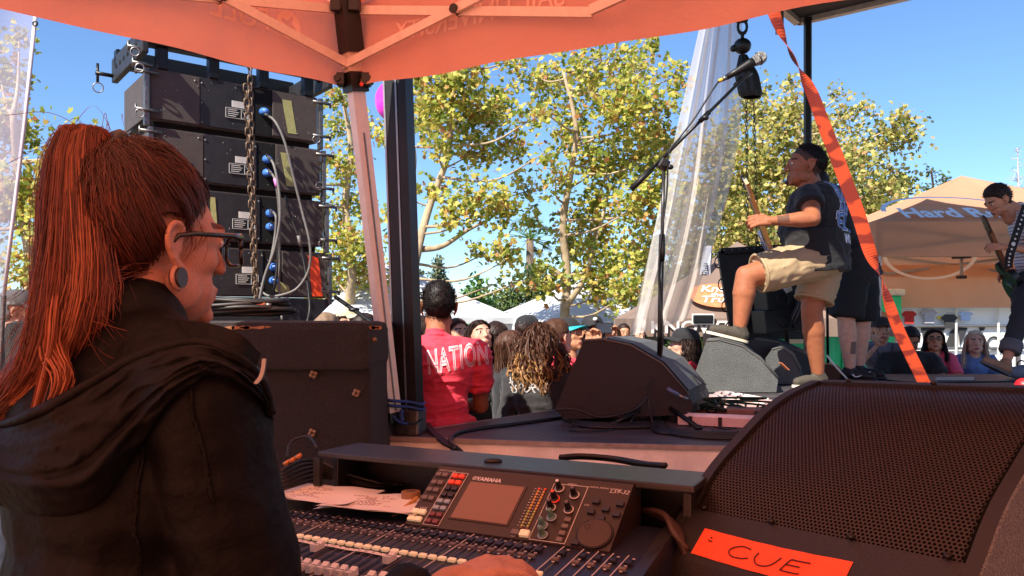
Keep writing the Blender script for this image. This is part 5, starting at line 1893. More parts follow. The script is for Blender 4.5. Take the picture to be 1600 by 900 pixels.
# green portable toilet
gt = thing('portable_toilet', 'bright green portable toilet behind the legs', 'toilet', A(3.85, 11.5, zg(11.5)), (0, 0, .25))
zb_ = 2.35
MB().box((0, 0, zb_/2), (1.05, 1.05, zb_-.1), bev=.03).build('cabin', M_green, gt, world=False)
MB().box((.02, -.54, zb_/2-.05), (.78, .03, zb_-.45), bev=.02).build('door', mat('green_door', (36, 208, 144), .45), gt, world=False)
MB().box((.02, -.565, zb_-.72), (.5, .02, .10)).build('white_sign', M_white, gt, world=False)
MB().box((.36, -.565, 1.0), (.10, .03, .06), bev=.01).build('handle', M_alu, gt, world=False)
for k in range(3):
    MB().box((0, -.545, zb_-.30+.06*k), (.95, .03, .02)).build('vent_slat', mat('green_vent', (18, 120, 86), .5), gt, world=False)
MB().box((0, 0, zb_), (1.12, 1.12, .10), bev=.03).build('roof', mat('toilet_roof', (226, 240, 232), .5), gt, world=False)
gt2 = thing('portable_toilet', 'second green portable toilet beside the man in grey', 'toilet', A(5.0, 11.9, zg(11.9)), (0, 0, .1))
MB().box((0, 0, zb_/2), (1.05, 1.05, zb_-.1), bev=.03).build('cabin', M_green, gt2, world=False)
MB().box((.0, -.54, zb_/2-.05), (.78, .03, zb_-.45), bev=.02).build('door', mat('green_door', (36, 208, 144), .45), gt2, world=False)
MB().box((0, 0, zb_), (1.12, 1.12, .10), bev=.03).build('roof', mat('toilet_roof', (226, 240, 232), .5), gt2, world=False)
MB().torus((-.1, -.56, 1.95), .25, .02, (0, 1, 0), 30, 6, .5).build('emblem', mat('green_vent', (18, 120, 86), .5), gt2, world=False, smooth=True)

# sunlit merchandise wall beyond the far edge
YM = 17.0
mw = thing('merchandise_wall', 'sunlit white merchandise wall with rails beyond the spectators', 'display', A(9.8, YM, zg(YM)))
def rect(px0, py0, px1, py1, Y, th, material, nm, parent, bev=0.):
    a, b = P(px0, py0, Y), P(px1, py1, Y)
    c_ = (a+b)/2
    return MB().box(c_, (abs(b[0]-a[0]), th, abs(a[2]-b[2])), bev=bev).build(nm, material, parent)
M_bright = mat('white_sheet', (240, 238, 234), .8, var=.04, vs=2)
rect(1355, 474, 1700, 600, YM, .04, M_bright, 'backing', mw)
rect(1355, 466, 1700, 480, YM-.25, .3, mat('shelf_white', (236, 232, 224), .7), 'shelf', mw)
for py in (510, 545):
    a, b = P(1400, py, YM-.1), P(1700, py-2, YM-.1)
    MB().cyl(a, b, .03, k=8).build('rail', M_alu, mw)
for px in (1402, 1494, 1560):
    MB().cyl(P(px, 480, YM-.12), A(*P(px, 480, YM-.12)[:2], zg(YM)), .025, k=8).build('upright', M_white, mw)
# dark letters on the white cloth below the rail
def blk(pts, Y, nm, material, parent):
    q = [P(x, y, Y) for x, y in pts]
    n = len(q)
    V_ = np.vstack([q, np.array(q)+A(0, .02, 0)])
    MB().add(V_, [list(range(n)), list(range(n, 2*n))[::-1]]+[[i, (i+1) % n, n+(i+1) % n, n+i] for i in range(n)]).build(nm, material, parent)
M_dk = mat('print_dark', (52, 50, 52), .8, var=.06)
for pts in ([(1440, 512), (1478, 512), (1470, 524), (1462, 540), (1444, 540)],
            [(1478, 538), (1486, 518), (1494, 512), (1494, 542), (1480, 542)],
            [(1498, 512), (1512, 512), (1506, 528), (1500, 540)],
            [(1530, 510), (1540, 510), (1538, 516), (1532, 518)]):
    blk(pts, YM-.06, 'dark_lettering', M_dk, mw)
MB().torus(P(1553, 536, YM-.05), .13, .02, (0, 1, 0), 24, 6).build('round_print', M_dk, mw, smooth=True)
# shirts and goods hung on it
def shirt_flat(name, label, px, py, w_, h_, material, Y=YM-.15):
    t = thing(name, label, 'shirt', P(px, py+h_/2, Y), group='shirts hung on the merchandise wall')
    s_ = w_/2
    pts = [(px-s_*.5, py-h_/2), (px+s_*.5, py-h_/2), (px+s_, py-h_*.25), (px+s_*.75, py-h_*.1), (px+s_*.6, py-h_*.18), (px+s_*.62, py+h_/2), (px-s_*.55, py+h_/2), (px-s_*.6, py-h_*.18), (px-s_*.75, py-h_*.1), (px-s_, py-h_*.25)]
    q = [P(x, y, Y) for x, y in pts]; n = len(q)
    V_ = np.vstack([q, np.array(q)+A(0, .03, 0)])
    MB().add(V_, [list(range(n)), list(range(n, 2*n))[::-1]]+[[i, (i+1) % n, n+(i+1) % n, n+i] for i in range(n)]).build('shirt', material, t)
    MB().bar(P(px-s_*.4, py-h_/2-2, Y), P(px+s_*.4, py-h_/2-2, Y), .01, .01).build('hanger', M_alu, t)
shirt_flat('hung_shirt', 'red shirt hung on the white merchandise wall', 1421, 496, 24, 20, mat('shirt_red', (176, 34, 24), .8))
shirt_flat('hung_shirt', 'grey shirt with black bar hung on the merchandise wall', 1452, 494, 26, 22, mat('shirt_grey', (168, 164, 172), .8))
shirt_flat('hung_shirt', 'black shirt hung above the denim jacket', 1484, 502, 26, 22, M_dk)
shirt_flat('hung_shirt', 'pale blue shirt hung near the wall end', 1509, 494, 24, 14, mat('shirt_pale_blue', (170, 190, 226), .8))
shirt_flat('hung_shirt', 'dark shirt hung beside the green toilet', 1381, 494, 16, 22, M_dk)
yb = thing('yellow_frame', 'yellow edged poster frame on the merchandise wall', 'poster', P(1480, 500, YM-.1))
MB().box(P(1479, 496, YM-.08), (.38, .03, .05)).build('frame_bar', mat('yellow_paint', (232, 206, 60), .5), yb)
MB().box(P(1495, 502, YM-.08), (.04, .03, .16)).build('frame_bar', mat('yellow_paint', (232, 206, 60), .5), yb)
# trestle tables under the white tents
for k, (px, Y, c_) in enumerate(((870, 17.6, (60, 40, 44)), (980, 17.4, (40, 40, 50)), (560, 17.6, (80, 70, 66)))):
    t = thing('market_table', ['dark stall table under the white tent', 'blue grey stall table near the sheer drape', 'brown stall table under the hidden white tent'][k], 'table', A((px-800)/FPX*Y, Y, zg(Y)))
    MB().box(A((px-800)/FPX*Y, Y, zg(Y)+.75), (1.6, .7, .04)).build('table_top', M_white, t)
    MB().box(A((px-800)/FPX*Y, Y-.33, zg(Y)+.37), (1.56, .02, .72)).build('cloth', mat('stall_cloth%d' % k, c_, .8), t)
    for j in range(5):
        MB().box(A((px-800)/FPX*Y-.65+.32*j, Y, zg(Y)+.9), (.22, .2, random.uniform(.2, .4)), bev=.01).build('goods', mat('goods%d%d' % (k, j), random.choice([(180, 40, 60), (60, 60, 120), (220, 200, 180), (40, 40, 40), (200, 120, 60)]), .7), t)
# backdrop walls of the tents
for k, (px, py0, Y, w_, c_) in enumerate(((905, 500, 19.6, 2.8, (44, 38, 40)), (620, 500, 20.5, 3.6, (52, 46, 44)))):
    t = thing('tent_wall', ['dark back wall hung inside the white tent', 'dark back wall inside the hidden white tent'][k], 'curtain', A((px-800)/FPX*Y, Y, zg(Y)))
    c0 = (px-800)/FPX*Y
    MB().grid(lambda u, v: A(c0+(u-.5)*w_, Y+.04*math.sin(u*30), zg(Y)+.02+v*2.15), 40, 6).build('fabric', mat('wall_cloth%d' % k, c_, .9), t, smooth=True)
# white scaffold frame by the hedge
sf_ = thing('goal_frame', 'white tubular frame standing before the dark hedge', 'frame', A(.9, 24, zg(24)))
for a, b in (((848, 464), (848, 506)), ((848, 482), (880, 480)), ((848, 488), (880, 486)), ((858, 482), (862, 500))):
    MB().cyl(P(*a, 24), P(*b, 24), .03, k=6).build('tube', M_white, sf_)
mb_ = thing('flag_mast', 'thin white mast beside the pale sycamore trunk', 'mast', A(1.7, 20, zg(20)))
MB().cyl(P(889, 390, 20), A(P(889, 390, 20)[0], 20, zg(20)), .03, k=6).build('tube', M_white, mb_)

# ------------------------------------------------------------------ trees
LEAF5 = []
for a, r_ in ((90, 1.), (60, .5), (28, .9), (-35, .62), (-90, .40), (-145, .62), (-208, .9), (-240, .5)):
    LEAF5.append((r_*math.cos(R(a)), r_*math.sin(R(a))))
LEAF5 = np.array(LEAF5)
def leaves(centres, size, rs, maple=True):
    n = len(centres)
    k = len(LEAF5) if maple else 4
    base = LEAF5 if maple else np.array([(0, 1.), (.55, .1), (0, -.8), (-.55, .1)])
    sz_ = size*rs.uniform(.6, 1.15, n)
    # random frames, leaves lean towards the light and hang a little
    nrm = rs.normal(size=(n, 3))*.75+np.array(to_sun)*.55+A(0, -.25, .15)
    nrm /= np.linalg.norm(nrm, axis=1)[:, None]
    a = rs.normal(size=(n, 3)); a[:, 2] -= .6
    u = np.cross(nrm, a); u /= np.linalg.norm(u, axis=1)[:, None]
    v = np.cross(nrm, u)
    P2 = centres[:, None, :]+sz_[:, None, None]*(base[None, :, :1]*u[:, None]+base[None, :, 1:]*v[:, None])
    fold = (np.abs(base[:, 0])*.35)[None, :, None]*sz_[:, None, None]*nrm[:, None]*rs.uniform(-.4, 1., n)[:, None, None]
    P2 = P2-fold
    if maple:
        V_ = np.concatenate([centres[:, None], P2], axis=1)
        f_ = np.array([[0, 1+i, 1+(i+1) % k] for i in range(k)])
        F_ = (f_[None]+(np.arange(n)*(k+1))[:, None, None]).reshape(-1, 3)
    else:
        V_ = P2
        f_ = np.array([[0, 1, 3], [1, 2, 3]])
        F_ = (f_[None]+(np.arange(n)*4)[:, None, None]).reshape(-1, 3)
    return V_.reshape(-1, 3), F_
def tree(name, label, Y, trunk, clumps, leaf=.15, dens=1., mleaf=None, mbark=None, r0=.16, seed=1, maple=True, depth=1.2, fork=None, twigs=True):
    rs = np.random.default_rng(seed)
    base = P(*trunk[0], Y)
    gz = zg(Y)
    t = thing(name, label, 'tree', (base[0], Y, gz), group='trees behind the festival')
    tp = [A(base[0], Y, gz-.05)]+[P(px, py, Y+rs.uniform(-.3, .3)) for px, py in trunk]
    sp_ = spline(tp, 40)
    rad = np.linspace(r0, r0*.28, 40)
    rad[:4] *= [1.35, 1.2, 1.1, 1.03]
    m = MB().tube(sp_, rad, 10)
    if fork:
        for fk in fork:
            fp_ = [P(px, py, Y+rs.uniform(-.2, .2)) for px, py in fk]
            m.tube(spline(fp_, 24), np.linspace(r0*.6, r0*.2, 24), 8)
    o_ = m.build('trunk', mbark or M_bark, t, smooth=True)
    cen_, lim, tw_ = [], MB(), []
    top = sp_
    for px, py, r_ in clumps:
        c_ = P(px, py, Y+rs.uniform(-depth, depth))
        rw = r_/FPX*Y
        # limb from the nearest lower place on the trunk
        d_ = np.linalg.norm(top-c_, axis=1)+np.maximum(0, top[:, 2]-c_[2]+rw*.6)*3
        s_ = top[int(np.argmin(d_))]
        mid = (s_+c_)/2+A(rs.uniform(-.15, .15), rs.uniform(-.2, .2), -.10*np.linalg.norm(c_-s_))
        ln = np.linalg.norm(c_-s_)
        lim.tube(spline([s_, mid, c_], 10), np.linspace(max(.018, min(.05, r0*.28, ln*.03)), .010, 10), 5)
        # twigs and leaves: sub-clumps around the centre
        nsub = max(3, int(6*r_/45*1.3))
        for k in range(nsub):
            dv = rs.normal(size=3); dv /= np.linalg.norm(dv)
            sc_ = c_+dv*rw*rs.uniform(.25, .95)*A(1, 1, .85)
            if twigs: lim.tube(spline([c_, (c_+sc_)/2+rs.normal(size=3)*.05, sc_], 5), np.linspace(.010, .004, 5), 4)
            nl = int(dens*62*(rw/.5)**2*(.5 if maple else 1.)*(.15/leaf)**2*rs.uniform(.5, 1.4))
            off = rs.normal(size=(nl, 3))*rw*.36
            cen_.append(sc_+off)
    lim.build('limbs', mbark or M_bark, t, smooth=True)
    cen_ = np.vstack(cen_)
    V_, F_ = leaves(cen_, leaf*.5, rs, maple)
    from_np('crown', V_, F_, mleaf or M_leaf, t, smooth=False)
    return t
tree('sycamore_tree', 'yellow green sycamore with pale trunk just beyond the dark post', 14, [(640, 480), (653, 390), (673, 317), (700, 240), (705, 150), (690, 70)],
     [(660, 190, 42), (700, 160, 50), (745, 175, 48), (790, 160, 38), (740, 240, 42), (690, 225, 32), (800, 225, 36), (825, 190, 24), (740, 310, 42), (780, 318, 36), (715, 335, 30), (690, 290, 26), (645, 300, 26), (820, 300, 34), (755, 398, 26), (790, 408, 30), (815, 440, 24), (770, 445, 20), (600, 205, 28), (720, 110, 44), (800, 95, 34), (660, 120, 36), (850, 240, 22)], .155, 2.0, seed=3, r0=.10,
     fork=[[(653, 390), (690, 385), (730, 360), (760, 345)], [(645, 430), (640, 330), (648, 250), (640, 200)]])
tree('sycamore_tree', 'tall sycamore with forked pale trunk behind the white tent', 15, [(882, 505), (886, 430), (880, 350), (892, 270), (900, 200), (880, 110)],
     [(880, 130, 48), (940, 95, 44), (1000, 105, 44), (1030, 170, 38), (960, 170, 52), (900, 205, 44), (850, 175, 30), (1000, 240, 48), (940, 260, 52), (868, 280, 34), (1000, 320, 48), (930, 340, 48), (960, 400, 48), (895, 395, 38), (1010, 400, 44), (850, 440, 34), (840, 345, 28), (925, 450, 38), (985, 455, 40), (1045, 300, 40), (1050, 230, 36), (1020, 65, 22), (840, 120, 30), (1060, 120, 30)], .155, 1.9, seed=5, r0=.11,
     fork=[[(884, 480), (915, 430), (935, 360), (955, 290)], [(884, 440), (870, 425), (850, 415), (842, 420)]])
tree('sycamore_tree', 'dense golden sycamore filling the sky behind the bass player', 18, [(1210, 540), (1215, 430), (1230, 330), (1250, 250), (1240, 180)],
     [(1190, 185, 42), (1232, 175, 38), (1200, 260, 58), (1285, 205, 40), (1325, 185, 30), (1280, 280, 60), (1350, 240, 46), (1395, 220, 38), (1412, 192, 20), (1400, 285, 40), (1340, 320, 58), (1260, 350, 60), (1190, 350, 60), (1400, 350, 42), (1150, 300, 50), (1140, 400, 50), (1100, 310, 45), (1100, 400, 50), (1070, 450, 44), (1312, 145, 20), (1240, 138, 22), (1180, 140, 24), (1200, 440, 50), (1300, 400, 50), (1130, 220, 40), (1370, 400, 46), (1060, 350, 40), (1030, 440, 36)], .15, 2.2, M_leaf2, seed=7, r0=.2, depth=2)
tree('sycamore_tree', 'leafy sycamore right behind the speaker tower', 17, [(545, 500), (550, 420), (540, 320), (548, 230), (535, 150)],
     [(522, 190, 32), (530, 258, 38), (565, 320, 32), (540, 375, 44), (588, 415, 38), (560, 440, 40), (622, 435, 30), (520, 330, 30), (600, 345, 22), (535, 150, 30), (580, 190, 22), (510, 420, 30), (480, 300, 30), (500, 460, 36), (400, 250, 40), (440, 380, 50)], .155, 1.9, seed=9, r0=.14)
tree('sycamore_tree', 'sunlit sycamore behind the mesh banner and ponytail', 13, [(40, 520), (50, 420), (30, 300), (20, 180)],
     [(120, 212, 28), (92, 262, 38), (140, 252, 32), (80, 330, 44), (62, 398, 44), (120, 330, 38), (20, 300, 56), (10, 205, 48), (0, 115, 44), (28, 420, 40), (160, 300, 36), (-60, 200, 60), (-50, 330, 60), (100, 420, 36), (30, 60, 26)], .155, 2.0, seed=11, r0=.16)
tree('dark_oak', 'dark green tree behind the legs of the tents', 26, [(830, 520), (832, 470), (835, 430)],
     [(830, 460, 26), (800, 470, 26), (860, 470, 26), (840, 430, 24), (880, 450, 24), (780, 490, 20), (815, 492, 22), (850, 495, 22)], .22, 2.4, M_leafd, M_barkd, .16, 13, False)
tree('dark_oak', 'dark leafy tree low behind the sheer drape', 24, [(1020, 520), (1025, 470), (1020, 440)],
     [(1000, 460, 34), (1040, 450, 34), (1070, 470, 34), (970, 480, 28), (1010, 490, 28), (1100, 460, 30), (930, 470, 30)], .22, 2.2, M_leafd, M_barkd, .16, 15, False)
tree('green_tree', 'bright green bushy tree behind the red shirt', 30, [(740, 520), (740, 480), (740, 450)],
     [(740, 465, 24), (770, 475, 22), (715, 470, 20), (745, 445, 18), (790, 492, 18), (725, 492, 20), (760, 495, 18)], .25, 2.6, M_leafg, M_barkd, .14, 17, False)
tree('dark_oak', 'dark green tree beside the speaker tower stay', 24, [(585, 530), (585, 480), (583, 440)],
     [(585, 460, 30), (560, 470, 26), (615, 470, 26), (540, 480, 24), (600, 440, 24), (530, 455, 24)], .22, 2.2, M_leafd, M_barkd, .16, 19, False)
def conifer(name, label, px, top, bot, wpx, Y, seed):
    rs = np.random.default_rng(seed)
    b = P(px, bot, Y); tpp = P(px, top, Y)
    t = thing(name, label, 'tree', (b[0], Y, zg(Y)), group='trees behind the festival')
    MB().tube([A(b[0], Y, zg(Y)), tpp], [.16, .02], 8).build('trunk', M_barkd, t, smooth=True)
    c_ = []
    lim = MB()
    for k in range(70):
        v = (k+.5)/70
        h = tpp+(b-tpp)*v
        r_ = wpx/FPX*Y*(v**.8)*rs.uniform(.6, 1.15)
        a = rs.uniform(0, 2*pi)
        e = h+A(math.cos(a)*r_, math.sin(a)*r_, -.12*r_+.05)
        lim.tube([h, e], [.015, .004], 4)
        n = int(10+40*v)
        tt = rs.uniform(.2, 1, n)[:, None]
        c_.append(h+(e-h)*tt+rs.normal(size=(n, 3))*.10*A(1, 1, .6))
    lim.build('limbs', M_barkd, t)
    V_, F_ = leaves(np.vstack(c_), .10, rs, False)
    from_np('crown', V_, F_, M_needle, t, smooth=False)
conifer('pine_tree', 'grey green pointed conifer behind the head of the red shirt', 684, 402, 500, 28, 32, 4)
conifer('pine_tree', 'short conifer between the post and the pointed one', 655, 425, 500, 22, 33, 6)
tree('young_tree', 'small sparse tree left of the peach canopy peak', 26, [(1455, 420), (1453, 350), (1458, 300), (1455, 265)],
     [(1455, 272, 13), (1440, 292, 12), (1472, 290, 12), (1445, 315, 13), (1465, 318, 12), (1432, 330, 10), (1475, 278, 10), (1490, 330, 12)], .17, 1.1, M_leafd, M_barkd, .09, 21, False, .5)
# leafless tree
bt = thing('bare_tree', 'leafless grey tree at the right edge of the sky', 'tree', A(P(1590, 300, 34)[0], 34, zg(34)), group='trees behind the festival')
m = MB()
rs = random.Random(3)
base_ = A(P(1592, 400, 34)[0], 34, zg(34)); topp = P(1590, 232, 34)
m.tube([base_, P(1592, 330, 34), topp], [.12, .07, .01], 6)
m.build('trunk', mat('grey_twig', (190, 180, 180), .9), bt)
m = MB()
for k in range(60):
    v = rs.uniform(.0, .95)
    h = topp+(P(1592, 400, 34)-topp)*v
    a = rs.choice((-1, 1))
    l = rs.uniform(.2, .9)*(.3+v)
    m.tube(spline([h, h+A(a*l*.5, rs.uniform(-.3, .3), .1), h+A(a*l, rs.uniform(-.5, .5), rs.uniform(-.15, .25))], 6), [.018, .015, .012, .01, .008, .004], 4)
m.build('twigs', mat('grey_twig', (190, 180, 180), .9), bt)
# palm far behind
pl = thing('palm_tree', 'distant fan palm between the two sycamores', 'tree', A(P(828, 480, 34)[0], 34, zg(34)), group='trees behind the festival')
pc = P(828, 372, 34)
MB().tube([A(pc[0], 34, zg(34)), pc], [.22, .16], 10).build('trunk', M_barkd, pl, smooth=True)
rs = random.Random(8)
for k in range(34):
    a = rs.uniform(0, 2*pi); el = rs.uniform(-.9, 1.2)
    d_ = A(math.cos(a)*math.cos(el), math.sin(a)*math.cos(el), math.sin(el))
    s_ = np.cross(d_, A(0, 0, 1)); s_ /= np.linalg.norm(s_)+1e-6
    e_ = pc+d_*.75
    m = MB().tube([pc, e_], [.02, .012], 4)
    u_ = np.cross(s_, d_)
    for j in range(9):
        th = R(-60+15*j)
        q = d_*math.cos(th)+s_*math.sin(th)
        w_ = np.cross(q, u_)*.03
        m.add([e_-w_, e_+q*.5+w_*.2-A(0, 0, .08), e_+w_], [[0, 1, 2]])
    m.build('frond', M_leafg if el > 0 else M_leafd, pl)
# far hedge behind everything
hd = thing('hedge', 'long dark hedge closing the view behind the tents', 'hedge', (0, 42, zg(42)))
rs = np.random.default_rng(31)
n = 14000
cx_ = rs.uniform(-34, 40, n)
hgt = 2.0+1.2*vnoise(np.stack([cx_*.25, cx_*0, cx_*0], axis=1), 5)+.5*vnoise(np.stack([cx_*1.1, cx_*0, cx_*0], axis=1), 6)
cc_ = np.stack([cx_, 42+rs.uniform(-1.2, 1.2, n), zg(42)+hgt*rs.uniform(0, 1, n)**.6], axis=1)
V_, F_ = leaves(cc_, .26, rs, False)
o_ = from_np('foliage', V_, F_, M_leafd, hd, smooth=False)
MB().box(A(3, 42.6, zg(42)+.9), (74, .8, 1.8)).build('hedge_core', mat('hedge_core', (36, 44, 26), .9), hd)
# ------------------------------------------------------------------ people: shared head, hands, body builder
def head_prims(m, ear=True, neck=True):
    m.ell((0, -.014, .030), (.073, .093, .085), nu=24, nv=16)
    m.ell((0, .032, .0), (.063, .056, .088), nu=24, nv=16)
    m.ell((0, .036, -.066), (.050, .050, .044), nu=20, nv=12)
    m.ell((0, .070, -.098), (.025, .016, .015))
    for s_ in (-1, 1):
        m.ell((s_*.040, .050, -.022), (.020, .024, .020))
        m.ell((s_*.050, .012, -.062), (.014, .032, .030))
        m.ell((s_*.031, .046, -.058), (.021, .024, .030))
        m.ell((s_*.031, .076, .004), (.0145, .0125, .0105))
        m.ell((s_*.0095, .098, -.034), (.0078, .0095, .0070))
        if ear:
            # outer rim of the ear as a bent tube, with a thin plate inside
            pts = [(s_*.072, .006, .004), (s_*.080, .000, .018), (s_*.085, -.012, .022), (s_*.088, -.022, .014), (s_*.087, -.024, -.002), (s_*.083, -.018, -.018), (s_*.077, -.008, -.030), (s_*.073, .000, -.034)]
            m.tube(spline(pts, 20), [.0045]*14+[.0055]*6, 7)
            m.ell((s_*.077, -.010, -.004), (.0045, .016, .022), rot=rotz(s_*.25))
            m.ell((s_*.0745, -.002, -.034), (.0055, .0075, .0085))
    m.rc((-.034, .081, .021), .0095, (.034, .081, .021), .0095)
    m.rc((0, .086, .014), .0075, (0, .105, -.027), .0080)
    m.ell((0, .104, -.030), (.0088, .0085, .0072))
    m.ell((0, .0815, -.062), (.023, .013, .0072))
    m.ell((0, .0795, -.074), (.019, .013, .0074))
    m.ell((0, .070, -.068), (.030, .018, .022))
    if neck:
        m.rc((0, -.018, -.055), .053, (0, -.034, -.165), .058)
_hm = MB(); head_prims(_hm)
HV, HF = remesh(_hm, .0040, 3)
HV_lo, HF_lo = remesh(_hm, .0078, 1)
def hairline(y):
    return np.interp(y, [-.12, -.06, -.035, -.012, .012, .03, .055, .075, .10], [-.060, -.058, -.045, -.004, .012, .030, .058, .068, .070])
def head_regions(V, F):
    """0 skin, 1 lips, 2 eye white, 3 brow, 4 iris"""
    idx = []
    C_ = np.array([V[f].mean(axis=0) for f in F])
    x, y, z = C_.T
    r_ = np.zeros(len(F), int)
    r_[(y > .078) & (np.abs(x) < .023*(1-((z+.068)/.016)**2).clip(0)) & (np.abs(z+.068) < .0105)] = 1
    e_ = ((np.abs(x)-.031)/.0135)**2+((z-.003)/.0055)**2 < 1
    r_[e_ & (y > .05)] = 2
    i_ = ((np.abs(x)-.031)/.0058)**2+((z-.003)/.0058)**2 < 1
    r_[i_ & (y > .05)] = 4
    b_ = (np.abs(z-.026-.10*(np.abs(x)-.03)*-1*.2) < .0048) & (np.abs(np.abs(x)-.031) < .0205) & (y > .05)
    r_[b_] = 3
    return r_
HR, HR_lo = head_regions(HV, HF), head_regions(HV_lo, HF_lo)
def hand_prims(wrist, d, back, side, curl=.5, s=1., spread=.12, thumb=.6):
    """palm and five jointed fingers. d: direction of the hand, back: normal of its back, side: +1/-1 thumb side along cross(d, back)"""
    d = np.asarray(d, float)/np.linalg.norm(d)
    b = np.asarray(back, float); b = b-d*(b@d); b /= np.linalg.norm(b)
    x = np.cross(d, b)*side                       # towards the thumb
    w_ = np.asarray(wrist, float)
    m = MB()
    def pt(a, xx, h): return w_+(d*a+x*xx+b*h)*s
    m.rc(w_, .023*s, pt(.02, 0, 0), .022*s)
    for k, xx in enumerate((.026, .009, -.008, -.024)):
        m.rc(pt(.012, xx*.55, -.002), .0155*s, pt(.082-.004*abs(k-1), xx, .004), .0115*s)
    m.rc(pt(.03, .0, -.004), .019*s, pt(.065, 0, -.004), .018*s)
    lens = ((.040, .024, .020), (.045, .028, .021), (.042, .026, .020), (.034, .020, .018))
    for k, xx in enumerate((.027, .009, -.009, -.026)):
        p_ = pt(.084-.004*abs(k-1), xx, .003)
        a_ = 0.
        dirx = (xx/.026)*spread
        for j, l in enumerate(lens[k]):
            a_ += curl*(.55, .95, .7)[j]
            dd = d*math.cos(a_)-b*math.sin(a_)+x*dirx*(1 if j == 0 else .6)
            dd /= np.linalg.norm(dd)
            q = p_+dd*l*s
            m.rc(p_, (.0098, .0088, .0080)[j]*s, q, (.0090, .0082, .0070)[j]*s, 10)
            p_ = q
    p0 = pt(.018, .020, -.008)
    p1 = p0+(d*.030+x*.026-b*.012)*s
    p2 = p1+(d*(.030)+x*(.012-.018*thumb)-b*.016*thumb)*s
    p3 = p2+(d*.022+x*(.0-.016*thumb)-b*.014*thumb)*s
    m.rc(p0, .0155*s, p1, .0120*s, 10); m.rc(p1, .0115*s, p2, .0100*s, 10); m.rc(p2, .0098*s, p3, .0078*s, 10)
    return m
def flatcone(m, p0, r0, p1, r1, k=16, e=(1, 1)):
    """limb with flat ends (sleeves, trouser legs)"""
    p0, p1 = np.asarray(p0, float), np.asarray(p1, float)
    return m.tube([p0, p0+(p1-p0)*.5, p1], [r0, (r0+r1)/2, r1], k)
def wrinkle(V, F, amp, freq, seed=0, stretch=(1, 1, 1), crease=.9):
    N_ = normals(V, F)
    p_ = V*np.array(stretch)*freq
    a = vnoise(p_+2.1*vnoise(p_*.6, seed+4)[:, None], seed)
    b = 1-np.abs(2*vnoise(p_*1.7+7, seed+1)-1)
    c = 1-np.abs(2*vnoise(p_*np.array([.8, .8, 2.2])+2.5*vnoise(p_*.5+3, seed+8)[:, None], seed+2)-1)
    return V+N_*(amp*((a-.5)*1.1+(b-.6)*.7+(c**5-.2)*crease))[:, None]
def lerp(a, b, t): return np.asarray(a, float)*(1-t)+np.asarray(b, float)*t
_skin = {}
def skin(name, c, sss=.0):
    return mat('skin_'+name, c, .52, spec=.35, var=.14, vs=30, bump=.25, bs=420, sss=sss, grain=.08, gs=500)
M_lip = lambda n, c: mat('lip_'+n, c, .45, var=.08)
M_eye = mat('eye_white', (222, 214, 206), .25, var=.03)
M_iris = mat('eye_dark', (34, 22, 16), .15, var=.05)
def hairm(name, c, c2=None):
    return mat('hair_'+name, c, .55, spec=.3, var=.25, vs=40)

def frame_from(yaw, pitch=0., roll=0.):
    """head frame: looks along +y turned by yaw about z; pitch > 0 looks up"""
    return rotz(yaw) @ rotx(pitch) @ roty(roll)
def yaw_of(dx, dy): return math.atan2(-dx, dy)

def scalp_hair(name, Rm, c, s, material, parent, thick=.012, rough=.006, freq=90, seed=0, line=0., lo=True, top=1.):
    """short hair: the scalp lifted off the head with an uneven surface"""
    V, F = (HV_lo, HF_lo) if lo else (HV, HF)
    z = V[:, 2]; y = V[:, 1]
    x = V[:, 0]
    ok = (z > hairline(y)+line) & ~((np.abs(x) > .070) & (z < .03) & (y > -.045) & (y < .03))
    fs = [f for f in F if all(ok[i] for i in f)]
    ids = sorted({i for f in fs for i in f}); mp_ = {j: k for k, j in enumerate(ids)}
    v = V[ids]; fs = [[mp_[i] for i in f] for f in fs]
    N_ = normals(v, fs)
    edge = np.clip((v[:, 2]-hairline(v[:, 1])-line)/.03, 0, 1)
    h = thick*(.25+.75*edge)*(1+(top-1)*np.clip((v[:, 2]-.06)/.05, 0, 1))+rough*(vnoise(v*freq, seed)-.5)*2*edge+rough*.6*(vnoise(v*freq*2.3, seed+1)-.5)*2*edge
    o = v+N_*h[:, None]
    i_ = v-N_*.004
    n = len(v)
    FF = fs+[[n+k for k in f[::-1]] for f in fs]
    from collections import Counter
    cnt = Counter()
    for f in fs:
        for a, b in zip(f, f[1:]+f[:1]): cnt[(a, b)] += 1
    for (a, b) in list(cnt):
        if (b, a) not in cnt: FF.append([b, a, n+a, n+b])
    VV = np.vstack([o, i_])*s @ Rm.T+c
    return from_np(name, VV, FF, material, parent)
def hair_fuzz(name, Rm, c, s, material, parent, n=1500, ln=.02, r=.0009, seed=0, line=0., back=.4, up=.0):
    """fine hairs standing off a short cut"""
    rs = np.random.default_rng(seed)
    V = HV_lo
    ok = np.where((V[:, 2] > hairline(V[:, 1])+line+.004) & ~((np.abs(V[:, 0]) > .070) & (V[:, 2] < .03) & (V[:, 1] > -.045) & (V[:, 1] < .03)))[0]
    id_ = rs.choice(ok, n)
    p0 = V[id_]
    nn = p0-A(0, -.01, .02); nn /= np.linalg.norm(nn, axis=1)[:, None]
    d = nn+A(0, -back, up)+rs.normal(size=(n, 3))*.25
    d /= np.linalg.norm(d, axis=1)[:, None]
    L_ = ln*rs.uniform(.6, 1.2, n)[:, None]
    P1 = p0+nn*L_*.6; P2 = p0+nn*L_*.6+d*L_*.6
    paths = np.stack([p0, P1, P2], axis=1) @ Rm.T*s+c
    V_, F_ = strands(paths, r*s*1.3, r*.5*s, 1)
    return from_np(name, V_, F_, material, parent, smooth=True)
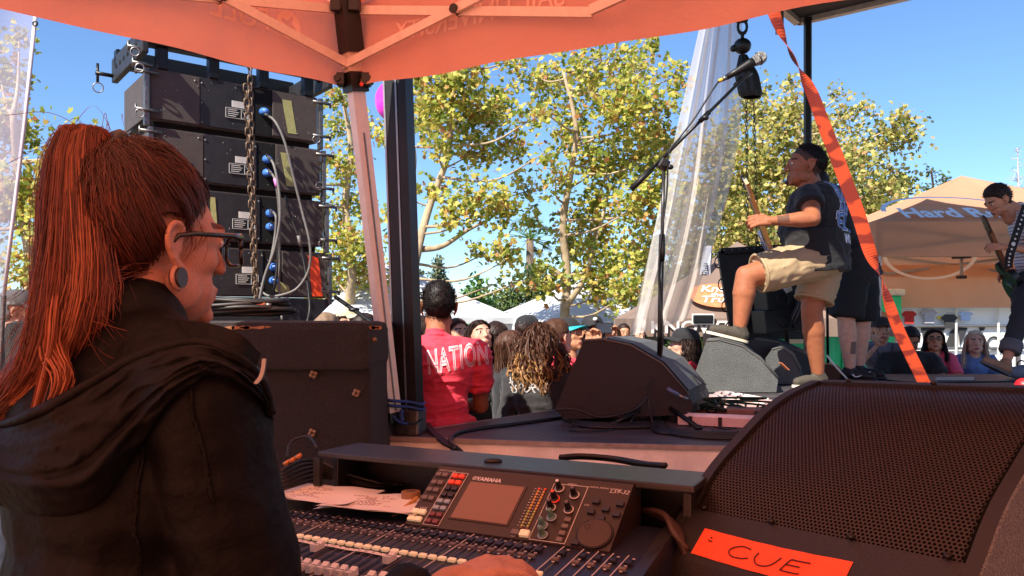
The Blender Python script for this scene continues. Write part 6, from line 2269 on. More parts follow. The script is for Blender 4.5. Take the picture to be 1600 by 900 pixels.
def cap_hat(Rm, c, s, material, parent, brim_dir=1, mbrim=None, tilt=0., height=.055, logo=None):
    """baseball cap: crown and curved peak"""
    def T(v): return (np.asarray(v, float) @ rotx(tilt).T)*s @ Rm.T+c
    def f(u, v):
        th = 2*pi*u; ph = v*pi/2
        return T(A(.083*math.cos(ph)**.7*math.cos(th), -.010+.101*math.cos(ph)**.7*math.sin(th), .048+.078*math.sin(ph)))
    m = MB().grid(f, 28, 9)
    o_ = m.build('cap', material, parent, smooth=True)
    def g(u, v):
        th = R(20)+R(140)*u
        x, y = math.cos(th), math.sin(th)
        e = v*.070
        return T(A((.083+.004*v)*x, brim_dir*(-.010*brim_dir+.101*y+e*y), .050-.010*v-.05*v*x*x*.4))
    m = MB().grid(g, 18, 4)
    def g2(u, v): return g(u, v)-np.asarray(A(0, 0, .003))*s
    m.grid(g2, 18, 4)
    m.build('peak', mbrim or material, o_, smooth=True)
    if logo:
        m = MB().ell(T(A(0, .088, .085)), (.018*s, .018*s, .016*s))
        m.build('badge', logo, o_, smooth=True)
    return o_
def sunglasses(Rm, c, s, material, parent, clear=False, z=.004, lens=None):
    def T(v): return np.asarray(v, float)*s @ Rm.T+c
    t_ = MB()
    for sd in (-1, 1):
        t_.torus(T((sd*.032, .098, z-.004)), .021*s, .0028*s, Rm @ A(.10*sd, 1, 0), 20, 6, .82)
        t_.tube([T((sd*.052, .094, z+.004)), T((sd*.074, .045, z+.006)), T((sd*.079, -.012, z+.004))], .0024*s, 6)
    t_.tube([T((-.011, .103, z)), T((.011, .103, z))], .0025*s, 6)
    o_ = t_.build('glasses', material, parent, smooth=True)
    for sd in (-1, 1):
        m = MB().ell(T((sd*.032, .098, z-.004)), (.0205*s, .0016*s, .0175*s), rot=Rm @ rotz(-.10*sd))
        m.build('lens', lens or material, o_, smooth=True)
    return o_

def stand_pose(x, y, z0, h, yaw, lean=0., sh=1., **over):
    """joints of a standing figure; over: local overrides in metres for a 1.72 m figure"""
    s = h/1.72
    L = dict(pelvis=(0, 0, .93), chest=(0, .0+lean*.30, 1.22), neck=(0, -.015+lean*.52, 1.46), head=(0, .035+lean*.68, 1.605),
             shl=(-.175*sh, -.005+lean*.48, 1.405), shr=(.175*sh, -.005+lean*.48, 1.405),
             ell=(-.225*sh, -.03+lean*.30, 1.12), elr=(.225*sh, -.03+lean*.30, 1.12), wrl=(-.235*sh, .05+lean*.3, .87), wrr=(.235*sh, .05+lean*.3, .87),
             hil=(-.088, 0, .90), hir=(.088, 0, .90), knl=(-.095, .02, .49), knr=(.095, .02, .49), anl=(-.095, -.025, .085), anr=(.095, -.025, .085))
    L.update(over)
    Rm = rotz(yaw)
    return {k: (np.array(v)*s) @ Rm.T+A(x, y, z0) for k, v in L.items()}, s

def person(label, J, s=1., head_rot=None, head_s=1., skin_m=None, lip_c=(150, 84, 74), hair=None, shirt=None, pants=None, shoes=None,
           fat=1., fem=False, voxel=.010, sleeve=.55, pant_len=1., group=None, hands=True, hand_kw=None, hi=False, loose=1., feet=None, loc=None, brow=(40, 28, 22), cat='person', shirt_wr=(.010, 11, .8), tf=None):
    """one figure: skin as one mesh; shirt, trousers, shoes, hair as children"""
    Rm = head_rot if head_rot is not None else np.eye(3)
    base = J['pelvis'].copy(); base[2] = min(J['anl'][2], J['anr'][2])-.085*s
    t = thing('person', label, cat, base if loc is None else loc, group=group)
    b = MB()
    g_ = fat
    xax = J['shr']-J['shl']; xax /= np.linalg.norm(xax)
    up = J['neck']-J['pelvis']; tor = np.linalg.norm(up); up /= tor
    fw = np.cross(up, xax); fw /= np.linalg.norm(fw)
    xax = np.cross(fw, up)
    TR = np.stack([xax, fw, up], axis=1)
    shw = np.linalg.norm(J['shr']-J['shl'])/2
    def torso(m, e=0., hem=0., only=None):
        g_ = tf or fat
        m.ell(lerp(J['pelvis'], J['neck'], .72), (shw*.83*min(1.25, g_)+e, .105*s*g_+e, .165*s+e), rot=TR)
        m.ell(lerp(J['pelvis'], J['neck'], .40)+fw*.012*s*(g_-1)*6, (.132*s*g_*(.93 if fem else 1)+e, .100*s*g_**1.4+e, .17*s+e), rot=TR)
        m.ell(J['pelvis']+up*.03*s, (.152*s*g_*(1.05 if fem else 1)+e, .112*s*g_+e, .125*s+e), rot=TR)
        for a in ('shl', 'shr'):
            m.rc(lerp(J['neck'], J['chest'], .12), .050*s*g_**.5+e, J[a], (.054 if not fem else .046)*s*g_**.5+e)
    torso(b)
    b.rc(J['neck']-up*.03*s, .058*s*g_**.4*(.86 if fem else 1), lerp(J['neck'], J['head'], .6), .052*s*g_**.3*(.86 if fem else 1))
    ua, fa = (.047, .036) if not fem else (.040, .032)
    for a, e_, w_ in (('shl', 'ell', 'wrl'), ('shr', 'elr', 'wrr')):
        b.rc(J[a], ua*s*g_*1.04, J[e_], fa*1.06*s*g_**.7)
        b.rc(J[e_], fa*1.06*s*g_**.7, lerp(J[e_], J[w_], .3), fa*1.12*s*g_**.7)
        b.rc(lerp(J[e_], J[w_], .3), fa*1.12*s*g_**.7, J[w_], .0245*s*g_**.4)
    for a, e_, w_ in (('hil', 'knl', 'anl'), ('hir', 'knr', 'anr')):
        b.rc(J[a], .086*s*g_, lerp(J[a], J[e_], .5), .074*s*g_)
        b.rc(lerp(J[a], J[e_], .5), .074*s*g_, J[e_], .052*s*g_**.8)
        b.rc(J[e_], .052*s*g_**.8, lerp(J[e_], J[w_], .32), .057*s*g_**.8)
        b.rc(lerp(J[e_], J[w_], .32), .057*s*g_**.8, J[w_], .036*s*g_**.5)
        bk_ = (J[a]-J[e_])/np.linalg.norm(J[a]-J[e_])+(J[w_]-J[e_])/np.linalg.norm(J[w_]-J[e_])
        bk_ = bk_/np.linalg.norm(bk_) if np.linalg.norm(bk_) > .25 else -fw
        ld_ = (J[w_]-J[e_])/np.linalg.norm(J[w_]-J[e_])
        b.rc(lerp(J[e_], J[w_], .16)+bk_*.018*s, .040*s*g_**.8, lerp(J[e_], J[w_], .42)+bk_*.016*s, .040*s*g_**.8)
        b.ell(J[e_]-bk_*.020*s, (.040*s*g_**.7, .040*s*g_**.7, .044*s*g_**.7))
        b.rc(lerp(J[e_], J[w_], .1)-bk_*.012*s, .030*s, lerp(J[e_], J[w_], .75)-bk_*.004*s, .026*s)
    V, F = remesh(b, voxel*(1.4 if hi else 1.7), 3)
    Vs, Fs, mats_ = [V], list(F), [0]*len(F)
    n = len(V)
    hv, hf, hr_ = (HV, HF, HR) if hi else (HV_lo, HF_lo, HR_lo)
    hvw = hv*head_s @ Rm.T+J['head']
    Vs.append(hvw); Fs += [[i+n for i in f] for f in hf]; mats_ += hr_.tolist(); n += len(hv)
    if hands:
        hk = hand_kw or {}
        for sd, e_, w_ in (('l', 'ell', 'wrl'), ('r', 'elr', 'wrr')):
            kw = dict(d=J[w_]-J[e_], back=fw*.3+xax*(1 if sd == 'r' else -1), side=(1 if sd == 'r' else -1), curl=.45, s=s*.97)
            kw.update(hk.get(sd, {}))
            hm = hand_prims(J[w_], **kw)
            v2, f2 = remesh(hm, .0040 if hi else .0066, 2 if hi else 1)
            Vs.append(v2); Fs += [[i+n for i in f] for f in f2]; mats_ += [0]*len(f2); n += len(v2)
    lip = mat('lip_%d_%d_%d' % lip_c, lip_c, .45, var=.08)
    o_ = from_np('body', np.vstack(Vs), Fs, [skin_m, lip, M_eye, mat('brow_%d_%d_%d' % brow, brow, .7), M_iris], t)
    o_.data.polygons.foreach_set('material_index', np.array(mats_, np.int32))
    parts = {'thing': t, 'body': o_, 'TR': TR, 'fw': fw, 'up': up, 'x': xax}
    if shirt:
        m = MB()
        e = .014*s*loose
        torso(m, e)
        q = J['pelvis']+up*(-.085*s)
        m.tube([lerp(J['pelvis'], J['neck'], .45), J['pelvis']+up*.02*s, q], [.10*s, .12*s, .125*s], 20)
        # hem as an oval skirt
        pts = []
        def f(u, v):
            th = 2*pi*u
            c_ = lerp(J['pelvis']-up*.10*s, J['pelvis']+up*.16*s, v)
            return c_+xax*math.cos(th)*(.158*s*(tf or g_)+e)+fw*(math.sin(th)*(.116*s*(tf or g_)+e)+.012*s*(g_-1)*3)
        m2 = MB().grid(f, 24, 4)
        vv = m2.verts()
        k5 = 5
        m.add(vv, m2.F+[[i*k5 for i in range(24)], [i*k5+4 for i in range(24)][::-1]])
        for a, e_, w_ in (('shl', 'ell', 'wrl'), ('shr', 'elr', 'wrr')):
            m.rc(J[a], (.056 if not fem else .048)*s*g_**.5+e, lerp(J[a], J[e_], .2), ua*s*g_*1.05+e)
            if sleeve <= 1:
                flatcone(m, lerp(J[a], J[e_], .05), ua*s*g_*1.10+e, lerp(J[a], J[e_], sleeve), ua*s*g_*1.02+e*1.5)
            else:
                m.rc(J[a], ua*s*g_*1.06+e, J[e_], fa*1.15*s*g_**.7+e)
                flatcone(m, J[e_], fa*1.15*s*g_**.7+e, lerp(J[e_], J[w_], sleeve-1), .030*s+e)
        m.rc(J['neck']-up*.02*s, .060*s+e*.3, J['neck']+up*.012*s, .056*s+e*.2)
        V, F = remesh(m, voxel*(.9 if hi else 1.1), 3)
        V = wrinkle(V, F, shirt_wr[0]*s, shirt_wr[1], seed=len(label), stretch=(1, 1, 1.6), crease=shirt_wr[2])
        parts['shirt'] = from_np('shirt', V, F, shirt, t)
    if pants:
        m = MB()
        e = .016*s*loose
        m.ell(J['pelvis']-up*.035*s, (.150*s*g_*(1.05 if fem else 1)+e, .110*s*g_+e, .095*s+e), rot=TR)
        for a, e_, w_ in (('hil', 'knl', 'anl'), ('hir', 'knr', 'anr')):
            m.rc(J[a], .086*s*g_+e, lerp(J[a], J[e_], .5), .076*s*g_+e*1.3)
            if pant_len <= 1:
                flatcone(m, lerp(J[a], J[e_], .35), .080*s*g_+e*1.2, lerp(J[a], J[e_], pant_len), .070*s*g_+e*1.6)
            else:
                m.rc(lerp(J[a], J[e_], .4), .078*s*g_+e, J[e_], .058*s*g_+e)
                flatcone(m, J[e_], .058*s*g_+e, lerp(J[e_], J[w_], pant_len-1), .044*s+e*1.3)
                m.rc(J[e_], .058*s*g_+e, lerp(J[e_], J[w_], .3), .060*s*g_+e)
        V, F = remesh(m, voxel*(1.2 if hi else 1.7), 3)
        V = wrinkle(V, F, .008*s, 12, seed=len(label)+3)
        parts['pants'] = from_np('trousers', V, F, pants, t)
    if shoes:
        for sd, w_ in (('l', 'anl'), ('r', 'anr')):
            fd_ = (feet or {}).get(sd, None)
            d = fw*A(1, 1, 0) if fd_ is None else np.asarray(fd_, float)
            d = d/np.linalg.norm(d)
            sx = np.cross(d, A(0, 0, 1)); sx /= np.linalg.norm(sx); uz = np.cross(sx, d)
            a = J[w_]-uz*.045*s
            m = MB()
            m.rc(J[w_]+uz*.0*s, .042*s, a-d*.03*s, .038*s)
            m.rc(a-d*.035*s, .036*s, a+d*.09*s-uz*.004*s, .036*s)
            m.rc(a+d*.09*s-uz*.004*s, .038*s, a+d*.155*s-uz*.012*s, .030*s)
            V, F = remesh(m, .006 if hi else .013, 3 if hi else 1)
            h_ = (V-a)@uz
            V = V-uz*np.minimum(0, h_+.036*s)[:, None]
            so = from_np('shoe', V, F, shoes[0], t)
            m = MB()
            def f(u, v):
                th = 2*pi*u
                xx = math.cos(th); yy = math.sin(th)
                return a+d*(.06*s+.135*s*xx)+sx*(.043*s*yy*(1-.12*xx))-uz*(.030*s+.016*s*v)
            m.grid(f, 26, 1)
            vv = m.verts()
            m.F += [[i*2 for i in range(26)], [i*2+1 for i in range(26)][::-1]]
            m.build('sole', shoes[1], so, smooth=False)
    return parts
def long_hair(Rm, c, s, material, parent, n=700, length=.30, seed=0, wave=.01, part=0., back_only=False, spread=.05, curl=8., r=.0022, tip=None, kink=0., gather=.0):
    """strands from the scalp down over the neck and shoulders"""
    rs = np.random.default_rng(seed)
    V = HV_lo
    ok = np.where((V[:, 2] > hairline(V[:, 1])+.0) & ~((np.abs(V[:, 0]) > .070) & (V[:, 2] < .03) & (V[:, 1] > -.045) & (V[:, 1] < .03)))[0]
    id_ = rs.choice(ok, n)
    p0 = V[id_]
    K_ = max(11, int(curl*.95))
    paths = np.zeros((n, K_, 3))
    side = np.sign(p0[:, 0]-part); side[side == 0] = 1
    ang = np.arctan2(p0[:, 0], -p0[:, 1]-.01)             # round the head from the back
    tgt_a = np.where(np.abs(ang) > 1.9, np.sign(ang)*rs.uniform(1.25, 1.8, n), ang)
    rr = .085+rs.uniform(.0, spread, n)
    end = np.stack([np.sin(tgt_a)*rr*1.02, -.01-np.cos(tgt_a)*rr*1.15, -.05-length*rs.uniform(.55, 1., n)], axis=1)
    mid = np.stack([np.sin(tgt_a)*.088, -.012-np.cos(tgt_a)*.105, np.minimum(p0[:, 2]*.2, .01)+rs.uniform(-.02, .01, n)], axis=1)
    top = p0*1.10+A(0, 0, .006)
    for k in range(K_):
        u = k/(K_-1)
        if u < .35:
            w_ = u/.35
            q = (1-w_)**2*p0+2*w_*(1-w_)*(top+np.stack([side*.01, np.zeros(n), np.zeros(n)], axis=1))+w_**2*mid
        else:
            w_ = (u-.35)/.65
            q = mid*(1-w_)+end*w_
        paths[:, k] = q
    # keep outside the skull
    e_ = (paths-A(0, -.012, .025))/A(.080, .101, .093)
    l_ = np.linalg.norm(e_, axis=2)
    fix = np.where((l_ < 1) & (paths[..., 2] > -.05), 1/np.maximum(l_, .3), 1.)
    paths = (e_*fix[..., None])*A(.080, .101, .093)+A(0, -.012, .025)
    lock = rs.integers(0, 60, n)
    ph = rs.uniform(0, 6, 60)[lock]
    uu = np.linspace(0, 1, K_)[None]
    wv = wave*np.clip((uu-.25)*2, 0, 1)
    paths[..., 0] += wv*np.sin(uu*curl+ph[:, None]); paths[..., 1] += wv*np.cos(uu*curl*1.1+ph[:, None]*1.7)
    paths += rs.normal(size=(n, 1, 3))*.0025
    Pw = paths*s @ Rm.T+c
    V_, F_ = strands(Pw, r*s*1.5, r*.7*s, 1)
    o_ = from_np('hair', V_, F_, material, parent)
    if tip is not None:
        o_.data.materials.append(tip)
        nf = K_-1
        mi = np.tile((np.arange(nf) >= nf*.58).astype(np.int32), n)
        rnd = np.repeat(rs.random(n) < .75, nf)
        o_.data.polygons.foreach_set('material_index', (mi*rnd).astype(np.int32))
    return o_
# ------------------------------------------------------------------ the sound engineer
M_auburn = hairm('auburn', (80, 41, 29))
M_copper = hairm('copper', (108, 56, 37))
M_amber = hairm('amber', (146, 84, 54))
S_fair = skin('fair', (182, 132, 110), .12)
S_tan = skin('tan', (196, 138, 104))
S_brown = skin('brown', (160, 104, 74))
S_pale = skin('pale', (206, 158, 134))
S_light = skin('light', (204, 152, 124))
M_jacket = mat('jacket_black', (10, 8, 8), .62, spec=.16, var=.22, vs=5, bump=.6, bs=30, grain=.35, gs=900)
HE = A(-.474, 1.05, 1.600)
RE = frame_from(yaw_of(.61, .79), .02, 0)
NE = A(-.475, 1.0, 1.482)
JE = dict(head=HE, neck=NE, chest=A(-.49, .99, 1.25), pelvis=A(-.50, .97, .93),
          shr=A(-.350, .905, 1.405), shl=A(-.615, 1.095, 1.405), elr=A(-.290, .96, 1.03), wrr=A(-.094, 1.185, 1.112),
          ell=A(-.67, 1.18, 1.10), wrl=A(-.60, 1.28, .93),
          hir=A(-.43, .92, .90), hil=A(-.57, 1.02, .90), knr=A(-.41, .95, .49), knl=A(-.55, 1.05, .49), anr=A(-.44, .90, .085), anl=A(-.58, 1.0, .085))
en = person('sound engineer with red ponytail, glasses and black jacket at the console', JE, 1., RE, .97, S_fair, (176, 100, 84), None, M_jacket,
            mat('jeans_dark', (34, 34, 42), .8), (mat('shoe_black', (24, 24, 24), .6), M_white), fem=True, voxel=.008, sleeve=1.82, pant_len=1.95, hi=True, loose=1.9, cat='person',
            hand_kw={'r': dict(d=A(.86, .46, .10), back=A(-.05, -.1, 1), side=-1, curl=.50, s=1.0, thumb=.4), 'l': dict(d=A(.9, .3, -.1), back=A(0, -.1, 1), side=1, curl=.5)}, shirt_wr=(.013, 6, .22), brow=(86, 44, 30))
et = en['thing']
en['shirt'].name = 'jacket'
# hood lying over the back and collar: a cloth sheet resting on the jacket
jm = en['shirt'].data
jT = np.array(_frames[et.name])
jv = np.array([v.co[:] for v in jm.vertices]) @ jT[:3, :3].T+jT[:3, 3]
jb = BVHTree.FromPolygons([Vector(v) for v in jv], [list(p.vertices) for p in jm.polygons])
def jacket_Y(px, py, miss=None):
    d = Vector(((px-800)/FPX, 1, -(py-500)/FPX))
    h = jb.ray_cast(Vector((0, 0, ZC)), d.normalized())
    return h[0].y if h[0] is not None and h[0].y < 1.25 else miss
upx = spline([(424, 648, 0), (408, 592, 0), (362, 550, 0), (300, 532, 0), (215, 550, 0), (140, 590, 0), (70, 628, 0), (0, 655, 0), (-70, 668, 0)], 90)
lox = spline([(428, 655, 0), (404, 622, 0), (352, 590, 0), (306, 596, 0), (250, 650, 0), (205, 722, 0), (150, 792, 0), (60, 806, 0), (-60, 770, 0)], 90)
NT, NV = 90, 34
gy = np.zeros((NT, NV)); gp_ = np.zeros((NT, NV, 2))
for i in range(NT):
    for j in range(NV):
        v = j/(NV-1)
        gp_[i, j] = upx[i][:2]*(1-v)+lox[i][:2]*v
        y_ = jacket_Y(*gp_[i, j])
        gy[i, j] = y_ if y_ is not None else np.nan
for j in range(NV):
    c_ = gy[:, j]; ok_ = ~np.isnan(c_)
    gy[:, j] = np.interp(np.arange(NT), np.where(ok_)[0], c_[ok_]) if ok_.any() else .93
for _ in range(6):
    gy[1:-1] = (gy[:-2]+gy[1:-1]*2+gy[2:])/4
    gy[:, 1:-1] = (gy[:, :-2]+gy[:, 1:-1]*2+gy[:, 2:])/4
def hood_pt(i, j, e=0.):
    t_, v = i/(NT-1), j/(NV-1)
    fat_ = np.interp(t_, [0, .15, .4, .7, 1], [.006, .016, .022, .042, .05])
    off = fat_*(math.sin(pi*min(1, .06+v*.92))**.55)
    off += .007*math.exp(-((v-.10-.05*math.sin(t_*5))/.06)**2)*min(1, t_*5)                      # rolled rim
    off += .004*math.exp(-((v-.42-.16*math.sin(t_*4+1))/.05)**2)-.003*math.exp(-((v-.31-.14*math.sin(t_*4+1))/.035)**2)
    off += .006*math.exp(-((v-.75+.25*(t_-.6))/.05)**2)*(t_ > .35)-.005*math.exp(-((v-.66+.25*(t_-.6))/.03)**2)*(t_ > .35)
    off += .010*(float(vnoise(A(t_*8, v*3.2, 1.), 4))-.5)+.006*(1-abs(2*float(vnoise(A(t_*13+v*4, v*5-t_*3, 4.), 9))-1))**4
    return P(*gp_[i, j], gy[i, j]-off-e)
V_ = [hood_pt(i, j) for i in range(NT) for j in range(NV)]
F_ = [[i*NV+j, (i+1)*NV+j, (i+1)*NV+j+1, i*NV+j+1] for i in range(NT-1) for j in range(NV-1)]
V_ += [P(*gp_[i, j], gy[i, j]+.02) for i in range(NT) for j in (0, NV-1)]
nb = NT*NV
F_ += [[nb+2*i, nb+2*i+2, (i+1)*NV, i*NV] for i in range(NT-1)]+[[i*NV+NV-1, (i+1)*NV+NV-1, nb+2*i+3, nb+2*i+1] for i in range(NT-1)]
from_np('hood', V_, F_, M_jacket, et)
m = MB().tube([hood_pt(i, 2, .004) for i in range(0, NT, 2)], .0055, 8)
m.build('hood_rim', M_jacket, et, smooth=True)
def f(u, v):
    q = spline([P(408, 553, .90), P(375, 522, .885), P(330, 506, .90), P(270, 500, .93), P(200, 500, .97), P(150, 505, 1.02)], 40)[int(u*39)]
    return q+A(-.012*v, .004*v, -.055*v)+A(0, -.02*math.sin(v*pi*.5), 0)
m = MB().grid(f, 39, 8)
def f2(u, v): return f(u, v)+A(-.002, .006, 0)
m.grid(f2, 39, 8)
m.build('collar', M_jacket, et, smooth=True)
# zip: metal teeth along the collar front
zp = spline([P(413, 562, .885), P(411, 578, .875), P(407, 590, .87), P(400, 598, .868)], 22)
for k, q in enumerate(zp):
    MB().box(q, (.0042, .003, .0022)).build('zip_tooth', M_alu, et)
# seams
for pts in ([P(305, 575, .848), P(288, 640, .82), P(295, 720, .81), P(310, 800, .815)], [P(205, 700, .835), P(200, 800, .84), P(196, 930, .85)]):
    m = MB().tube(spline(pts, 24), .0022, 5)
    V_, F_ = np.vstack(m.V), m.F
    drape_print('seam', V_, F_, en['shirt'], A(.05, 1, 0), M_jacket, et, off=.0035)
# scalp and combed-back hair
def eloc(v): return np.asarray(v, float)*.97 @ RE.T+HE
TIE = A(0.004, -.052, .112)
scalp_hair('hair', RE, HE, .97, hairm('umber', (62, 33, 25)), et, thick=.010, rough=.002, freq=60, lo=False, line=.002)
rs = np.random.default_rng(77)
okh = np.where((HV[:, 2] > hairline(HV[:, 1])-.002) & ~((np.abs(HV[:, 0]) > .071) & (HV[:, 2] < .026) & (HV[:, 1] > -.035) & (HV[:, 1] < .03)))[0]
n = 14000
p0 = HV[rs.choice(okh, n)]
K_ = 9
paths = np.zeros((n, K_, 3))
ec, er = A(0, -.012, .028), A(.0785, .099, .0925)
lift = rs.uniform(.0, .008, n)+.005
lift = np.where(p0[:, 1] > .04, lift*.3, lift)
jit_ = rs.normal(size=(n, 3))*.0022
lk = np.floor(vnoise(p0*45, 3)*14).astype(int)
for k in range(K_):
    u = (k/(K_-1))
    q = p0*(1-u)+TIE*u
    e_ = (q-ec)/er
    l_ = np.linalg.norm(e_, axis=1)
    bow = 1+lift/.09*np.sin(pi*min(1, u*1.0))+.02*u
    tgt = np.maximum(l_, bow*(1.0+.05*np.sin(pi*u)))
    if k == 0: tgt = np.maximum(l_, 1.0)
    q = ec+e_/np.maximum(l_, 1e-3)[:, None]*tgt[:, None]*er
    q = q+(rs.normal(size=(14, 3))*.0035)[lk]*math.sin(pi*u)
    # sag of loose hairs
    q[:, 2] -= .012*math.sin(pi*u)*(rs.random(n) < .06)
    q = q+jit_*math.sin(pi*u)
    paths[:, k] = q
V_, F_ = strands(paths*.97 @ RE.T+HE,   .00046, .0004, 1, centre=HE+A(0, 0, .02))
M_umber = hairm('umber', (62, 33, 25))
o_ = from_np('combed_hair', V_, F_, [M_umber, M_auburn, M_copper], et)
pick = np.where(vnoise(p0*40, 9)+rs.uniform(-.2, .2, n) > .55, 1, 0)
pick = np.where((pick == 1) & (rs.random(n) < .15), 2, pick)
o_.data.polygons.foreach_set('material_index', np.repeat(pick, (K_-1)).astype(np.int32))
# hair tie and ponytail
MB().torus(eloc(TIE+A(0, -.004, .010)), .019, .0095, RE @ A(0, -.75, .65), 20, 8).build('hair_tie', M_rubber, et, smooth=True)
cl_ = np.array([eloc(TIE), eloc(TIE+A(0, -.016, .020)), P(124, 196, .985), P(112, 250, .965), P(110, 345, .945), P(114, 430, .93), P(106, 510, .925), P(72, 590, .935), P(5, 645, .955), P(-60, 690, .99)])
cw = np.array([.009, .012, .018, .025, .030, .034, .034, .030, .026, .022])
K_ = 14
cen_ = spline(cl_, K_)
wid = np.interp(np.linspace(0, 1, K_), np.linspace(0, 1, len(cw)), cw)
n = 11500
nl = 90
la = rs.uniform(0, 2*pi, nl); lr = np.sqrt(rs.uniform(.02, 1, nl))
lock = rs.integers(0, nl, n)
lph = rs.uniform(0, 6, nl); lfr = rs.uniform(7, 12, nl); lend = rs.uniform(.70, 1.0, nl)
ofx = lr[lock]*np.cos(la[lock])+rs.normal(size=n)*.17
ofy = lr[lock]*np.sin(la[lock])+rs.normal(size=n)*.17
sw_ = rs.normal(size=(n, 3))*.0035; sf_ = rs.uniform(6, 14, n); sp_ = rs.uniform(0, 6, n)
paths = np.zeros((n, K_, 3))
tt = np.linspace(0, 1, K_)
for k in range(K_):
    u = tt[k]*lend[lock]
    idx = u*(K_-1); i0 = np.minimum(idx.astype(int), K_-2); f_ = (idx-i0)[:, None]
    c_ = cen_[i0]*(1-f_)+cen_[i0+1]*f_
    w_ = wid[i0]
    wavx = .10*np.sin(u*lfr[lock]+lph[lock])*np.clip(u*3-.5, 0, 1)
    c_ = c_+sw_*np.sin(u*sf_+sp_)[:, None]*np.clip(u*2, 0, 1)[:, None]
    paths[:, k] = c_+np.stack([(ofx+wavx*1.4)*w_, (ofy*.8+wavx*.8)*w_, .10*ofy*w_], axis=1)
cpl = cen_[None]+A(.0, .05, 0)
V_, F_ = strands(paths, .0005, .00035, 1, centre=cpl)
o_ = from_np('ponytail', V_, F_, [M_auburn, M_copper, M_amber], et)
lc = np.where(rs.random(nl) < .38, 1, 0); lc[rs.random(nl) < .08] = 2
mi = lc[lock][:, None]*np.ones((1, K_-1), int)
o_.data.polygons.foreach_set('material_index', mi.ravel().astype(np.int32))
# one bright loose lock, nape hairs and fly-aways
ll = []
for k in range(90):
    d_ = rs.normal(size=3)*.0035
    a = spline([P(104, 390, .955), P(86, 480, .893), P(80, 540, .88), P(66, 600, .875), P(52, 650, .872)], 16)+d_*np.linspace(1, .5, 16)[:, None]
    ll.append(a)
for k in range(110):
    d_ = rs.normal(size=3)*A(.006, .004, .004)
    a = spline([P(92, 480, .95), P(86, 545, .888), P(100, 580, .875), P(96, 605, .873), P(88, 620, .873)], 16)+d_*np.linspace(1.2, .6, 16)[:, None]
    ll.append(a)
V_, F_ = strands(np.array(ll), .0009, .0005, 1)
from_np('loose_lock', V_, F_, M_amber, et)
ll = []
for k in range(200):
    q0 = eloc(A(rs.uniform(.035, .060), rs.uniform(-.085, -.03), rs.uniform(-.075, -.03)))
    q3 = q0+A(rs.uniform(-.12, .02), rs.uniform(-.06, 0), rs.uniform(-.11, -.02))
    a = spline([q0, lerp(q0, q3, .4)+A(-.01, -.03, .012), q3], 16)+rs.normal(size=(1, 3))*.003
    ll.append(a)
for k in range(26):
    q0 = eloc(TIE+A(rs.uniform(-.01, .01), rs.uniform(-.02, .01), rs.uniform(0, .02)))
    q3 = q0+A(rs.uniform(-.11, .02), rs.uniform(-.03, .03), rs.uniform(-.02, .045))
    ll.append(spline([q0, lerp(q0, q3, .5)+A(0, 0, rs.uniform(.0, .03)), q3+A(0, 0, -.02)], 16))
for k in range(60):
    q0 = P(rs.uniform(50, 160), rs.uniform(420, 560), .91)
    q3 = q0+A(rs.uniform(-.08, .10), rs.uniform(-.02, .02), rs.uniform(-.12, -.03))
    ll.append(spline([q0, lerp(q0, q3, .5)+rs.normal(size=3)*.02, q3], 16))
for k in range(22):                                  # soft wisps before the ear
    q0 = eloc(A(rs.uniform(.066, .072), rs.uniform(.010, .034), rs.uniform(.014, .030)))
    q3 = q0+RE @ A(rs.uniform(.000, .004), rs.uniform(-.018, .004), rs.uniform(-.050, -.020))
    ll.append(spline([q0, lerp(q0, q3, .5)+RE @ A(.003, .006, 0), q3], 16))
V_, F_ = strands(np.array(ll), .00042, .0003, 1)
from_np('flyaway_hair', V_, F_, M_copper, et)
# glasses and ear plug
M_gl = mat('glasses_black', (16, 15, 16), .22, var=.1, coat=.4)
M_lens = bpy.data.materials.new('clear_lens'); M_lens.use_nodes = True
b_ = M_lens.node_tree.nodes['Principled BSDF']
b_.inputs['Transmission Weight'].default_value = 1.; b_.inputs['Roughness'].default_value = .02; b_.inputs['IOR'].default_value = 1.05
gl = MB()
for sd in (-1, 1):
    ring_ = []
    for i in range(29):
        th = 2*pi*i/28
        cx_, sx_ = math.cos(th), math.sin(th)
        ring_.append(eloc(A(sd*(.034+.027*np.sign(cx_)*abs(cx_)**.6), .110-.012*max(0, cx_), -.006+.022*np.sign(sx_)*abs(sx_)**.6)))
    gl.tube(ring_, .0030, 8)
    gl.tube([eloc(A(sd*.060, .100, .010)), eloc(A(sd*.070, .080, .011)), eloc(A(sd*.078, .02, .010)), eloc(A(sd*.081, -.006, .006)), eloc(A(sd*.080, -.022, -.012))], [.0040, .0040, .0034, .0030, .0026], 8)
gl.tube([eloc(A(-.009, .112, .004)), eloc(A(0, .114, .006)), eloc(A(.009, .112, .004))], .003, 8)
go = gl.build('glasses', M_gl, et, smooth=True)
MB().tube([eloc(A(.0815, .052, .0125)), eloc(A(.0822, .030, .0125))], .0012, 4).build('temple_logo', mat('temple_print', (120, 110, 106), .4), go, smooth=True)
pax = RE @ A(.86, .50, 0)
pce = eloc(A(.0745, -.004, -.048))
MB().cyl(pce-pax*.006, pce+pax*.006, .0125, k=24).build('ear_plug', mat('ear_plug', (46, 38, 36), .35, coat=.2), et)
MB().torus(pce, .0140, .0030, pax, 24, 8, 1.).build('ear_lobe', S_fair, et, smooth=True)

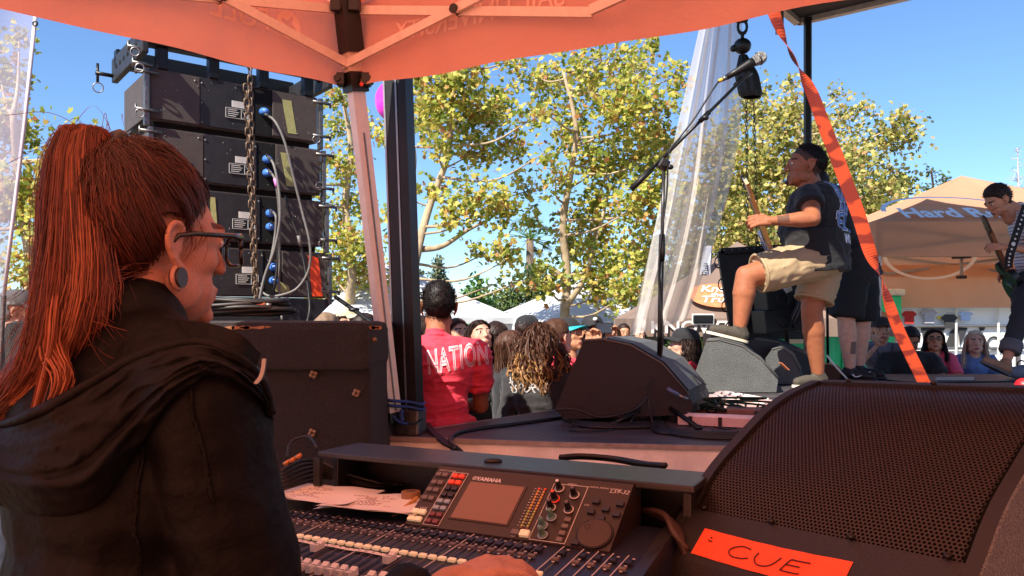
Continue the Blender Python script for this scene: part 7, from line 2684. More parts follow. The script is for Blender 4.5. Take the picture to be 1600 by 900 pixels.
# ------------------------------------------------------------------ the man in the red shirt
M_red = mat('shirt_crimson', (226, 58, 80), .8, var=.06, vs=8, bump=.55, bs=22, sheen=.1, stretch=(1, 1, 2.4))
J, s = stand_pose(-.345, 3.66, 0, 1.665, -.05, sh=1.06, head=(0.004, .04, 1.612), shl=(-.190, .0, 1.385), shr=(.190, .0, 1.385), ell=(-.22, .10, 1.12), elr=(.20, .13, 1.13), wrl=(-.1, .30, 1.12), wrr=(.08, .33, 1.12))
rm = person('man in a red shirt with printed back and short black hair by the post', J, s, frame_from(.12, .05), .98, S_brown, shirt=M_red, pants=mat('jeans_blue', (60, 70, 96), .8),
            shoes=(M_rubber, M_white), fat=1.06, voxel=.008, sleeve=.6, loose=1.1, hi=True, shirt_wr=(.010, 10, 1.0))
H_black = hairm('black', (32, 26, 24))
scalp_hair('hair', frame_from(.12, .05), J['head'], .98, H_black, rm['thing'], .006, .003, 120, 2, top=2.4)
hair_fuzz('hair_tips', frame_from(.12, .05), J['head'], .98, H_black, rm['thing'], 3200, .017, .0011, 4, up=.5)
V_, F_ = outline_text('NATION', .115, .0075, space=1.08)
V_ = V_*A(.57, 1.25, 1)
cx_ = V_[:, 0].max()/2
V_ = lay(V_-A(cx_, 0, 0), P(715, 577, 3.5)+A(0, 0, 0), A(1, 0, .16), A(-.10, 0, 1))
drape_print('lettering', V_, F_, rm['shirt'], A(0, 1, 0), mat('shirt_print', (244, 190, 196), .8), rm['thing'], off=.004)

# ------------------------------------------------------------------ audience in front of the stage
H_dkbrown = hairm('dark_brown', (46, 30, 24))
H_brown = hairm('brown', (78, 50, 36))
H_blond = hairm('blond', (206, 170, 104))
H_ash = hairm('ash_blond', (196, 180, 160))
M_blk = mat('cotton_black', (30, 29, 31), .85, var=.12, vs=8, bump=.4, bs=30, sheen=.1)
M_char = mat('cotton_charcoal', (38, 36, 39), .85, var=.12, vs=8, bump=.45, bs=26, sheen=.15)
M_dkj = mat('denim_dark', (44, 46, 58), .85, var=.15)
SH = (M_rubber, M_white)
def crowd(label, px, py, Y, yaw, pitch=0., sk=S_light, h=None, hair='short', hcol=H_dkbrown, shirt=M_blk, fem=False, lean=0., body_yaw=None, z0=None, fat=1., sleeve=.55, hs=1., over=None, hk=None, pants=M_dkj, sh=1., vox=.012):
    c_ = P(px, py, Y)
    z0 = zg(Y) if z0 is None else z0
    h = (c_[2]-z0)/1.605*1.72 if h is None else h
    by = yaw if body_yaw is None else body_yaw
    o = rotz(by) @ A(0, .035+lean*.68, 0)*h/1.72
    J, s = stand_pose(c_[0]-o[0], c_[1]-o[1], z0, h, by, lean, (.92 if fem else 1.05)*sh, **(over or {}))
    J['head'] = c_
    Rm = frame_from(yaw, pitch)
    hs = hs*(.94 if fem else 1.)
    p_ = person(label, J, s, Rm, hs, sk, shirt=shirt, pants=pants, shoes=SH, fem=fem, fat=fat, sleeve=sleeve, voxel=vox, hand_kw=hk, group='audience around the stage', pant_len=1.95)
    t = p_['thing']
    if hair == 'short':
        scalp_hair('hair', Rm, c_, hs, hcol, t, .012, .004, 100, 3)
    elif hair:
        scalp_hair('hair_base', Rm, c_, hs, hcol, t, .010, .003, 80, 3)
        long_hair(Rm, c_, hs, hcol, t, **hair)
    p_.update(R=Rm, c=c_, hs=hs, J=J)
    return p_
LH = dict(n=650, length=.26, r=.0031, spread=.05, wave=.008)
crowd('dark haired young woman gazing up beside the red shirt', 750, 527, 5.0, yaw_of(.45, -.9), .42, S_pale, hair=dict(LH, seed=2), hcol=H_dkbrown, fem=True, shirt=M_blk)
crowd('woman with straight dark hair seen from behind', 776, 530, 5.1, yaw_of(.3, .95), .05, S_light, hair=dict(LH, seed=4, length=.30), hcol=H_dkbrown, fem=True, shirt=M_char)
q = crowd('woman in profile with dark sunglasses behind the curly hair', 803, 545, 4.75, yaw_of(.98, .1), .25, S_pale, hair=dict(LH, seed=5, length=.2), hcol=H_brown, fem=True, shirt=M_char)
sunglasses(q['R'], q['c'], q['hs'], M_gl, q['thing'], lens=mat('dark_lens', (18, 16, 22), .08))
cw_ = crowd('woman with long curly blond tipped hair in a black hooded top', 846, 545, 4.25, yaw_of(.25, .97), .05, S_light, hair=None, fem=True, shirt=mat('hoodie_black', (46, 44, 46), .85, var=.1, vs=8, bump=.5, bs=22, sheen=.25), sleeve=1.9, vox=.009, fat=1.08, sh=1.12)
scalp_hair('hair_base', cw_['R'], cw_['c'], cw_['hs'], H_brown, cw_['thing'], .016, .006, 60, 3)
# ringlets: each lock a bundle of ribbons wound in a spiral, tips bleached
rs = np.random.default_rng(5)
okc = np.where(HV_lo[:, 2] > hairline(HV_lo[:, 1]))[0]
NL, NS, KK = 270, 3, 40
pc_ = []
for k in range(NL):
    p_ = HV_lo[rs.choice(okc)]
    a = math.atan2(p_[0], -p_[1]-.01)
    a = a if abs(a) < 2.2 else math.copysign(rs.uniform(1.4, 2.2), a)
    rr = rs.uniform(.09, .165)
    base_ = spline([p_*1.05, p_*1.22+A(0, 0, .012), A(math.sin(a)*rr*.9, -.012-math.cos(a)*rr, -.01+rs.uniform(-.03, .02)), A(math.sin(a)*rr*1.1, -.02-math.cos(a)*rr*1.15, -.08-rs.uniform(0, .04)), A(math.sin(a)*rr*rs.uniform(.8, 1.2), -.02-math.cos(a)*rr*1.1, -.12-rs.uniform(.0, .12))], KK)
    tt_ = np.linspace(0, 1, KK)
    ph_ = rs.uniform(0, 6); tn = rs.uniform(18, 34); am = .010*np.clip(tt_*2.2-.1, 0, 1)
    hel = np.stack([am*np.cos(tt_*tn+ph_), am*np.sin(tt_*tn+ph_), am*.4*np.sin(tt_*tn*1.3)], axis=1)
    for j in range(NS):
        pc_.append(base_+hel+rs.normal(size=3)*.0032)
pc_ = np.array(pc_)*cw_['hs'] @ cw_['R'].T+cw_['c']
V_, F_ = strands(pc_, .0026, .0018, 1)
o_ = from_np('hair', V_, F_, [H_brown, hairm('honey', (168, 126, 80))], cw_['thing'])
mi = (np.arange(KK-1)[None] > (KK*rs.uniform(.38, .98, NL))[:, None].repeat(NS, 0)).astype(np.int32)
o_.data.polygons.foreach_set('material_index', mi.ravel())
# script lettering on her back, drawn as crossing strokes
sw = MB()
for a in ([(795, 596), (797, 606), (806, 618), (800, 622), (796, 612)], [(800, 612), (815, 606), (826, 600)], [(806, 602), (812, 614)], [(815, 604), (820, 618), (826, 616), (832, 606)], [(822, 601), (836, 620)], [(832, 604), (846, 618), (852, 606)], [(836, 600), (856, 594)], [(846, 604), (850, 616), (857, 602)], [(856, 612), (852, 618)], [(793, 606), (800, 604)], [(826, 612), (842, 610)]):
    sw.tube(spline([P(x+2, y, 3.9) for x, y in a], 10), .0042, 4)
drape_print('lettering', np.vstack(sw.V), sw.F, cw_['shirt'], A(0, 1, 0), mat('print_offwhite', (226, 224, 220), .8), cw_['thing'], off=.006)
q = crowd('man with flat dark cap turned away behind the curly hair', 826, 517, 6.2, yaw_of(.8, .6), .1, S_tan, shirt=M_red)
cap_hat(q['R'], q['c'], q['hs'], M_blk, q['thing'], height=.04)
# raised arms holding a phone: tattooed forearm
up_ = dict(ell=(-.20, .22, 1.34), wrl=(-.10, .34, 1.56), elr=(.20, .22, 1.34), wrr=(.06, .36, 1.54))
hk_ = dict(l=dict(d=A(.1, .1, 1), back=A(-.6, .6, 0), curl=.9), r=dict(d=A(-.1, .1, 1), back=A(.6, .6, 0), curl=.9))
q = crowd('person with raised tattooed arm beside the curly hair', 872, 528, 5.0, yaw_of(.75, .65), .15, S_pale, hair='short', hcol=H_brown, shirt=M_red, over=dict(ell=(-.22, .10, 1.36), wrl=(-.13, .16, 1.60), elr=(.26, .14, 1.26), wrr=(.30, .34, 1.30)), hk=hk_)
arm_a, arm_b = q['J']['ell'], q['J']['wrl']
rsx = random.Random(3)
for k in range(9):
    u_ = .2+.07*k
    c_ = lerp(arm_a, arm_b, u_)
    pts = [c_+A(rsx.uniform(-.02, .02), -.06, rsx.uniform(-.015, .015)) for _ in range(5)]
    mm = MB().tube(spline(pts, 12), .003, 4)
    drape_print('tattoo', np.vstack(mm.V), mm.F, q['body'], A(0, 1, 0), mat('tattoo_ink', (84, 74, 80), .7), q['thing'], off=.0015)
q = crowd('man in a black cap with teal peak holding up a phone', 890, 524, 5.6, yaw_of(.6, -.5), .2, S_tan, over=up_, hk=hk_, shirt=mat('shirt_cream', (226, 216, 200), .8))
cap_hat(q['R'], q['c'], q['hs'], M_blk, q['thing'], mbrim=mat('teal_peak', (40, 176, 190), .6))
ph = thing('smartphone', 'black phone held up by the man in the teal peaked cap', 'phone', lerp(q['J']['wrl'], q['J']['wrr'], .5)+A(0, 0, .1))
MB().box(lerp(q['J']['wrl'], q['J']['wrr'], .5)+A(.0, .0, .10), (.14, .012, .072), rot=rotz(.5), bev=.004).build('case', M_black, ph)
MB().box(lerp(q['J']['wrl'], q['J']['wrr'], .5)+rotz(.5) @ A(0, -.0066, .0)+A(0, 0, .10), (.125, .002, .064), rot=rotz(.5)).build('screen', mat('phone_screen', (70, 76, 90), .15), ph)
q = crowd('man in snapback cap and sunglasses before the white tent', 926, 518, 6.3, yaw_of(.15, -1), .1, S_tan, shirt=M_char, fat=1.1)
cap_hat(q['R'], q['c'], q['hs']*1.04, mat('cap_charcoal', (40, 38, 40), .8), q['thing'], logo=M_white)
sunglasses(q['R'], q['c'], q['hs'], M_gl, q['thing'], lens=mat('dark_lens', (18, 16, 22), .08))
crowd('woman in orange top far behind the raised phone', 958, 524, 9.0, yaw_of(-.3, -.9), 0, S_tan, hair=dict(LH, n=260, seed=12), hcol=H_brown, fem=True, shirt=mat('shirt_orange', (226, 120, 50), .8), vox=.016)
crowd('woman in purple far off beside the sheer drape', 998, 524, 9.6, yaw_of(.3, -.9), 0, S_light, hair=dict(LH, n=260, seed=13), hcol=H_dkbrown, fem=True, shirt=mat('shirt_purple', (130, 60, 150), .8), vox=.016)
crowd('man in grey far off under the white tent edge', 975, 520, 10.5, yaw_of(.1, -.9), 0, S_tan, hair='short', shirt=mat('shirt_midgrey', (120, 120, 124), .8), vox=.016)
crowd('brown haired woman standing close behind the red shirt', 715, 522, 5.6, yaw_of(.5, -.8), .2, S_light, hair=dict(LH, n=520, seed=14), hcol=H_brown, fem=True, shirt=M_char)
crowd('woman in bright patterned top by the dark post', 664, 524, 4.6, yaw_of(.4, .8), .1, S_tan, hair=dict(LH, n=450, seed=15), hcol=H_dkbrown, fem=True, shirt=mat('shirt_neon', (190, 210, 60), .8, var=.5, vs=18))
q = crowd('man in tan cap and sunglasses looking over the subwoofer', 545, 503, 6.4, yaw_of(.85, -.3), .15, S_light, shirt=M_char)
cap_hat(q['R'], q['c'], q['hs'], mat('cap_tan', (196, 184, 150), .8), q['thing'])
sunglasses(q['R'], q['c'], q['hs'], M_gl, q['thing'], lens=mat('dark_lens', (18, 16, 22), .08))
crowd('person with greying brown hair behind the subwoofer lid', 512, 514, 6.0, yaw_of(.5, .8), 0, S_light, hair='short', hcol=hairm('greybrown', (134, 108, 86)), shirt=M_blk)
crowd('dark haired person beside the slanting stay', 572, 514, 6.2, yaw_of(.7, .6), 0, S_tan, hair='short', hcol=H_dkbrown, shirt=M_blk)
q = crowd('man in a grey cap behind the ponytail', 30, 488, 4.4, yaw_of(.9, .35), 0, S_light, shirt=mat('shirt_navy', (40, 44, 58), .8, var=.3, vs=10), fat=1.15, hair='short', hcol=hairm('grey', (130, 124, 118)))
cap_hat(q['R'], q['c'], q['hs'], mat('cap_grey', (104, 98, 94), .85, var=.3, vs=30), q['thing'], brim_dir=1)
q = crowd('long haired man in black cap and red shirt at the stage edge', 1068, 540, 5.75, yaw_of(-1, .05), .12, S_pale, hair=dict(LH, n=520, length=.10, seed=17, wave=.015, curl=14), hcol=H_dkbrown, shirt=mat('shirt_red_dark', (196, 30, 44), .8, bump=.4, bs=22), sleeve=.6)
cap_hat(q['R'], q['c'], q['hs']*1.03, M_blk, q['thing'])
# spectators leaning on the far side of the stage
lean_arm = dict(ell=(-.26, .24, 1.08), wrl=(-.05, .42, 1.10), elr=(.26, .24, 1.08), wrr=(.06, .42, 1.10))
GZ = .0
q = crowd('man in a grey shirt and dark cap raising a phone to his face', 1377, 516, 7.35, yaw_of(-.25, -1), .05, S_light, shirt=mat('shirt_heather', (112, 116, 130), .85, var=.1, bump=.4, bs=24), z0=GZ, over=dict(elr=(.28, .18, 1.20), wrr=(.06, .20, 1.46), ell=(-.24, .1, 1.12), wrl=(-.15, .3, 1.05)), hk=dict(r=dict(d=A(-.5, -.2, .6), back=A(.5, -.8, 0), curl=.9)))
cap_hat(q['R'], q['c'], q['hs'], mat('cap_dark', (44, 40, 38), .85), q['thing'])
MB().tube(spline([q['J']['neck']+A(-.08, -.08, .0), q['J']['chest']+A(-.02, -.15, -.05), q['J']['neck']+A(.08, -.08, 0)], 20), .004, 5).build('lanyard', M_blk, q['thing'], smooth=True)
crowd('person in black leaning both arms on the far stage edge', 1422, 532, 7.15, yaw_of(-.3, -1), -.45, S_brown, hair='short', hcol=H_black, shirt=M_blk, z0=GZ, over=dict(ell=(-.34, .26, 1.10), wrl=(-.06, .40, 1.13), elr=(.34, .26, 1.10), wrr=(.06, .40, 1.13)), fat=1.3, sh=1.25, lean=.15)
q = crowd('woman in glasses and pink shirt leaning on the far stage edge', 1460, 532, 7.3, yaw_of(-.35, -.9), .2, S_tan, hair=dict(LH, n=600, length=.24, seed=19), hcol=H_black, fem=True, shirt=mat('shirt_pink', (232, 88, 116), .85, bump=.4, bs=22), z0=GZ, over=lean_arm, fat=1.25)
sunglasses(q['R'], q['c'], q['hs'], mat('thin_frame', (90, 70, 66), .4), q['thing'], lens=M_lens)
q = crowd('blond woman in a denim jacket at the far stage edge', 1524, 535, 7.35, yaw_of(-.35, -.9), .12, S_pale, hair=dict(LH, n=600, length=.22, seed=23), hcol=H_ash, fem=True, shirt=mat('denim_light', (92, 122, 168), .85, var=.2, vs=20, bump=.4, bs=24), z0=GZ, over=dict(ell=(-.25, .16, 1.12), wrl=(-.05, .30, 1.16), elr=(.25, .16, 1.12), wrr=(.05, .30, 1.16)), sleeve=1.85, fat=1.1)
cam_ = thing('small_camera', 'small dark camera held by the blond woman', 'camera', lerp(q['J']['wrl'], q['J']['wrr'], .5))
c_ = lerp(q['J']['wrl'], q['J']['wrr'], .5)+A(-.02, -.08, .05)
MB().box(c_, (.11, .05, .07), bev=.01).build('housing', M_black, cam_)
MB().cyl(c_+A(0, -.025, 0), c_+A(-.01, -.07, 0), .025, k=14).build('lens', M_blackm, cam_)

# ------------------------------------------------------------------ the bass player
def text_block(lines, o, ux, uy):
    """list of (text, x, y, size) -> merged V, F placed in the plane"""
    m = MB()
    for s_, x, y, sz_ in lines:
        V_, F_ = text_mesh(s_, sz_, bold=.0022)
        m.add(lay(V_+A(x, y, 0), o, ux, uy), F_)
    return np.vstack(m.V), m.F
YB = 5.1
JB = dict(head=P(1258, 260, YB), neck=P(1275, 300, YB+.03), chest=P(1272, 342, YB+.04), pelvis=P(1279, 400, YB+.04),
          shl=P(1263, 308, YB-.13), shr=P(1300, 306, YB+.20), ell=P(1270, 342, YB-.33), wrl=P(1206, 345, YB-.34), elr=P(1305, 362, YB+.42), wrr=P(1236, 384, YB+.36),
          hil=P(1266, 407, YB-.06), hir=P(1288, 408, YB+.14), knl=P(1166, 432, YB-.12), anl=P(1156, 510, YB-.12), knr=P(1268, 484, YB+.10), anr=P(1278, 582, YB+.18))
RB = frame_from(yaw_of(-1, .05), .10, 0)
M_khaki = mat('shorts_khaki', (172, 148, 112), .8, var=.06, vs=10, bump=.5, bs=18)
S_bass = skin('bassist', (164, 100, 68))
bp = person('bass player in black printed shirt and tan shorts, one foot on a monitor', JB, 1.0, RB, 1.17, S_bass, (120, 70, 60), shirt=M_blk, pants=M_khaki,
            shoes=(mat('shoe_olive', (74, 68, 58), .8, var=.1), mat('sole_cream', (232, 218, 192), .7)), fat=1.40, tf=1.56, voxel=.009, sleeve=.50, pant_len=.80, hi=True, loose=1.0,
            feet={'l': A(-.97, 0, .24), 'r': A(-1, -.25, -.02)}, hand_kw={'l': dict(d=A(-1, .1, .02), back=A(-.1, -.9, .4), side=1, curl=1.05, s=1.12), 'r': dict(d=A(-.9, 0, -.3), back=A(-.2, .9, .3), curl=.6)}, shirt_wr=(.012, 9, .5))
bt_ = bp['thing']
scalp_hair('hair', RB, JB['head'], 1.17, H_black, bt_, .003, .0015, 160, 5, line=.040, lo=False, top=3.0)
scalp_hair('hair_fade', RB, JB['head'], 1.17, mat('hair_fade', (74, 49, 38), .7), bt_, .0012, .0004, 150, 6, line=-.004, lo=False)
hair_fuzz('hair_tips', RB, JB['head'], 1.17, H_black, bt_, 3600, .013, .0009, 8, line=.034, back=.2, up=.4)
# beard shadow at the chin
m = MB().ell(JB['head']+RB @ (A(0, .088, -.098)*1.17), (.016, .014, .012)).build('chin_beard', mat('stubble', (70, 44, 36), .8), bt_, smooth=True)
# shirt print: block letters on the back, emblem on the sleeve
M_bprint = mat('print_blue', (70, 130, 206), .75, var=.12, vs=30)
M_wprint = mat('print_white2', (214, 220, 232), .75)
lines = [('BE', -.00, .135, .10), ('BOUND', .0, .055, .10), ('AND', -.015, -.02, .10), ("'ENEM", -.04, -.125, .155), ('WORLD', .02, -.20, .07)]
bd_ = A(-.62, .78, 0); bu_ = A(.78, .62, 0)
for mt_, bo, of in ((M_wprint, .006, .004), (M_bprint, .0, .007)):
    for i, (s_, x, y, sz_) in enumerate(lines):
        if mt_ is M_bprint and i == 4: continue
        V_, F_ = text_mesh(s_, sz_, bold=bo)
        V_ = lay(V_*A(.85, 1, 1)+A(x, y, 0), P(1291, 330, YB-.05)-bd_*.25, bu_, A(-.06, -.05, 1))
        drape_print('lettering', V_, F_, bp['shirt'], bd_, mt_, bt_, off=of)
m = MB()
V2 = [(0, 0, 0)]+[((.030+.004*math.sin(3*2*pi*i/24))*math.cos(2*pi*i/24), (.027+.003*math.cos(5*2*pi*i/24))*math.sin(2*pi*i/24), 0) for i in range(24)]
F2 = [[0, 1+i, 1+(i+1) % 24] for i in range(24)]
V_ = lay(np.array(V2), P(1268, 290, YB-.5), A(1, 0, -.1), A(.1, 0, 1))
drape_print('sleeve_emblem', V_, F2, bp['shirt'], A(0, 1, 0), M_wprint, bt_, off=.004)
mm = MB()
for a in ([(1262, 288), (1267, 291), (1272, 287)], [(1262, 295), (1266, 292), (1269, 297)], [(1271, 293), (1274, 297)]):
    mm.tube(spline([P(x, y, YB-.5) for x, y in a], 8), .0035, 4)
drape_print('emblem_line', np.vstack(mm.V), mm.F, bp['shirt'], A(0, 1, 0), M_blk, bt_, off=.006)
# forearm tattoo
for k in range(5):
    c_ = lerp(JB['ell'], JB['wrl'], .66+.05*k)
    mm = MB()
    mm.grid(lambda u, v: c_+A(.02*(u-.5), -.12, .055*(v-.5)+.015), 6, 6)
    drape_print('tattoo', np.vstack(mm.V), mm.F, bp['body'], A(0, 1, 0), mat('tattoo_dark', (104, 68, 52), .6), bt_, off=.0012)
# shoe stripes
# bass guitar
bg_ = thing('bass_guitar', 'white bodied bass guitar with maple neck held by the bass player', 'guitar', P(1220, 385, YB+.1))
nk0, nk1 = P(1205, 392, YB+.16), P(1176, 312, YB-.30)
dn = (nk1-nk0)/np.linalg.norm(nk1-nk0)
fn = np.cross(dn, A(0, 0, 1)); 
side_n = A(-.25, -.95, 0); side_n = side_n-dn*(side_n@dn); side_n /= np.linalg.norm(side_n)
face_n = np.cross(dn, side_n); face_n = face_n if face_n[0] < 0 else -face_n
M_maple = mat('maple_neck', (206, 152, 88), .35, var=.12, vs=12, coat=.3, stretch=(1, 1, .3))
MB().bar(nk0-dn*.02, nk1, .050, .026, face_n).build('neck', M_maple, bg_)
m = MB()
hs_ = [(-.022, 0), (-.040, .05), (-.038, .15), (-.020, .185), (.012, .175), (.03, .10), (.024, 0)]
m.prism([(a, b) for a, b in hs_], nk1-face_n*.01, side_n, dn, face_n*.018)
m.build('headstock', M_maple, bg_)
for k in range(4):
    c_ = nk1+dn*(.03+.036*k)-side_n*.035
    MB().cyl(c_, c_-side_n*.035, .006, k=8).build('tuner_post', M_alu, bg_)
    MB().box(c_-side_n*.045, (.02, .012, .026), bev=.004).build('tuner_key', M_blackm, bg_)
for k in range(4):
    o2 = side_n*(-.015+.010*k)+face_n*.020
    MB().cyl(nk0-dn*.25+o2, nk1+dn*.06+o2, .0011, k=5).build('string', M_steel, bg_)
out_ = [(0, .05), (.06, .08), (.13, .03), (.14, -.06), (.11, -.12), (.15, -.22), (.13, -.34), (0, -.40), (-.13, -.34), (-.15, -.22), (-.11, -.12), (-.15, -.04), (-.16, .06), (-.10, .09), (-.05, .04)]
o2 = spline([(a, b, 0) for a, b in out_+[out_[0]]], 60)[:-1]
m = MB().prism([(a, b) for a, b, _ in o2], nk0-dn*.02-face_n*.02, side_n, dn, face_n*.04)
auto_smooth(m.build('body', mat('guitar_white', (228, 230, 236), .25, var=.03, coat=.5), bg_))
m = MB().prism([(a*.7, b*.7-.03) for a, b, _ in o2], nk0-dn*.02+face_n*.021, side_n, dn, face_n*.003)
m.build('pickguard', mat('guard_blue', (60, 84, 140), .3), bg_)
MB().bar(nk0-dn*.17-side_n*.04+face_n*.026, nk0-dn*.17+side_n*.04+face_n*.026, .03, .012, face_n).build('pickup', M_black, bg_)
MB().bar(nk0-dn*.30-side_n*.035+face_n*.026, nk0-dn*.30+side_n*.035+face_n*.026, .03, .012, face_n).build('bridge', M_alu, bg_)
# folded hem on the shorts
for a, e_ in (('hil', 'knl'), ('hir', 'knr')):
    p_, q_ = JB[a], JB[e_]
    d_ = (q_-p_)/np.linalg.norm(q_-p_)
    MB().torus(lerp(p_, q_, .80), .118, .010, d_, 28, 8).build('hem', M_khaki, bt_, smooth=True)

# ------------------------------------------------------------------ man in black behind him
YK = 5.95
JK = dict(head=P(1272, 290, YK+.1), neck=P(1306, 322, YK), chest=P(1322, 352, YK), pelvis=P(1338, 418, YK), shl=P(1312, 330, YK-.2), shr=P(1318, 328, YK+.2),
          ell=P(1318, 390, YK-.24), wrl=P(1282, 412, YK-.1), elr=P(1330, 385, YK+.3), wrr=P(1290, 405, YK+.3), hil=P(1330, 425, YK-.08), hir=P(1344, 425, YK+.08),
          knl=P(1322, 498, YK-.1), knr=P(1347, 502, YK+.12), anl=P(1328, 575, YK-.06), anr=P(1342, 572, YK+.14))
kp = person('musician all in black with bare calves behind the bass player', JK, 1.0, frame_from(yaw_of(-1, .2), -.3), 1.0, S_pale, shirt=M_blk, pants=mat('shorts_black', (26, 26, 29), .85, bump=.4, bs=20), shoes=(mat('sneaker_black', (22, 22, 24), .6), mat('sole_black', (30, 30, 30), .6)),
            fat=1.28, voxel=.011, sleeve=.7, pant_len=.98, feet={'l': A(.75, -.65, 0), 'r': A(.8, -.5, 0)}, loose=1.4)
scalp_hair('hair', frame_from(yaw_of(-1, .2), -.3), JK['head'], 1., H_black, kp['thing'])
a_ = JK['anl']+A(.05, -.075, -.03)
MB().tube(spline([a_+A(-.05, .03, -.015), a_+A(-.03, .0, -.03), a_+A(.06, -.02, .01)], 12), np.linspace(.007, .002, 12), 6).build('swoosh', M_white, kp['thing'], smooth=True)
mm = MB().grid(lambda u, v: JK['anl']+A(.05*(u-.5), -.12, .15+.09*(v-.5)), 6, 8)
drape_print('tattoo', np.vstack(mm.V), mm.F, kp['body'], A(0, 1, 0), mat('tattoo_grey', (120, 92, 84), .6), kp['thing'], off=.0015)

# ------------------------------------------------------------------ guitarist at the right edge
YG = 6.0
JG = dict(head=P(1559, 314, YG), neck=P(1595, 328, YG+.03), chest=P(1612, 366, YG+.04), pelvis=P(1618, 432, YG+.08), shl=P(1606, 344, YG-.16), shr=P(1604, 342, YG+.20),
          ell=P(1642, 396, YG-.2), wrl=P(1570, 386, YG-.22), elr=P(1640, 410, YG+.3), wrr=P(1580, 425, YG+.1), hil=P(1606, 440, YG-.06), hir=P(1624, 440, YG+.16),
          knl=P(1596, 492, YG-.22), anl=P(1572, 566, YG-.30), knr=P(1650, 515, YG+.1), anr=P(1672, 580, YG+.1))
RG = frame_from(yaw_of(-1, -.12), -.50, 0)
M_stripe = bpy.data.materials.new('striped_tee'); M_stripe.use_nodes = True
nt = M_stripe.node_tree; b_ = nt.nodes['Principled BSDF']
co = nt.nodes.new('ShaderNodeTexCoord'); wv = nt.nodes.new('ShaderNodeTexWave'); wv.wave_type = 'BANDS'; wv.bands_direction = 'Z'
wv.inputs['Scale'].default_value = 13; wv.inputs['Distortion'].default_value = .6; wv.inputs['Detail Scale'].default_value = 2
cr = nt.nodes.new('ShaderNodeValToRGB'); cr.color_ramp.elements[0].position = .10; cr.color_ramp.elements[1].position = .22
cr.color_ramp.elements[0].color = lin((120, 108, 116))+(1,); cr.color_ramp.elements[1].color = lin((222, 216, 216))+(1,)
nt.links.new(co.outputs['Object'], wv.inputs[0]); nt.links.new(wv.outputs[0], cr.inputs[0]); nt.links.new(cr.outputs[0], b_.inputs['Base Color']); b_.inputs['Roughness'].default_value = .85
S_gtr = skin('guitarist', (200, 138, 104))
gp = person('guitarist in striped shirt and rolled dark trousers looking down at the edge', JG, .92, RG, .97, S_gtr, shirt=M_stripe, pants=mat('trousers_charcoal', (44, 42, 46), .85, bump=.4, bs=18), shoes=(mat('suede_tan', (150, 112, 86), .8, var=.2, vs=20), mat('sole_grey', (86, 84, 84), .7)),
            fat=.98, voxel=.010, sleeve=.62, pant_len=1.70, hi=True, feet={'l': A(-.90, -.08, .42), 'r': A(-1, 0, 0)}, hand_kw={'l': dict(d=A(-1, .1, .05), back=A(-.1, -.9, .4), side=1, curl=.9), 'r': dict(d=A(-.9, 0, -.3), back=A(-.2, .9, .3), curl=.6)})
scalp_hair('hair', RG, JG['head'], .97, H_dkbrown, gp['thing'], .012, .004, 90, 5, line=-.002, lo=False, top=1.9)
hair_fuzz('hair_tips', RG, JG['head'], .97, H_dkbrown, gp['thing'], 1200, .022, .001, 6, back=.2, up=.3)
d_ = JG['anl']-JG['knl']; d_ /= np.linalg.norm(d_)
cf = lerp(JG['knl'], JG['anl'], .68)
MB().tube([cf-d_*.045, cf-d_*.03, cf+d_*.035, cf+d_*.045, cf+d_*.045], [.068, .074, .074, .068, .04], 24).build('rolled_cuff', mat('cuff_grey', (96, 90, 94), .85), gp['thing'], smooth=True)
gg = thing('electric_guitar', 'black electric guitar with rosewood neck on a studded strap', 'guitar', P(1578, 430, YG-.05))
nk0, nk1 = P(1576, 428, YG-.06), P(1547, 362, YG-.24)
dn = (nk1-nk0)/np.linalg.norm(nk1-nk0)
side_n = A(-.25, -.95, 0); side_n = side_n-dn*(side_n@dn); side_n /= np.linalg.norm(side_n)
face_n = np.cross(dn, side_n); face_n = face_n if face_n[0] < 0 else -face_n
MB().bar(nk0, nk1, .044, .024, face_n).build('neck', mat('neck_brown', (138, 86, 54), .4), gg)
MB().prism([(-.02, 0), (-.034, .04), (-.03, .12), (-.01, .15), (.02, .13), (.022, 0)], nk1-face_n*.01, side_n, dn, face_n*.016).build('headstock', mat('headstock_dark', (70, 52, 44), .4), gg)
for k in range(6):
    c_ = nk1+dn*(.02+.02*k)-side_n*.03
    MB().box(c_-side_n*.018, (.014, .010, .012), bev=.003).build('tuner_key', M_alu, gg)
out_ = [(0, .03), (.06, .07), (.12, .02), (.11, -.08), (.14, -.18), (.11, -.30), (0, -.34), (-.12, -.30), (-.14, -.18), (-.10, -.09), (-.13, .0), (-.09, .07), (-.04, .03)]
o2 = spline([(a, b, 0) for a, b in out_+[out_[0]]], 50)[:-1]
auto_smooth(MB().prism([(a, b) for a, b, _ in o2], nk0-face_n*.02, side_n, dn, face_n*.04).build('body', mat('guitar_black', (20, 19, 22), .4), gg))
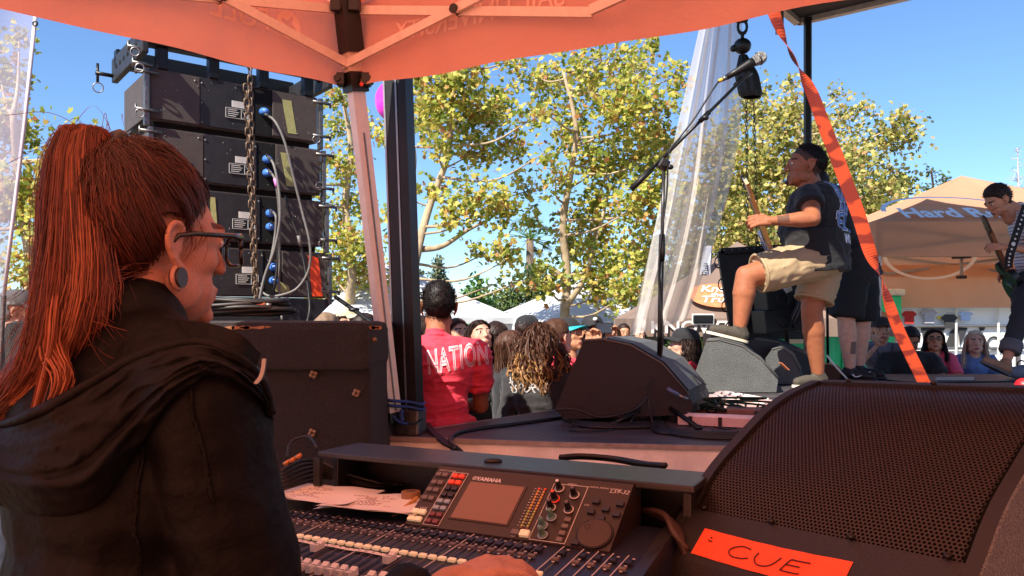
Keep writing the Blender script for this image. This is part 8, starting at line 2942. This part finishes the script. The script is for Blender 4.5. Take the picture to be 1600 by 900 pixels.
MB().bar(nk0-dn*.10-side_n*.035+face_n*.024, nk0-dn*.10+side_n*.035+face_n*.024, .03, .010, face_n).build('pickup', M_alu, gg)
for k in range(5):
    o3 = side_n*(-.014+.007*k)+face_n*.018
    MB().cyl(nk0-dn*.2+o3, nk1+dn*.05+o3, .001, k=5).build('string', M_steel, gg)
stp = spline([P(1602, 322, YG-.17), P(1594, 345, YG-.20), P(1585, 372, YG-.22), P(1576, 400, YG-.2), P(1574, 420, YG-.12)], 30)
VV = []
for i, p_ in enumerate(stp):
    t_ = stp[min(i+1, 29)]-stp[max(i-1, 0)]; t_ /= np.linalg.norm(t_)
    x_ = np.cross(t_, A(-.3, -1, 0)); x_ /= np.linalg.norm(x_)
    VV += [p_-x_*.028+A(-.01, -.03, 0), p_+x_*.028+A(-.01, -.03, 0), p_+x_*.028+A(-.01, -.027, 0), p_-x_*.028+A(-.01, -.027, 0)]
FF = [[i*4+j, i*4+(j+1) % 4, (i+1)*4+(j+1) % 4, (i+1)*4+j] for i in range(29) for j in range(4)]
so = from_np('strap', VV, FF, M_blk, gg, smooth=False)
for i in range(1, 28, 2):
    MB().ell(stp[i]+A(-.012, -.033, 0), (.008 if i != 17 else .016, .004, .008 if i != 17 else .016), nu=8, nv=6).build('stud', M_white, so, smooth=True)
rc2 = thing('red_cup', 'red cup standing on the far stage edge', 'cup', D(1597, 603))
MB().tube([D(1599, 603), D(1599, 603, .10)], [.03, .042], 16).build('wall', mat('cup_red', (200, 30, 36), .4), rc2, smooth=True)
MB().torus(D(1599, 603, .10), .042, .004).build('rim', M_white, rc2, smooth=True)
gb = thing('grey_bag', 'grey bag lying by the red cup', 'bag', D(1590, 586))
V_, F_ = remesh(MB().ell(D(1592, 592)+A(0, 0, .05), (.10, .06, .05)).ell(D(1592, 592)+A(.05, .02, .06), (.08, .05, .05)), .012, 3)
from_np('bag_body', V_, F_, mat('bag_grey', (120, 120, 136), .8), gb)
MB().torus(D(1592, 592)+A(.02, 0, .11), .03, .006, (0, 1, 0)).build('handle', M_char, gb, smooth=True)

bpy.data.scenes.remove(_work)
